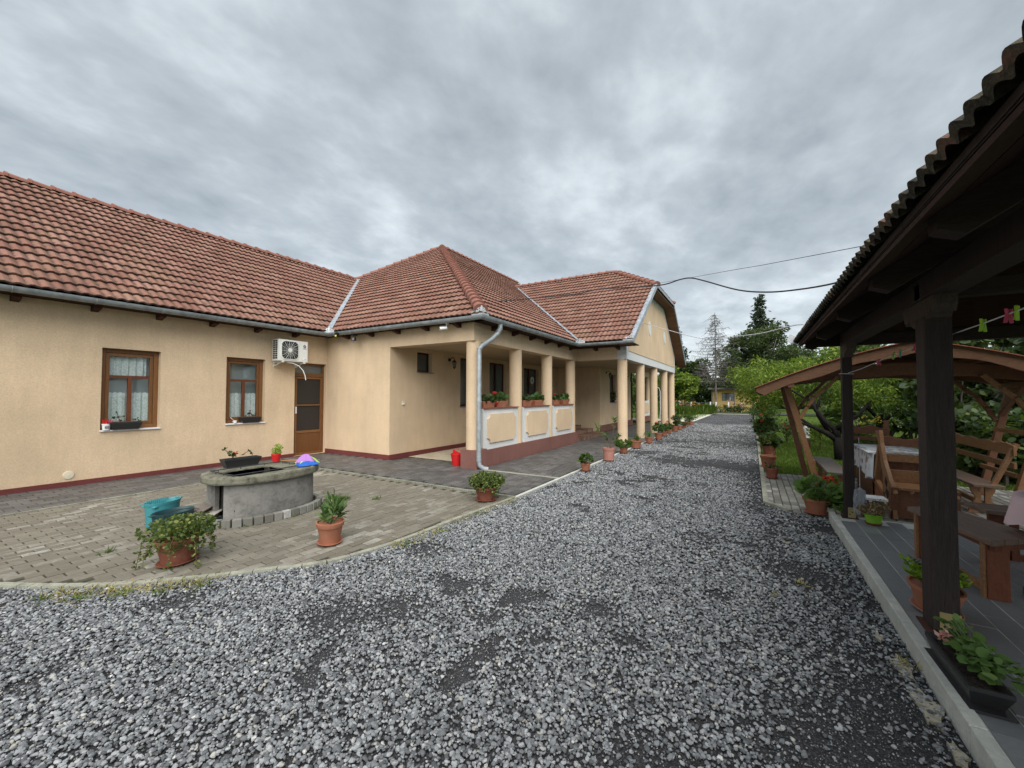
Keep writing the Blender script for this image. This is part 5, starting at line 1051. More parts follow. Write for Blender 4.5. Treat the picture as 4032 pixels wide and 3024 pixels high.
b = thing('red_bucket', 'red plastic bucket standing beside the corner column plinth', 'bucket', (-5.79, 7.36, .018)); MB().lathe([(.0001, 0), (.10, 0), (.135, .25), (.142, .25), (.14, .27), (.125, .265), (.10, .02), (.0001, .02)], 24).build('bucket_body', M['red'], b, smooth=True)
MB().prism([(-.10, .22), (.10, .22), (.06, .30), (-.10, .36)], -.02, .0, 'y').build('wringer', M['red'], b); MB().tube([(.13 * math.cos(t_), .02, .26 + .11 * math.sin(t_)) for t_ in np.linspace(0, PI, 11)], .006, 6).build('handle', M['red'], b)
# ------------------------------------------------------------------ the well
WC = Vector((-5.75, 3.10, 0)); WR = .10
well = thing('concrete_well', 'low oval concrete well with mossy rim and paver footing', 'well', tuple(WC))
def oval(ax, ay, n=48, p=2.25): return [(ax * math.copysign(abs(math.cos(t)) ** (2 / p), math.cos(t)), ay * math.copysign(abs(math.sin(t)) ** (2 / p), math.sin(t))) for t in np.linspace(0, 2 * PI, n, endpoint=False)]
W0 = [(x, y) for x, y in oval(.465, .635, 60)]
wm = MB(); V = []; F = []
W1 = [(x * .88, y * .91) for x, y in W0]; n = len(W0)
keep = lambda i: not (W0[i][1] < -.40 and W0[i][0] < .20 and W0[i][0] > -.34)
for (x, y) in W0: V += [(x, y, 0), (x, y, .52)]
for (x, y) in W1: V += [(x, y, 0), (x, y, .52)]
for i in range(n):
    j = (i + 1) % n
    if keep(i) and keep(j): F += [(2 * i, 2 * j, 2 * j + 1, 2 * i + 1), (2 * n + 2 * j, 2 * n + 2 * i, 2 * n + 2 * i + 1, 2 * n + 2 * j + 1)]
    if keep(i) != keep(j):
        q = i if keep(i) else j; F.append((2 * q, 2 * n + 2 * q, 2 * n + 2 * q + 1, 2 * q + 1))
wm.add(V, F, .5); wm.build('well_wall', M['conc'], well, smooth=True)
rm = MB(); V = []; HO = [(-.27, -.50), (.25, -.50), (.25, .36), (-.27, .36)]
out = oval(.525, .70, 64, 2.2); hole = []
for x, y in out:
    k = min(.26 / max(abs(x), 1e-6), .43 / max(abs(y + .0), 1e-6)); k = min(.25 / max(abs(x), 1e-6), .33 / max(abs(y), 1e-6)); hole.append((x * min(k, .62) + .05, y * min(k, .62) - .17))
n = 64; rg = [(1, .515, 'o'), (1.012, .535, 'o'), (1.012, .585, 'o'), (1.0, .605, 'o'), (.93, .612, 'o'), (.0, .600, 'h'), (.0, .50, 'h')]  # slab profile
for s_, z, k in rg:
    for i in range(n):
        x, y = out[i] if k == 'o' else hole[i]
        if k == 'o': x *= s_; y *= s_
        V.append((x, y, z + (.004 * math.sin(i * 2.1) if z > .53 and k == 'o' else 0)))
V += [(out[i][0] * .8, out[i][1] * .85, .515) for i in range(n)]
F = [(r_ * n + i, r_ * n + (i + 1) % n, (r_ + 1) * n + (i + 1) % n, (r_ + 1) * n + i) for r_ in range(len(rg) - 1) for i in range(n)] + [(len(rg) * n + i, len(rg) * n + (i + 1) % n, (i + 1) % n, i) for i in range(n)]
rm.add(V, F, .5).build('well_rim', M['concrim'], well)
rm = MB(); rm.add([(x * 1.0, y, .585) for x, y in hole] + [(x, y, .18) for x, y in hole], [(i, (i + 1) % n, n + (i + 1) % n, n + i) for i in range(n)]).build('shaft_wall', M['shaft'], well)
MB().box(-.22, -.51, .18, .31, .18, .20).build('well_water', M['dark'], well)
fr = MB(); 
for z in (.628,):
    c4 = [(-.24, -.54, z), (.33, -.54, z), (.33, .36, z), (-.24, .36, z)]
    for i in range(4): fr.tube([c4[i], c4[(i + 1) % 4]], .007, 6)
    for i in range(4):
        for u_ in (.25, .6, .9): a_ = Vector(c4[i]).lerp(Vector(c4[(i + 1) % 4]), u_); fr.tube([a_, a_ + Vector((0, 0, -.03))], .005, 5)
fr.build('iron_frame', M['cable'], well)
MB().box(-.24, -.58, .02, -.02, -.53, .50).build('well_side_panel', M['conc'], well)
bo = oval(.535, .715, 64, 2.25); acc = 0; k = 0
i = 0; per = [math.dist(bo[i], bo[(i + 1) % 64]) for i in range(64)]; tot = sum(per); nb = int(tot / .107)
def at(s_):
    s_ %= tot; i = 0
    while s_ > per[i]: s_ -= per[i]; i += 1
    a, b = Vector(bo[i]), Vector(bo[(i + 1) % 64]); return a.lerp(b, s_ / per[i]), (b - a).normalized()
for k in range(nb):
    p, d = at(k * tot / nb)
    if p.y < -.44 and p.x < .22: continue
    mb = MB(); mb.box(-.048, -.035, 0, .048, .035, .10); me = mb.build('footing_block', M['rightbrick'], well, bevel=.006); me.location = (p.x, p.y, .014); me.rotation_euler = (0, 0, math.atan2(d.y, d.x) + rf.normal() * .03)
t = trough('well_planter', 'black trough with red geranium sprig standing on the well rim', (WC.x - .40, WC.y - .10, .612), .44, .14, .12, 'blackplastic', PI / 2 - .06, 'planter')
sprig(t, (-.1, 0, .12), [(-.12, 0, .17), (-.16, 0, .21), (-.2, .01, .25)], .05); sprig(t, (-.1, 0, .12), [(-.09, 0, .16), (-.07, 0, .19)], .045, .028); sprig(t, (.15, 0, .12), [(.14, 0, .17), (.09, 0, .2), (0.02, 0, .16)], .035)
t = thing('red_flower_pot', 'small red pot with light green herb standing on the well rim', 'potted plant', (WC.x - .32, WC.y + .34, .612)); MB().lathe([(.0001, 0), (.045, 0), (.062, .11), (.066, .11), (.064, .125), (.0001, .115)], 18).build('pot', M['red'], t, smooth=True)
leaves('foliage', clumps(260, [((0, 0, .17), (.07, .07, .05)), ((.02, .02, .23), (.05, .05, .05)), ((-.06, .05, .15), (.05, .05, .04))]), .028, M['leaflime'], t, .6)
t = thing('floor_mop', 'mop with wooden handle lying across the well rim', 'mop', (WC.x, WC.y, .62)); MB().tube([(-.22, .36, .02), (.02, .44, .03), (.2, .52, .035)], .012, 8).build('mop_handle', M['teak'], t, smooth=True)
t = thing('broom_stick', 'thin grey stick lying behind the mop on the well', 'stick', (WC.x, WC.y, .62)); MB().tube([(-.36, .45, .02), (.22, .68, .02)], .010, 8).build('stick', M['greywood'], t)
def cloth(name, label, c, rx, ry, h, mat, seed, rz=0):
    q = np.random.RandomState(seed); n, m_ = 22, 7; V = []; 
    for j in range(m_):
        f_ = j / (m_ - 1)
        for i in range(n):
            a = 2 * PI * i / n; rr = f_ * (1 + .16 * math.sin(3 * a + seed) + .12 * math.sin(7 * a + 2 * seed)); V.append((rx * rr * math.cos(a), ry * rr * math.sin(a), h * (1 - f_ ** 1.7) * (1 + .25 * math.sin(5 * a + seed) * f_) + .008 * q.rand() + .004))
    F = [(j * n + i, j * n + (i + 1) % n, (j + 1) * n + (i + 1) % n, (j + 1) * n + i) for j in range(m_ - 1) for i in range(n)]
    o = MB().add(V, F, .5).build(name, M[mat], smooth=2); o.location = c; o.rotation_euler = (0, 0, rz); return tag(o, label, 'cloth')
cz = .615
cloth('mop_cloth', 'blue cloth spread at the right end of the well rim', (WC.x + .27, WC.y + .44, cz), .19, .15, .05, 'clothb', 3, -.6)
cloth('mop_cloth', 'lime green cloth bundled under the violet one on the well', (WC.x + .18, WC.y + .49, cz), .15, .16, .10, 'clothg', 5, .2)
cloth('mop_cloth', 'violet cloth lying on top of the lime green cloth on the well', (WC.x + .21, WC.y + .47, cz + .03), .12, .12, .105, 'clothv', 8, .3)
# buckets, boards
def mop_bucket(name, label, loc, mat, rz, rx=.19, ry=.135, h=.29, grid=False):
    b = thing(name, label, 'bucket', loc, rz)
    pr = [(.0001, 0), (.86, 0), (.97, h * .9), (1.0, h * .9), (1.02, h), (.96, h), (.9, h * .92), (.78, .02), (.0001, .02)]
    MB().lathe([(r_ * rx if r_ > .01 else r_, z) for r_, z in pr], 28, sy=ry / rx).build('bucket_body', M[mat], b, smooth=True)
    MB().prism([(rx * .9, h * .84), (rx * 1.18, h * .97), (rx * .9, h * .995)], -.03, .03, 'y').build('spout', M[mat], b)
    MB().tube([(rx * .9 * math.cos(t_), ry * (1.0 - .55 * math.sin(t_)), h * .93 + .03 * math.sin(t_)) for t_ in np.linspace(0, PI, 13)], .004, 6).build('handle', M['cable' if mat == 'tealdark' else mat], b)
    if grid:
        MB().box(-.17, -.10, h * .82, .0, .10, h * .90).build('wringer', M[mat], b, bevel=.01)
        for i in range(7):
            for j in range(2): MB().tube([(-.15 + i * .022, -.05 + j * .09, h * .9), (-.15 + i * .022, -.05 + j * .09, h * 1.08)], [.008, .004], 5).build('wringer_tooth', M[mat], b)
    return b
mop_bucket('mop_bucket', 'teal mop bucket with toothed wringer in the brick yard', (-6.17, 2.14, .016), 'teal', 1.9, grid=True, h=.31)
mop_bucket('mop_bucket', 'dark green oval bucket in front of the teal bucket', (-5.82, 2.12, .016), 'tealdark', 4.9, rx=.21, ry=.15, h=.24)
for k, (a, b, w_, mt, lb) in enumerate((((-6.00, 2.66, .25), (-5.80, 2.33, .19), .17, 'greywood', 'weathered board leaning out of the well opening, uppermost'), ((-5.88, 2.62, .17), (-5.62, 2.25, .11), .19, 'paleboard', 'pale board leaning below the weathered one at the well'), ((-5.76, 2.58, .06), (-5.50, 2.27, .03), .2, 'tealdark', 'dark teal board lying lowest in the well opening'))):
    o = MB().bar(a, b, w_, .012).build('loose_board', M[mt]); tag(o, lb, 'board')
# ------------------------------------------------------------------ weeds and straw along the edges
def tufts(name, label, spots, n, size, mat, spread):
    P = []; D = []
    for x, y, s_ in spots:
        k = int(n * s_); P.append(np.stack([x + rf.normal(size=k) * spread * s_, y + rf.normal(size=k) * spread * s_, np.full(k, .012)], 1)); d = rf.normal(size=(k, 3)); d[:, 2] = np.abs(d[:, 2]) * .7 + .25; D.append(d)
    o = leaves(name, np.concatenate(P), size, M[mat], None, .16, dirs=np.concatenate(D), shape='diamond'); return tag(o, label, kind='stuff')
cs = smooth_pts(CURVE, 6); out_ = []
for i, (x, y) in enumerate(cs):
    if x > -8 and vnoise(np.array([x]), np.array([y]), 1.6, 5)[0] > .60: out_.append((x + .09, y - .09, .5 + rf.rand() * .8))
tufts('dry_straw', 'yellow dry grass along the curved edging of the yard', out_, 42, .045, 'straw', .07)
tufts('edge_weeds', 'small green weeds growing along the curved edging', [(x + .07 + rf.normal() * .03, y - .05, .8) for x, y, s_ in out_[::3]], 40, .045, 'grass', .05)
tufts('well_weeds', 'green weeds growing around the footing of the well', [(-5.55 + rf.rand() * .2, 3.95 + rf.rand() * .15, .9) for _ in range(5)] + [(-5.42, 3.75, 1.2), (-5.3, 3.55, .6), (-5.33, 2.75, .7), (-5.45, 2.62, .8), (-5.58, 2.50, .8), (-5.22, 3.15, .5), (-4.95, 4.35, .4), (-5.6, 1.5, .4), (-4.75, 3.5, .1)], 60, .07, 'leafmid', .07)
tufts('edge_weeds', 'moss and weeds in the seam of the grey walkway edging', [(-8.47, y_, .5) for y_ in np.arange(.8, 5, .35)], 22, .035, 'grass', .05)
tufts('drive_weeds', 'sparse weeds at the terrace kerb and on the gravel', [(.35, 4.25, .5), (.15, 3.9, .2), (.75, 3.3, .5), (.3, 5.3, .2), (-1.2, 12.3, .3)], 40, .05, 'straw', .05)

t = trough('black_planter', 'long black trough with bright geranium leaves at the foot of the near dark post', (.942, 3.09, TZ + .012), .50, .13, .105, 'blackplastic', PI / 2 + .03, 'planter')
MB().box(-.27, -.08, -.010, .27, .08, .004).build('drip_tray', M['blackplastic'], t)
P = np.concatenate([blob(34, (.16, -.03, .18), (.08, .06, .07), .4), blob(30, (.05, -.04, .15), (.06, .05, .05), .4), blob(55, (-.06, -.03, .17), (.09, .07, .07), .4), blob(50, (-.15, -.07, .15), (.09, .08, .06), .3)])
d = rf.normal(size=(len(P), 3)); d[:, 2] = d[:, 2] * .25; leaves('foliage', P, .045, M['leafgerbright'], t, 1.05, dirs=d, shape='round', flat=.1); stems(t, P[::3], (0, -.02, .12), .003)
leaves('flower', blob(22, (.12, .04, .16), (.02, .02, .045), .1), .03, M['petalpink'], t, .5)
for k, (x, y, r_) in enumerate(((.745, 3.28, .075), (.755, 2.93, .085), (.77, 2.62, .045), (.70, 3.62, .03))):
    P = [(x + r_ * .55 * math.cos(a) * (1 + .35 * math.sin(3 * a + k)), y + r_ * 1.7 * math.sin(a) * (1 + .25 * math.sin(5 * a + k))) for a in np.linspace(0, 2 * PI, 26, endpoint=False)]
    mb = MB(); mb.prism(P, -.02, .004 + k * .001, 'z'); tag(mb.build('cement_spill', M['spill']), ('pale cement crumb patch on fines beside the kerb near the black planter', 'largest pale cement patch at the foot of the kerb', 'small pale cement patch nearest the camera along the kerb', 'tiny pale cement spot farthest up the kerb')[k], 'cement patch')
# ------------------------------------------------------------------ open pavilion over the terrace
pav = thing('open_pavilion', 'dark timber open pavilion with mossy tiled roof on the right', 'pavilion', (1.0, 3.7, TZ))
def pp(mb, name, mat, **k): return mb.build(name, mat, pav, **k)
for (x0, y0, s_) in ((.965, 3.64, .135), (.965, 6.46, .10), (.965, -.6, .135), (4.6, 3.64, .135), (4.6, 6.46, .10), (4.6, -.6, .135)):
    po = pp(MB().box(x0, y0, TZ + .012, x0 + s_, y0 + s_ * 1.2, 2.12), 'post', M['darkwood'], bevel=.008)
    MB().box(x0 + s_ * .28, y0 - .004, TZ + .0, x0 + s_ + .002, y0 + .0, TZ + .135).build('post_shoe', M['brass'], po); MB().box(x0 - .03, y0 - .02, TZ, x0 + s_ + .03, y0 + s_ * 1.2 + .02, TZ + .01).build('base_plate', M['tailwood'], po)
    for zz, xx in ((.05, .45), (.08, .7)): MB().lathe([(.0001, 0), (.008, 0), (.0001, .004)], 8).move(Matrix.Translation((x0 + s_ * xx, y0 - .004, TZ + zz)) @ Matrix.Rotation(PI / 2, 4, 'X')).build('shoe_bolt', M['black'], po)
for x0 in (.955, 4.59): pp(MB().box(x0, -1.6, 2.235, x0 + .15, 6.50, 2.375), 'wall_plate', M['darkwood'], bevel=.006)
for y0 in (-.6, 3.66, 6.5): pp(MB().box(.62 if y0 > 6 else .955, y0, 2.235 if y0 > 6 else 2.24, 4.95, y0 + .10, 2.37 if y0 > 6 else 2.345), 'tie_beam', M['darkwoodx'], bevel=.005)
def bracket(x, y):      # scalloped saddle bracket under the plate
    pr = [(-.22, .12), (-.22, .06), (-.19, .01), (-.16, .04), (-.12, -.01), (-.07, -.02), (.07, -.02), (.13, -.05), (.2, -.02), (.24, .03), (.30, -.01), (.34, .02), (.37, .08), (.37, .12)]
    pp(MB().prism([(y + a, 2.115 + b) for a, b in pr], x + .01, x + .12, 'x'), 'saddle_bracket', M['saddle'])
bracket(.965, 3.72); bracket(.965, -.5)
pp(MB().prism([(6.46 + a, 2.12 + b) for a, b in [(-.30, .115), (-.28, .05), (-.2, .0), (-.14, .03), (-.10, -.04), (.12, -.04), (.14, .115)]], .97, 1.06, 'x'), 'saddle_bracket', M['saddle'])
PT = math.tan(R(33)); ridge_x, ridge_z = 2.85, 2.37 + PT * (2.85 - .55) + .05
zr_ = lambda x: 2.315 + PT * (x - .60)
for y0 in (-1.5, -.45, .5, 1.3, 2.10, 3.05, 4.12, 5.35, 6.44):
    for sg in (1, -1):
        mb = MB(); xa, xb = .60, ridge_x
        P = [(xa, zr_(xa) - .03), (xb, zr_(xb) - .03), (xb, zr_(xb) - .15), (xa + .08, zr_(xa) - .12), (xa, zr_(xa) - .09)]
        if sg < 0: P = [(2 * ridge_x - a, b) for a, b in P]
        mb.prism(P, y0, y0 + .09, 'y'); pp(mb, 'rafter', M['darkwoodx'])
nbd = 19
for i in range(nbd):
    xa, xb = .53 + (ridge_x - .53) * (i + .03) / nbd, .53 + (ridge_x - .53) * (i + .97) / nbd; za, zb2 = zr_(xa) - .028, zr_(xb) - .028
    for sg in (1, -1):
        P = [(xa, za), (xb, zb2), (xb, zb2 + .022), (xa, za + .022)]
        if sg < 0: P = [(2 * ridge_x - a, b) for a, b in P]
        mb = MB(); mb.prism(P, -1.9, 6.58, 'y'); pp(mb, 'roof_board', M['underboard'])
for i in range(24):
    xa = .62 + i * .19
    if xa > 2 * ridge_x - .8: break
    zt = lambda x: zr_(x if x < ridge_x else 2 * ridge_x - x) - .16
    for y0 in (6.53,):
        xb = xa + .1895; P = [(xa, 2.372), (xb, 2.372), (xb, max(2.38, zt(xb))), (xa, max(2.38, zt(xa)))]; mb = MB(); mb.prism(P, y0, y0 + .02, 'y'); pp(mb, 'gable_board', M['underboard'])
pp(MB().box(.535, -1.9, 2.285, .575, 6.60, 2.312), 'fascia_board', M['darkwood'])
pc = Vector((.47, -1.95, 2.405)); ang = R(33); rb_ = pp(MB().prism([(.54, zr_(.54) + .003), (ridge_x, zr_(ridge_x) + .003), (ridge_x, zr_(ridge_x) + .012), (.54, zr_(.54) + .012)], -1.9, 6.6, 'y'), 'roof', M['deck'])
pt = RoofTiles(tile_geo(.18, .40, .027, .03, .036, 2, 8), M['moss_tile'], .18, .33)
vdir = (math.cos(ang), 0, math.sin(ang))
pt.face(rb_, (.505, 6.62, 2.288), (0, -1, 0), vdir, 8.5, 2.75, [((0, -2), (0, 1)), ((2.85, 0), (-1, 0))])
pt.face(rb_, (2 * ridge_x - .50, -1.95, 2.312), (0, 1, 0), (-math.cos(ang), 0, math.sin(ang)), 8.5, 2.75, [((0, 6.62), (0, -1)), ((2.85, 0), (1, 0))])
pt.finish(120)
mb = MB(); mb.prism([(.40, 2.335), (.50, 2.285), (.545, 2.36), (.44, 2.43)], 6.56, 6.575, 'y'); pp(mb, 'metal_flashing', M['flash'])
rebase(pav)
# clothes line and pegs
cl = [(1.02, 6.47, 1.885), (1.10, 6.2, 1.92), (1.16, 5.4, 1.985), (1.15, 4.4, 2.005), (1.11, 3.3, 2.005), (1.13, 2.4, 2.04), (1.3, .5, 2.1)]
tag(MB().tube(cl, .0035, 6).tube([(.955, 6.45, 1.88), (1.075, 6.45, 1.875), (1.075, 6.60, 1.88), (.955, 6.60, 1.885), (.955, 6.45, 1.88)], .0035, 5).build('clothes_line', M['rope']), 'white clothes line tied round the far pavilion post', 'clothes line')
def lp(y):
    for a, b in zip(cl[:-1], cl[1:]):
        if b[1] <= y <= a[1]: u_ = (a[1] - y) / (a[1] - b[1]); return Vector(a).lerp(Vector(b), u_)
for y, mt, lb, rx, rz in ((5.62, 'pegpink', 'pink clothes peg nearest the far pavilion post', .0, .1), (5.15, 'peggreen', 'lime clothes peg tilted flat between the pink and the teal peg', 1.0, .6), (4.95, 'pegteal', 'teal clothes peg tilted along the line beside the near post', -1.0, .9), (4.52, 'pegpink', 'pink clothes peg half hidden by the near dark post', .45, .3), (3.28, 'peggreen', 'lime clothes peg hanging alone right of the near post', .05, .2), (3.03, 'pegpink', 'largest pink clothes peg right of the near post', .05, .1), (2.96, 'peggreen', 'lime clothes peg overlapping the largest pink peg', -.25, .9)):
    p = lp(y); t = thing('clothes_peg', lb, 'clothes peg', tuple(p), 0, 'pegs on the clothes line'); t.rotation_euler = (0, rx, rz + .5)
    for sg in (1, -1):
        MB().prism([(sg * .003, .012), (sg * .013, .026), (sg * .018, .026), (sg * .012, .0), (sg * .022, -.045), (sg * .014, -.045), (sg * .003, -.012)], -.006, .006, 'y').build('peg_half', M[mt], t)
    MB().tube([(-.006, -.008, .006), (.006, -.008, .006), (.006, .008, .006)], .0018, 4).build('peg_spring', M['cable'], t)
m_ = thing('string_mop', 'grey string mop hanging from cord beside the far post', 'mop', (1.10, 6.40, .1)); mb = MB()
mb.tube([(0, 0, 1.0), (.0, 0, .36)], .004, 5)
for k in range(34):
    a = k * 2.4; r_ = .02 + .05 * rf.rand(); mb.tube([(0, 0, .36), (math.cos(a) * r_ * .8, math.sin(a) * r_ * .8, .37), (math.cos(a) * r_, math.sin(a) * r_, .25), (math.cos(a) * r_ + rf.normal() * .02, math.sin(a) * r_, .08 + .05 * rf.rand())], .0032, 4, cap=False)
mb.build('mop_yarn', M['greyrope'], m_); MB().lathe([(.0001, .355), (.022, .36), (.018, .39), (.0001, .395)], 10).build('mop_head', M['greyrope'], m_)
# stool
s_ = thing('low_stool', 'small low stool with pale grey top behind the lime pot', 'stool', (1.30, 6.95, .016)); MB().box(-.13, -.11, .255, .15, .11, .285).build('seat', M['sill'], s_, bevel=.004)
MB().prism([(-.09, 0), (-.04, 0), (-.03, .25), (-.09, .25)], -.08, .08, 'y').build('leg', M['teakdark'], s_); MB().prism([(.06, 0), (.11, 0), (.11, .25), (.05, .25)], -.08, .08, 'y').build('leg', M['teakdark'], s_)
# ------------------------------------------------------------------ near picnic bench, second bench, pink table
def quadslab(mb, P, z0, z1): return mb.prism(P, z0, z1, 'z')
b = thing('long_bench', 'long weathered bench with angled end behind the near dark post', 'bench', (1.45, 4.8, TZ))
A, B, C_, D_ = Vector((1.25, 5.27)), Vector((1.475, 4.33)), Vector((1.86, 4.66)), Vector((1.55, 5.46))
for i in range(4):
    u0, u1 = (i + .02) / 4, (i + .98) / 4; m0, m1 = A.lerp(D_, u0), A.lerp(D_, u1); n0, n1 = B.lerp(C_, u0), B.lerp(C_, u1); MB().prism([tuple(m0), tuple(n0), tuple(n1), tuple(m1)], .512, .555, 'z').build('seat_board', M['brownboard'], b, bevel=.004)
for (x0, y0, x1, y1) in ((1.47, 4.43, 1.60, 4.47), (1.30, 5.20, 1.36, 5.25)):
    MB().box(x0 + .012, y0, TZ, x1, y1, .515).build('leg', M['redwood'], b, bevel=.004); MB().box(x0 - .006, y0 + .01, TZ, x0 + .011, y1 + .02, .515).build('leg_strip', M['teak'], b)
MB().bar((1.50, 4.44, .495), (1.38, 5.22, .495), .04, .05).build('side_rail', M['redwood'], b); MB().bar((1.53, 4.47, .14), (1.40, 5.22, .14), .05, .05).build('floor_rail', M['teak'], b); MB().bar((1.50, 4.40, .49), (1.84, 4.68, .49), .03, .05).build('end_rail', M['redwood'], b)
rebase(b)
b = thing('short_bench', 'dark weathered bench on the far side of the pink table', 'bench', (2.1, 5.7, TZ))
for i in range(4):
    y0 = 5.50 + i * .09; MB().prism([(1.80 + .015 * (3 - i), y0), (2.95, y0 - .05), (2.95, y0 + .03), (1.77 + .015 * (3 - i), y0 + .082)], .515, .55, 'z').build('seat_board', M['brownboard'], b, bevel=.003)
for x0 in (1.88, 2.02): MB().box(x0, 5.56, TZ, x0 + (.10 if x0 < 2 else .05), 5.60, .515).build('leg', M['redwood'], b)
MB().box(1.9, 5.6, TZ, 2.9, 5.64, TZ + .05).build('floor_rail', M['redwood'], b)
rebase(b)
t = thing('garden_table', 'garden table under the pink cloth at the right edge', 'table', (2.24, 4.66, TZ)); MB().lathe([(.0001, .80), (.50, .80), (.50, .83), (.0001, .83)], 30, (2.24, 4.66, 0)).build('tabletop', M['brownboard'], t)
MB().prism([(1.96, TZ), (2.44, TZ), (2.36, .30), (2.29, .80), (2.12, .80), (2.05, .30)], 4.55, 4.62, 'y').build('pedestal', M['redwood'], t); MB().box(1.75, 4.50, TZ, 2.5, 4.68, TZ + .06).build('foot', M['redwood'], t)
rebase(t)
V = []; n = 90; c0 = (2.24, 4.66)
for j, (rr, z, am) in enumerate(((0, .838, 0), (.25, .838, 0), (.45, .838, 0), (.505, .832, .0), (.51, .77, .010), (.515, .69, .022), (.52, .625, .03))):
    for i in range(n):
        a = 2 * PI * i / n; r_ = rr + am * math.sin(11 * a) + am * .5 * math.sin(17 * a + 1); zz = z - (.012 * abs(math.sin(22 * a)) + .03 * math.sin(3 * a) if j == 6 else 0); V.append((c0[0] + r_ * math.cos(a), c0[1] + r_ * math.sin(a), zz))
F = [(j * n + i, j * n + (i + 1) % n, (j + 1) * n + (i + 1) % n, (j + 1) * n + i) for j in range(6) for i in range(n)]
o = MB().add(V, F, .5).build('tablecloth', M['pink'], smooth=2); tag(o, 'pink cloth with scalloped hem draped over the right-hand table', 'tablecloth')
# ------------------------------------------------------------------ garden shelter
CX = 2.02
sh = thing('garden_shelter', 'brown wooden garden shelter with wavy arched roof boards and slanting posts', 'shelter', (CX, 8.9, .016))
def ps(mb, name, mat, **k): return mb.build(name, mat, sh, **k)
def arch(half, n=16, top=True):
    P = []
    for i in range(n + 1):
        t = i / n; x = half * t; z = 2.40 - .03 * t - .63 * t ** 1.12 + (.045 * math.sin(t * PI * 1.0)); P.append((x, z))
    return P
ar = arch(1.97)
for yf, nm, mt in ((7.98, 'bargeboard', 'barge'), (10.02, 'bargeboard', 'teakdark')):
    for sg in (1, -1):
        lo = []
        for i, (x, z) in enumerate(ar[::-1]):
            t = x / 1.97; dp = .175 + .02 * math.sin(t * 14); lo.append((x, z - dp if t < .985 else z - .07))
        P = [(CX + sg * x, z) for x, z in ar + lo]; mb = MB(); mb.prism(P, yf, yf + .035, 'y'); ps(mb, nm, M[mt], bevel=.004)
for sg in (1, -1):
    for i in range(16):
        (xa, za), (xb, zb3) = ar[i], ar[i + 1]; mb = MB(); mb.prism([(CX + sg * xa, za - .005), (CX + sg * xb, zb3 - .005), (CX + sg * xb, zb3 - .028), (CX + sg * xa, za - .028)], 7.99, 10.04, 'y'); ps(mb, 'roof_board', M['underboard'])
    P = [(CX + sg * x * 1.008, z + .006) for x, z in ar] + [(CX + sg * x * 1.008, z - .004) for x, z in ar[::-1]]; mb = MB(); mb.prism(P, 7.94, 10.07, 'y'); ps(mb, 'roof_sheet', M['shingle'])
for yp_, mt in ((8.42, 'teak'), (9.55, 'teakdark')):
    for sg in (1, -1):
        xb_, xt_ = CX - sg * (1.08 if yp_ < 9 else 1.15), CX - sg * 1.515
        for off in ((-.0, .0),): 
            mb = MB(); mb.prism([(xb_ - .045, .016), (xb_ + .045, .016), (xt_ + .045, 1.80), (xt_ - .045, 1.80)], yp_, yp_ + .075, 'y'); ps(mb, 'post', M[mt], bevel=.005)
        # curved brace from post to tie beam
        xm = CX - sg * 1.33; pr = [(xm, 1.22), (xm + sg * .10, 1.42), (xm + sg * .20, 1.58), (xm + sg * .34, 1.72), (xm + sg * .50, 1.90)]
        for a, b in zip(pr[:-1], pr[1:]): ps(MB().bar((a[0], yp_ + .03, a[1]), (b[0] + (b[0] - a[0]) * .08, yp_ + .03, b[1] + (b[1] - a[1]) * .08), .05, .075, up=(0, 1, 0)), 'brace', M[mt])
    tb = [(CX - 1.45 + 2.9 * i / 24, 0) for i in range(25)]
    top_ = [(x, 2.12 - .17 * ((x - CX) / 1.45) ** 2) for x, _ in tb]; low = [(x, 1.93 - .12 * ((x - CX) / 1.45) ** 2 - .018 * abs(math.sin((x - CX) * 4.2))) for x, _ in tb]
    mb = MB(); mb.prism(top_ + low[::-1], yp_ + .08, yp_ + .125, 'y'); ps(mb, 'tie_beam', M['teakdark'])
for sg in (1, -1): 
    ps(MB().box(CX + sg * 1.44, 7.99, 1.74, CX + sg * 1.52, 10.03, 1.82), 'eaves_beam', M['teakdark']); ps(MB().box(CX + sg * .70, 7.99, 2.08, CX + sg * .76, 10.03, 2.16), 'purlin', M['teakdark'])
    for z in (.46, 1.05): xx = CX - sg * (1.02 + .48 * z / 1.78); ps(MB().box(xx - .02, 8.495, z, xx + .02, 9.55, z + .06), 'side_rail', M['teak'])
    for ya in (8.45, 9.5):
        xx = CX - sg * 1.36; ps(MB().bar((xx, ya, 1.3), (CX - sg * 1.47, ya + (.38 if ya < 9 else -.38), 1.75), .045, .06, up=(1, 0, 0)), 'side_brace', M['teakdark'])
ps(MB().box(CX - .03, 7.99, 2.24, CX + .03, 10.03, 2.34), 'ridge_beam', M['teakdark'])
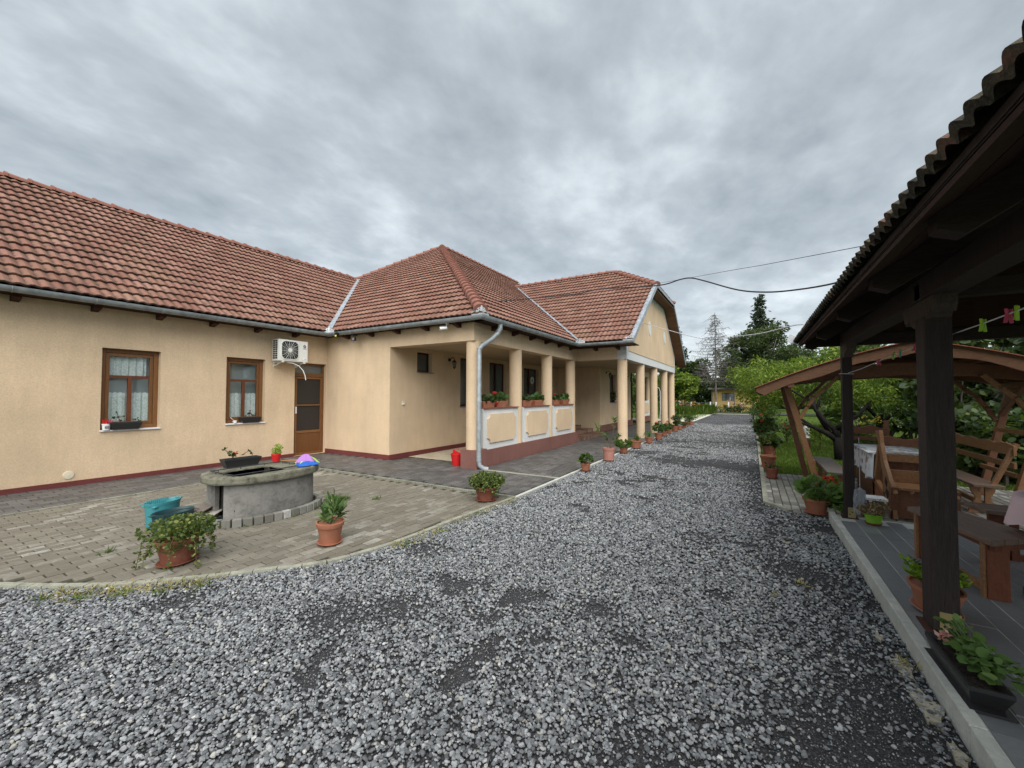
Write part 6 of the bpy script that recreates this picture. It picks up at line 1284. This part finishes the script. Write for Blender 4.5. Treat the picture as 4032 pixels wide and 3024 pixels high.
# backrest of the right hand bench fixed between the right posts
def wavyrail(y0, y1, z0, h, n=20, waves=3, amp=.03): 
    T = [(y0 + (y1 - y0) * i / n, z0 + h + amp * abs(math.sin(i / n * PI * waves)) + .01) for i in range(n + 1)]; return [(y0, z0)] + [(y1, z0)] + T[::-1]
rebase(sh)
def gbench(name, label, x0, x1, y0, y1, mt, z=.43):
    b = thing(name, label, 'bench', ((x0 + x1) / 2, (y0 + y1) / 2, .016)); xm = (x0 + x1) / 2
    MB().prism([(x0, y0), (x1, y0), (x1, y1), (x0, y1)], z - .035, z, 'z').build('seat', M[mt], b, bevel=.005)
    for yy in (y0 + .18, y1 - .25):
        for sg in (1, -1): mb = MB(); mb.prism([(xm + sg * .02, z - .035), (xm + sg * .13, z - .035), (xm + sg * .11, z - .12), (xm + sg * .07, z - .2), (xm + sg * .12, .10), (xm + sg * .15, .016), (xm + sg * .05, .016), (xm + sg * .02, .12)], yy, yy + .04, 'y'); mb.build('leg', M['teak'], b)
    MB().box(xm - .02, y0 + .2, .12, xm + .02, y1 - .2, .18).build('stretcher', M['teak'], b); rebase(b); return b
gbench('shelter_bench', 'grey-topped bench without backrest on the left of the cloth table', .98, 1.27, 7.92, 9.85, 'greywood')
br_ = gbench('shelter_bench', 'dark brown bench with wavy backrest on the right side of the shelter', 2.52, 2.82, 7.85, 9.9, 'brownboard')
for nm, P in (('backrest_rail', wavyrail(7.95, 9.95, .72 + .0, .12, waves=4)), ('backrest_rail', [(7.95, .55), (9.95, .55), (9.95, .63), (7.95, .63)])):
    mb = MB(); mb.prism([(y, z + .10) for y, z in P], 2.93, 2.96, 'x'); o = mb.build(nm, M['teak'], br_, bevel=.004); o.matrix_parent_inverse = Matrix.Translation(br_.location).inverted()
for yy in (8.0, 9.8): o = MB().bar((2.75, yy, .40), (2.98, yy, .98), .05, .05).build('back_post', M['teak'], br_); o.matrix_parent_inverse = Matrix.Translation(br_.location).inverted()
# table with floral cloth
t = thing('shelter_table', 'heavy brown table with cut-out front standing inside the shelter', 'table', (1.87, 8.7, .016))
MB().box(1.50, 8.03, .70, 2.26, 9.42, .745).build('tabletop', M['teakdark'], t, bevel=.005); MB().box(1.56, 8.10, .62, 2.20, 8.14, .70).box(1.56, 9.32, .62, 2.20, 9.36, .70).build('apron', M['teakdark'], t)
for k in range(4):
    x0 = 1.58 + k * .155; mb = MB(); mb.prism([(x0, .05), (x0 + .15, .05), (x0 + .15, .42), (x0 + .12, .46), (x0 + .15, .52), (x0 + .15, .62), (x0, .62), (x0, .52), (x0 + .03, .46), (x0, .42)], 8.16, 8.19, 'y'); mb.build('front_board', M['teakdark'], t)
for x0 in (1.56, 2.16):
    for y0 in (8.2, 9.2): MB().box(x0, y0, .016, x0 + .05, y0 + .08, .62).build('leg', M['teakdark'], t)
MB().box(1.565, 8.2, .05, 1.585, 9.28, .50).build('side_board', M['teakdark'], t); rebase(t)
def floral():
    m = Mat('floral_cloth', rough=.8); v = m.voro(9, m.mp((1, 1, 1)), rnd=1); v2 = m.voro(21); n = m.noise(14, 3); c = m.ramp(m.noise(4, 1), [(.35, (.05, .07, .20)), (.5, (.10, .12, .16)), (.62, (.35, .16, .10))])
    k = m.math('MULTIPLY', m.rng(m.math('ADD', v, m.math('MULTIPLY', m.math('SUBTRACT', n, .5), .5)), .42, .34), .85); m.col(m.mix(k, (.60, .64, .68), c)); return m.m
M['floral'] = floral(); n = 40
X0, X1, Y0, Y1, ZT = 1.49, 2.27, 8.02, 9.43, .752; per_ = []
for i in range(n): t_ = i / n; per_.append((X0 + (X1 - X0) * t_, Y0, 0, -1, t_))
for i in range(n): t_ = i / n; per_.append((X1, Y0 + (Y1 - Y0) * t_, 1, 0, t_))
for i in range(n): t_ = i / n; per_.append((X1 - (X1 - X0) * t_, Y1, 0, 1, t_))
for i in range(n): t_ = i / n; per_.append((X0, Y1 - (Y1 - Y0) * t_, -1, 0, t_))
V = [((X0 + X1) / 2, (Y0 + Y1) / 2, ZT)]; N_ = len(per_)
for lv in range(5):
    for i, (x, y, nx, ny, t_) in enumerate(per_):
        if lv == 0: V.append((x, y, ZT)); continue
        drop = .02 if ny == -1 else .30; cn = 1 - min(t_, 1 - t_) * 5; cn = max(0, cn); q = lv / 4
        if ny == -1 and t_ > .06: drop = .015
        elif ny == -1: drop = .38
        if nx == -1: drop = .30 + .10 * max(0, (t_ - .75) / .25)
        w_ = .012 * math.sin(t_ * 34) * q; V.append((x + nx * (.006 + w_ + .02 * q), y + ny * (.006 + w_ * .3 + .004 * q), ZT - drop * q))
F = [(0, 1 + i, 1 + (i + 1) % N_) for i in range(N_)] + [(1 + l * N_ + i, 1 + l * N_ + (i + 1) % N_, 1 + (l + 1) * N_ + (i + 1) % N_, 1 + (l + 1) * N_ + i) for l in range(4) for i in range(N_)]
o = MB().add(V, F, .5).build('tablecloth', M['floral'], smooth=2); tag(o, 'white cloth with blue and brown floral print on the shelter table', 'tablecloth')
# carved bench standing in front of the table, seen from its side
b = thing('carved_bench', 'carved brown bench with slanting cut-out side panel in front of the cloth table', 'bench', (1.82, 7.4, .016))
side = [(7.82, 1.10), (7.62, 1.12), (7.56, .95), (7.42, .72), (7.16, .50), (7.02, .43), (6.98, .36), (7.08, .25), (7.00, .03), (7.12, .016), (7.20, .20), (7.30, .12), (7.38, .28), (7.50, .30), (7.46, .50), (7.58, .70), (7.68, .95)]
for x0 in (1.53, 2.09):
    mb = MB(); mb.prism([(y, z) for y, z in side], x0, x0 + .045, 'x'); sp = mb.build('side_panel', M['teak'], b, bevel=.005)
    MB().prism([(7.24, .46), (7.32, .52), (7.36, .44), (7.28, .38)], x0 - .004, x0 - .0005, 'x').build('carved_cutout', M['dark'], sp); MB().prism([(7.19, .34), (7.30, .37), (7.34, .30), (7.24, .24), (7.20, .28)], x0 - .004, x0 - .0005, 'x').build('carved_cutout', M['dark'], sp)
    MB().bar((x0 + .02, 7.66, .90), (x0 + .02, 7.93, .34), .05, .09, up=(0, 1, 0)).build('rear_leg', M['teak'], b); MB().bar((x0 + .02, 7.93, .38), (x0 + .02, 7.46, .27), .05, .05).build('foot_rail', M['teak'], b)
    MB().bar((x0 + .02, 7.04, .44), (x0 + .02, 7.10, .016), .075, .08, up=(0, 1, 0)).build('front_leg', M['teakdark'], b)
V_ = [(1.575, z) for z in ()]
mb = MB(); T = [(1.575 + .515 * i / 16, 1.02 + .02 * math.sin(i / 16 * PI * 3)) for i in range(17)]; mb.prism([(1.575, .90), (2.09, .90)] + T[::-1], 7.66, 7.69, 'y'); mb.build('backrest_rail', M['teakdark'], b)
MB().box(1.575, 7.54, .70, 2.09, 7.57, .80).build('backrest_rail', M['teak'], b); MB().prism([(1.575, .43), (2.09, .43), (2.09, .60), (1.575, .60)], 7.44, 7.47, 'y').build('back_panel', M['teak'], b)
MB().prism([(1.575, 7.02), (1.85, 7.0), (2.09, 7.03), (2.09, 7.44), (1.575, 7.44)], .40, .435, 'z').build('seat', M['teak'], b, bevel=.008)
for k in range(3): x0 = 1.58 + k * .17; mb = MB(); mb.prism([(x0, .05), (x0 + .17, .05), (x0 + .17, .33), (x0 + .14, .36), (x0 + .17, .40), (x0, .40), (x0 + .03, .36), (x0, .33)], 7.14, 7.165, 'y'); mb.build('front_board', M['teakdark'], b)
MB().box(1.58, 7.12, .03, 2.08, 7.138, .09).build('kick_rail', M['teakdark'], b)
rebase(b)
b = thing('far_bench', 'dark brown bench with wavy top rail at the far end of the shelter', 'bench', (1.7, 10.6, 0)); T = [(1.62 + .63 * i / 20, 1.0 + .025 * math.sin(i / 20 * PI * 4)) for i in range(21)]
mb = MB(); mb.prism([(1.62, .86), (2.25, .86)] + T[::-1], 10.60, 10.63, 'y'); mb.build('backrest_rail', M['teakdark'], b); MB().box(1.62, 10.60, .73, 2.27, 10.63, .80).build('backrest_rail', M['teakdark'], b)
for x0 in (1.60, 2.22): MB().box(x0, 10.63, 0, x0 + .07, 10.70, 1.12).build('back_post', M['teakdark'], b)
MB().box(1.62, 10.2, .40, 2.25, 10.6, .43).build('seat', M['teakdark'], b); MB().box(1.66, 10.25, 0, 1.72, 10.31, .40).build('leg', M['teakdark'], b); MB().box(2.15, 10.25, 0, 2.21, 10.31, .40).build('leg', M['teakdark'], b); rebase(b)
# ------------------------------------------------------------------ garden: peach trees, shrubs, lawn grass
def drooping(t, blobs, n, size, lm, asp=.24):
    P = clumps(n, blobs, .35); d = rf.normal(size=(len(P), 3)); d[:, 2] = -np.abs(d[:, 2]) * .8 - .3; leaves('crown', P, size, M[lm], t, asp, dirs=d, shape='lance')
t = thing('peach_tree', 'peach tree with forked wet black trunk beside the shelter and bright drooping leaves', 'tree', (1.86, 12.9, 0)); tr = MB()
for path, rr in ((((0, 0, -.05), (-.03, 0, .3), (-.06, 0, .58)), (.13, .11, .10)), (((-.06, 0, .5), (-.25, -.05, .66), (-.55, 0, .82), (-.78, .05, .90)), (.08, .065, .045, .03)), (((-.05, 0, .55), (-.10, 0, .78), (-.28, .05, .95), (-.47, .1, 1.25), (-.62, .1, 1.58)), (.09, .075, .06, .05, .03)),
                 (((-.47, .1, 1.2), (-.42, .1, 1.4), (-.36, .1, 1.6)), (.04, .03, .02)), (((-.10, 0, .75), (.05, -.05, .92), (.35, -.1, 1.15), (.6, 0, 1.5)), (.07, .05, .04, .03)), (((.0, 0, .5), (-.22, .1, .7), (-.40, .3, 1.1), (-.5, .5, 1.7)), (.07, .05, .04, .02)), (((-.62, .1, 1.5), (-.95, .3, 1.75), (-1.3, .6, 2.0)), (.03, .025, .015)), (((-.55, 0, .82), (-.9, .4, 1.1), (-1.2, .8, 1.35)), (.04, .03, .015))): tr.tube(path, list(rr), 7)
tr.build('trunk', M['barkblack'], t, smooth=2)
drooping(t, crown_blobs((-1.1, 1.6, 1.95), (1.0, 1.6, .55), 26, .38, 21) + crown_blobs((.4, .9, 1.9), (1.2, 1.2, .5), 14, .35, 22) + [(np.array((-2.3, 2.8, 2.35)), (.35, .4, .35)), (np.array((-2.0, 2.6, 1.75)), (.4, .5, .4)), (np.array((-1.75, 2.2, 2.55)), (.22, .3, .42)), (np.array((-1.5, 2.2, 1.35)), (.3, .5, .4)), (np.array((-1.2, 1.6, 2.5)), (.3, .4, .22))], 8500, .115, 'leafbright')
t = thing('peach_tree', 'second fruit tree with thin dark limbs behind the cloth table', 'tree', (3.0, 15.0, 0)); tr = MB(); tr.tube([(0, 0, 0), (.02, 0, .8), (.1, 0, 1.3)], [.08, .07, .05], 7); tr.tube([(.02, 0, .8), (.4, 0, 1.2), (.9, .1, 1.35)], [.05, .04, .02], 6); tr.tube([(.05, 0, .9), (-.3, 0, 1.4), (-.5, .2, 2.1)], [.05, .04, .02], 6); tr.tube([(.1, 0, 1.3), (.2, .1, 2.2)], [.04, .015], 6); tr.build('trunk', M['barkblack'], t)
drooping(t, crown_blobs((0, 0, 2.0), (1.6, 1.4, .9), 26, .42, 23), 5200, .12, 'leafmid', .3)
t = thing('garden_shrub', 'young green sapling shrub between the statue and the peach trunk', 'shrub', (1.72, 15.2, 0)); leaves('foliage', clumps(700, crown_blobs((0, 0, .55), (.32, .3, .38), 9, .17, 31)), .08, M['leafbright'], t, .5); MB().tube([(0, 0, 0), (0, 0, .6)], .02, 5).build('stem', M['stembrown'], t)
t = thing('garden_statue', 'small white garden statue on a broken brick pedestal in the lawn', 'statue', (1.42, 15.8, 0)); MB().box(-.12, -.1, 0, .12, .1, .26).build('pedestal', M['plinth2'], t); MB().lathe([(.0001, .26), (.11, .26), (.13, .30), (.07, .36), (.08, .42), (.10, .52), (.085, .60), (.03, .66), (.03, .68), (.055, .72), (.06, .77), (.035, .82), (.0001, .84)], 14).build('figure', M['white'], t, smooth=True)
MB().tube([(.08, 0, .58), (.13, -.02, .48), (.06, -.08, .42)], .022, 6).tube([(-.08, 0, .58), (-.13, -.02, .48), (-.06, -.08, .42)], .022, 6).build('arm', M['white'], t, smooth=True)
# dark broad-leaved thicket behind the shelter
for k, (x, y, h, r, lm, ls, sd_, lb) in enumerate(((3.9, 12.6, 2.6, 1.0, 'leafdark', .16, 41, 'dark broad-leaved shrub directly behind the near dark post'), (5.6, 12.4, 3.4, 1.3, 'leafdark', .18, 42, 'tall dark broad-leaved shrub at the right edge behind the shelter'), (4.7, 14.6, 4.4, 1.5, 'leafdark', .16, 43, 'tallest dark thicket showing above the shelter roof'), (7.4, 15.0, 4.6, 1.9, 'leafmid', .17, 44, 'green thicket at the far right edge above the shelter roof'), (3.3, 17.6, 2.0, 1.0, 'leafmid', .12, 45, 'blossoming green shrub seen through the shelter behind the fruit tree'), (4.0, 11.3, 1.5, .75, 'leafdark', .11, 48, 'dense dark bush right behind the right bench back'), (5.0, 11.0, 1.3, .9, 'leafdark', .12, 46, 'low dark undergrowth beneath the thicket beside the right bench'), (4.5, 19, 2.6, 1.5, 'leafmid', .15, 47, 'mid green shrub far behind the shelter on the right'))):
    t = thing('garden_shrub', lb, 'shrub', (x, y, 0)); bl = crown_blobs((0, 0, h * .52), (r, r * .8, h * .46), 24, .45 * max(.7, r * .6), sd_); leaves('foliage', clumps(int(2600 * r), bl, .3), ls, M[lm], t, .75, shape='round', droop=.3)
    mb = MB(); q = np.random.RandomState(sd_)
    for i in range(12): b0 = Vector((q.normal() * .2 * r, q.normal() * .2, 0)); tp = Vector(bl[i][0]); mb.tube([b0, b0.lerp(tp, .5) + Vector((0, 0, .2)), tp], [.035, .022, .01], 5, cap=False)
    mb.build('stem', M['bark'], t)
    if sd_ in (45,): flowers(t, [(q.uniform(-.8, .8), -.7, q.uniform(.6, 1.7)) for _ in range(26)], .05, 'petalwhite', 12)
t = thing('flower_clump', 'clump of yellow flowers behind the far bench', 'flowers', (2.55, 13.4, 0)); leaves('foliage', blob(200, (0, 0, .5), (.3, .3, .45), .2), .1, M['leafmid'], t, .3); flowers(t, [(rf.uniform(-.2, .2), rf.uniform(-.1, .1), rf.uniform(.85, 1.1)) for _ in range(8)], .05, 'petalyellow', 16)
# rose hedge along the right edge of the drive
for k, (x, y, h, r, lb, fl) in enumerate(((.45, 18.8, 1.25, .38, 'red rose bush nearest in the row along the drive', 1), (.5, 20.6, 1.5, .42, 'tall leafy rose bush second in the row along the drive', 0), (.48, 22.6, 1.3, .45, 'rose bush with grey-green leaves third in the drive row', 0), (.5, 25.2, 1.4, .5, 'rose bush fourth in the drive row', 0), (.5, 28.5, 1.3, .5, 'rose bush fifth in the drive row', 1), (.55, 32.5, 1.4, .6, 'rose bush last in the drive row before the lane', 0), (1.0, 17.0, .75, .22, 'small young rose standing in the lawn beside the row', 1))):
    t = thing('rose_bush', lb, 'rose bush', (x, y, 0)); bl = crown_blobs((0, 0, h * .55), (r, r, h * .42), 12, .2 + .1 * r, 60 + k); leaves('foliage', clumps(int(900 * r / .4), bl, .3), .07, M['leafmid' if k % 2 else 'leafdark'], t, .6); mb = MB()
    for b_ in bl[:6]: mb.tube([(0, 0, 0), tuple(b_[0])], .008, 4, cap=False)
    mb.build('stem', M['stem'], t)
    if fl: flowers(t, [(rf.uniform(-r, 0), -r * .8, rf.uniform(.5, h * .9)) for _ in range(3)], .05, 'petalred', 24)
def blades(name, label, regions, size, mat):
    P = []
    for x0, y0, x1, y1, dens in regions: k = int((x1 - x0) * (y1 - y0) * dens); P.append(np.stack([rf.uniform(x0, x1, k), rf.uniform(y0, y1, k), np.full(k, -.055)], 1))
    P = np.concatenate(P); d = rf.normal(size=(len(P), 3)) * .45; d[:, 2] = 1; return tag(leaves(name, P, size, M[mat], None, .12, dirs=d), label, kind='stuff')
blades('lawn_grass', 'short green lawn grass right of the driveway', [(.2, 10.2, 4.5, 14, 1500), (.25, 14, 6, 22, 380), (.3, 22, 8, 40, 60)], .10, 'grass')
blades('verge_grass', 'green grass beyond the house left of the drive', [(-9, 29, -3.3, 40, 90)], .16, 'grass')
# ------------------------------------------------------------------ far garden, fence, yellow house
for k, (x, y, r, h, lm, lb) in enumerate(((-5.2, 38.6, 1.6, .62, 'grass', 'long green grasses left of the lane end'), (-3.7, 39.4, .8, .75, 'grass', 'bright tuft of ornamental grass at the corner of the drive end'), (-7.2, 37.2, 1.2, .9, 'leafmid', 'dense leafy bed at the far left of the drive end'))):
    t = thing('grass_clump', lb, 'grass clump', (x, y, 0)); n_ = 1500; P = np.stack([rf.normal(size=n_) * r * .45, rf.normal(size=n_) * r * .3, np.zeros(n_)], 1); d = rf.normal(size=(n_, 3)) * .3; d[:, 2] = 1; leaves('foliage', P, h, M[lm], t, .05 if lm == 'grass' else .3, dirs=d, shape='lance')
t = thing('daylilies', 'orange daylilies blooming above the grasses at the end of the drive', 'flowers', (-5.0, 39.0, 0)); flowers(t, [(rf.uniform(-1.0, 1.0), 0, rf.uniform(.75, 1.15)) for _ in range(26)], .10, 'petalorange', 12); stems(t, [(q_ * .1, 0, 1.1) for q_ in range(-9, 9, 2)], (0, 0, 0), .01)
t = thing('rose_bush', 'rose bush with large pale pink blooms beyond the lane', 'rose bush', (-1.5, 45.3, 0)); leaves('foliage', clumps(900, crown_blobs((0, 0, .5), (.9, .4, .42), 14, .3, 71)), .12, M['leafdark'], t, .6); flowers(t, [(rf.uniform(-.7, .9), -.5, rf.uniform(.3, 1.25)) for _ in range(12)], .10, 'petalpink', 16)
t = thing('garden_shrub', 'low green hedge bed beneath the wire fence beyond the lane', 'shrub', (-2.4, 45.4, 0)); leaves('foliage', clumps(1600, [((q_, 0, .28), (.5, .3, .3)) for q_ in np.arange(-.6, 3.6, .45)]), .12, M['leafmid'], t, .5)
t = thing('rock_pile', 'grey boulder heap with a white piece beside the fence', 'rocks', (-3.35, 44.9, 0)); 
for q_, s_ in (((-.2, 0, .18), .3), ((.25, 0, .2), .33), ((.0, -.1, .35), .22)): mb = MB(); mb.lathe([(.0001, 0), (.8, .1), (1, .5), (.6, .95), (.0001, 1.05)], 7, sx=s_, sy=s_); mb.v = [(x + q_[0], y + q_[1], z * s_ + q_[2] - .18) for x, y, z in mb.v]; mb.build('boulder', M['conc'], t)
MB().bar((-.05, -.35, .55), (.35, -.35, .2), .1, .05).build('white_piece', M['white'], t)
fe = thing('wire_fence', 'low wire fence with white concrete posts in front of the yellow house', 'fence', (-3.7, 46, 0))
for x in (-10.6, -8.9, -7.2, -5.5, -3.7, -3.18, -2.08, -.96, .2, 1.4): MB().box(x - .06, 45.96, 0, x + .06, 46.08, 1.0).build('fence_post', M['white'], fe)
mb = MB()
for z in (.05, .35, .65, .93): mb.tube([(-10.6, 46.02, z), (1.4, 46.02, z)], .006, 4)
for x in np.arange(-10.6, 1.4, .12): mb.tube([(x, 46.02, .05), (x, 46.02, .93)], .004, 3, cap=False)
mb.build('wire_mesh', M['zinc'], fe); rebase(fe)
yh = thing('yellow_house', 'small yellow flat-roofed house with dark window beyond the lane', 'house', (-1, 48, 0))
for o_ in (wall('y', 47.5, -3.72, .6, 0, 2.28, [(-2.75, -1.6, 1.1, 1.92)], -1),): o_.build('wall', M['yhouse'], yh)
MB().box(-3.72, 47.9, 0, .6, 52, 2.26).build('back_wall', M['yhouse'], yh); MB().box(-3.72, 47.5, 0, -3.60, 47.49, 2.28).build('corner_pilaster', M['conc'], yh); MB().box(-4.0, 47.0, 2.28, .9, 52.3, 2.46).build('roof', M['conc'], yh)
w_ = MB().box(-2.75, 47.55, 1.1, -1.6, 47.6, 1.16).box(-2.75, 47.55, 1.86, -1.6, 47.6, 1.92).box(-2.75, 47.55, 1.16, -2.69, 47.6, 1.86).box(-1.66, 47.55, 1.16, -1.6, 47.6, 1.86).box(-2.37, 47.55, 1.16, -2.32, 47.6, 1.86).box(-2.69, 47.55, 1.48, -1.66, 47.59, 1.52).build('window', M['darkgrey'], yh); MB().box(-2.7, 47.62, 1.15, -1.65, 47.63, 1.88).build('pane', M['glass'], w_); MB().box(-2.02, 47.53, 1.16, -1.97, 47.55, 1.5).build('frame_bar', M['white'], w_); rebase(yh)
t = thing('tarp_cover', 'white tent-like cover standing among the bushes left of the yellow house', 'cover', (-7.0, 47.2, 0)); MB().prism([(-.5, .9), (.55, .9), (.5, 1.5), (.3, 1.9), (.15, 1.5), (-.1, 1.3), (-.35, 1.25), (-.55, 1.1)], -.2, .3, 'y').build('cover', M['white'], t); MB().box(-.1, -.21, 1.0, .05, -.2, 1.15).build('dark_opening', M['dark'], t); MB().box(-.4, -.1, 0, .4, .2, .9).build('stand', M['darkgrey'], t)  # white tarp over an object of unknown kind
# trees
conifer('dead_spruce', 'tall bare dead spruce with grey drooping twigs in the middle distance', (-3.26, 46.6, 0), 10.2, 3.9, 0, .1, 'leafdark', 3, None, True, .10, .30)
conifer('spruce_tree', 'dark green spruce whose tip stands highest above the tree group', (.85, 57, 0), 13.9, 2.5, 5200, .42, 'leafconifer', 5)
conifer('spruce_tree', 'dark spruce half hidden behind the gable roof', (-8.6, 56, 0), 10.9, 3.0, 5200, .42, 'leafconifer', 6)
broad_tree('broad_tree', 'large dark green deciduous tree in front of the highest spruce', (1.4, 53, 0), 9.6, 3.8, 3.4, 17000, .27, 'leafolive', None, 'bark', 40, 11, .3, .60)
broad_tree('broad_tree', 'deciduous tree on the left of the big tree group', (-1.0, 55, 0), 9.0, 2.2, 3.3, 7500, .26, 'leafolive', None, 'bark', 26, 15, .25, .58)
broad_tree('broad_tree', 'dark green tree between the gable and the dead spruce', (-7.2, 52, 0), 7.2, 2.3, 2.9, 8000, .28, 'leafdark', None, 'bark', 28, 12, .25, .55)
broad_tree('walnut_tree', 'light green walnut tree beside the last portico column', (-6.6, 43, 0), 4.6, 1.9, 2.0, 6500, .26, 'leafbright', None, 'bark', 26, 13, .2, .62)
broad_tree('broad_tree', 'green tree behind the columns of the portico', (-10.4, 41, 0), 5.6, 2.4, 2.4, 6000, .28, 'leafmid', None, 'bark', 26, 14, .2, .55)
broad_tree('broad_tree', 'mid green tree right of the big group above the shelter', (7.2, 41, 0), 7.6, 3.0, 3.0, 7500, .28, 'leafmid', None, 'bark', 28, 17, .25, .55)
broad_tree('broad_tree', 'bright green tree just above the left end of the shelter roof', (3.2, 27, 0), 4.1, 1.7, 1.5, 5200, .18, 'leafbright', None, 'bark', 24, 18, .15, .62)
broad_tree('broad_tree', 'dark tree seen above the shelter roof behind the near post', (8.6, 24, 0), 6.4, 2.6, 2.6, 6000, .22, 'leafdark', None, 'bark', 26, 19, .2, .55)
broad_tree('broad_tree', 'dark tree behind the dead spruce', (-4.6, 60, 0), 6.4, 2.6, 2.6, 5000, .32, 'leafdark', None, 'bark', 22, 20, .2, .52)
conifer('spruce_tree', 'sparse grey-green spruce between the dead spruce and the big tree', (-1.60, 46.6, 0), 6.0, 1.7, 1300, .26, 'leafolive', 25, z0=.46)
P = clumps(26000, [((x, 66 + 3 * math.sin(x), 2.0 + 1.1 * math.sin(x * .9) + .6 * math.sin(x * 2.3)), (2.6, 2.2, 2.2)) for x in np.arange(-34, 34, 2.0)], .4)
P[:, 2] = np.maximum(P[:, 2], .05); tag(leaves('far_thicket', P, .55, M['leafdark'], None, .6), 'dark mass of far trees and bushes closing the view', kind='stuff')
P = clumps(9000, [((x, 27 + 9 * q_, .9 + .5 * math.sin(x * 3)), (1.3, 1.3, .9)) for q_ in (0, 1) for x in np.arange(4.5 + 2 * q_, 16, 1.4)], .3); tag(leaves('garden_thicket', P, .2, M['leafmid'], None, .6), 'mixed green planting filling the garden behind the shelter', kind='stuff')
# ------------------------------------------------------------------ cables and cords
def ray_at(px, py, y):      # a point at depth y lying behind pixel (1024 wide) of the survey
    d = _f + _r2 * ((px * 3.9375 - 2016) / 1605.5) - _u2 * ((py * 3.9375 - 1512) / 1605.5); k = y / d.y; return Vector((0, 0, 1.6)) + d * k
pts = [ray_at(493, 301.3, 9.7), ray_at(508, 300.6, 9.8), ray_at(575, 294, 10.0), ray_at(600, 289, 10.0), ray_at(657, 285.6, 9.9), ray_at(680, 279.5, 9.7), ray_at(691, 278, 9.6), ray_at(705, 281, 9.4), ray_at(736, 289.5, 9.0), ray_at(761, 292, 8.7), ray_at(790, 290.5, 8.3), ray_at(837, 282.6, 7.7), ray_at(900, 262, 7.0)]
def sm3(P, k=5):
    out = []
    for i in range(len(P) - 1):
        p0, p1, p2, p3 = [P[max(0, min(len(P) - 1, i + q))] for q in (-1, 0, 1, 2)]
        for j in range(k): t = j / k; out.append(.5 * (2 * p1 + (p2 - p0) * t + (2 * p0 - 5 * p1 + 4 * p2 - p3) * t * t + (3 * p1 - p0 - 3 * p2 + p3) * t ** 3))
    return out + [P[-1]]
tag(MB().tube(sm3(pts), .014, 7).build('power_cable', M['cable'], smooth=True), 'thick dark cable sagging from the tiled roof across the drive', 'cable')
a, b_ = ray_at(655, 283.4, 14.0), ray_at(900, 238.4, 5.5); km = ray_at(691, 278, 9.6)
tag(MB().tube([Vector((-3.3, 16.2, 5.9)), ray_at(691, 277.6, 12.2), ray_at(736, 269.5, 10), ray_at(762, 265.2, 9), ray_at(863, 246, 7), b_], .005, 5).build('messenger_wire', M['cable']), 'thin wire running straight above the thick cable', 'wire')
tag(MB().tube(sm3([Vector((-3.47, 15.6, 4.32)), ray_at(690, 336, 10.5), ray_at(710, 338, 9.6), ray_at(728, 337, 9.0), ray_at(760, 333.5, 8.0), ray_at(803.6, 324.4, 6.6), Vector((.6, 6.5, 2.30))]), .008, 6).build('garden_rope', M['rope']), 'white cord strung from the gable wall to the pavilion', 'rope')
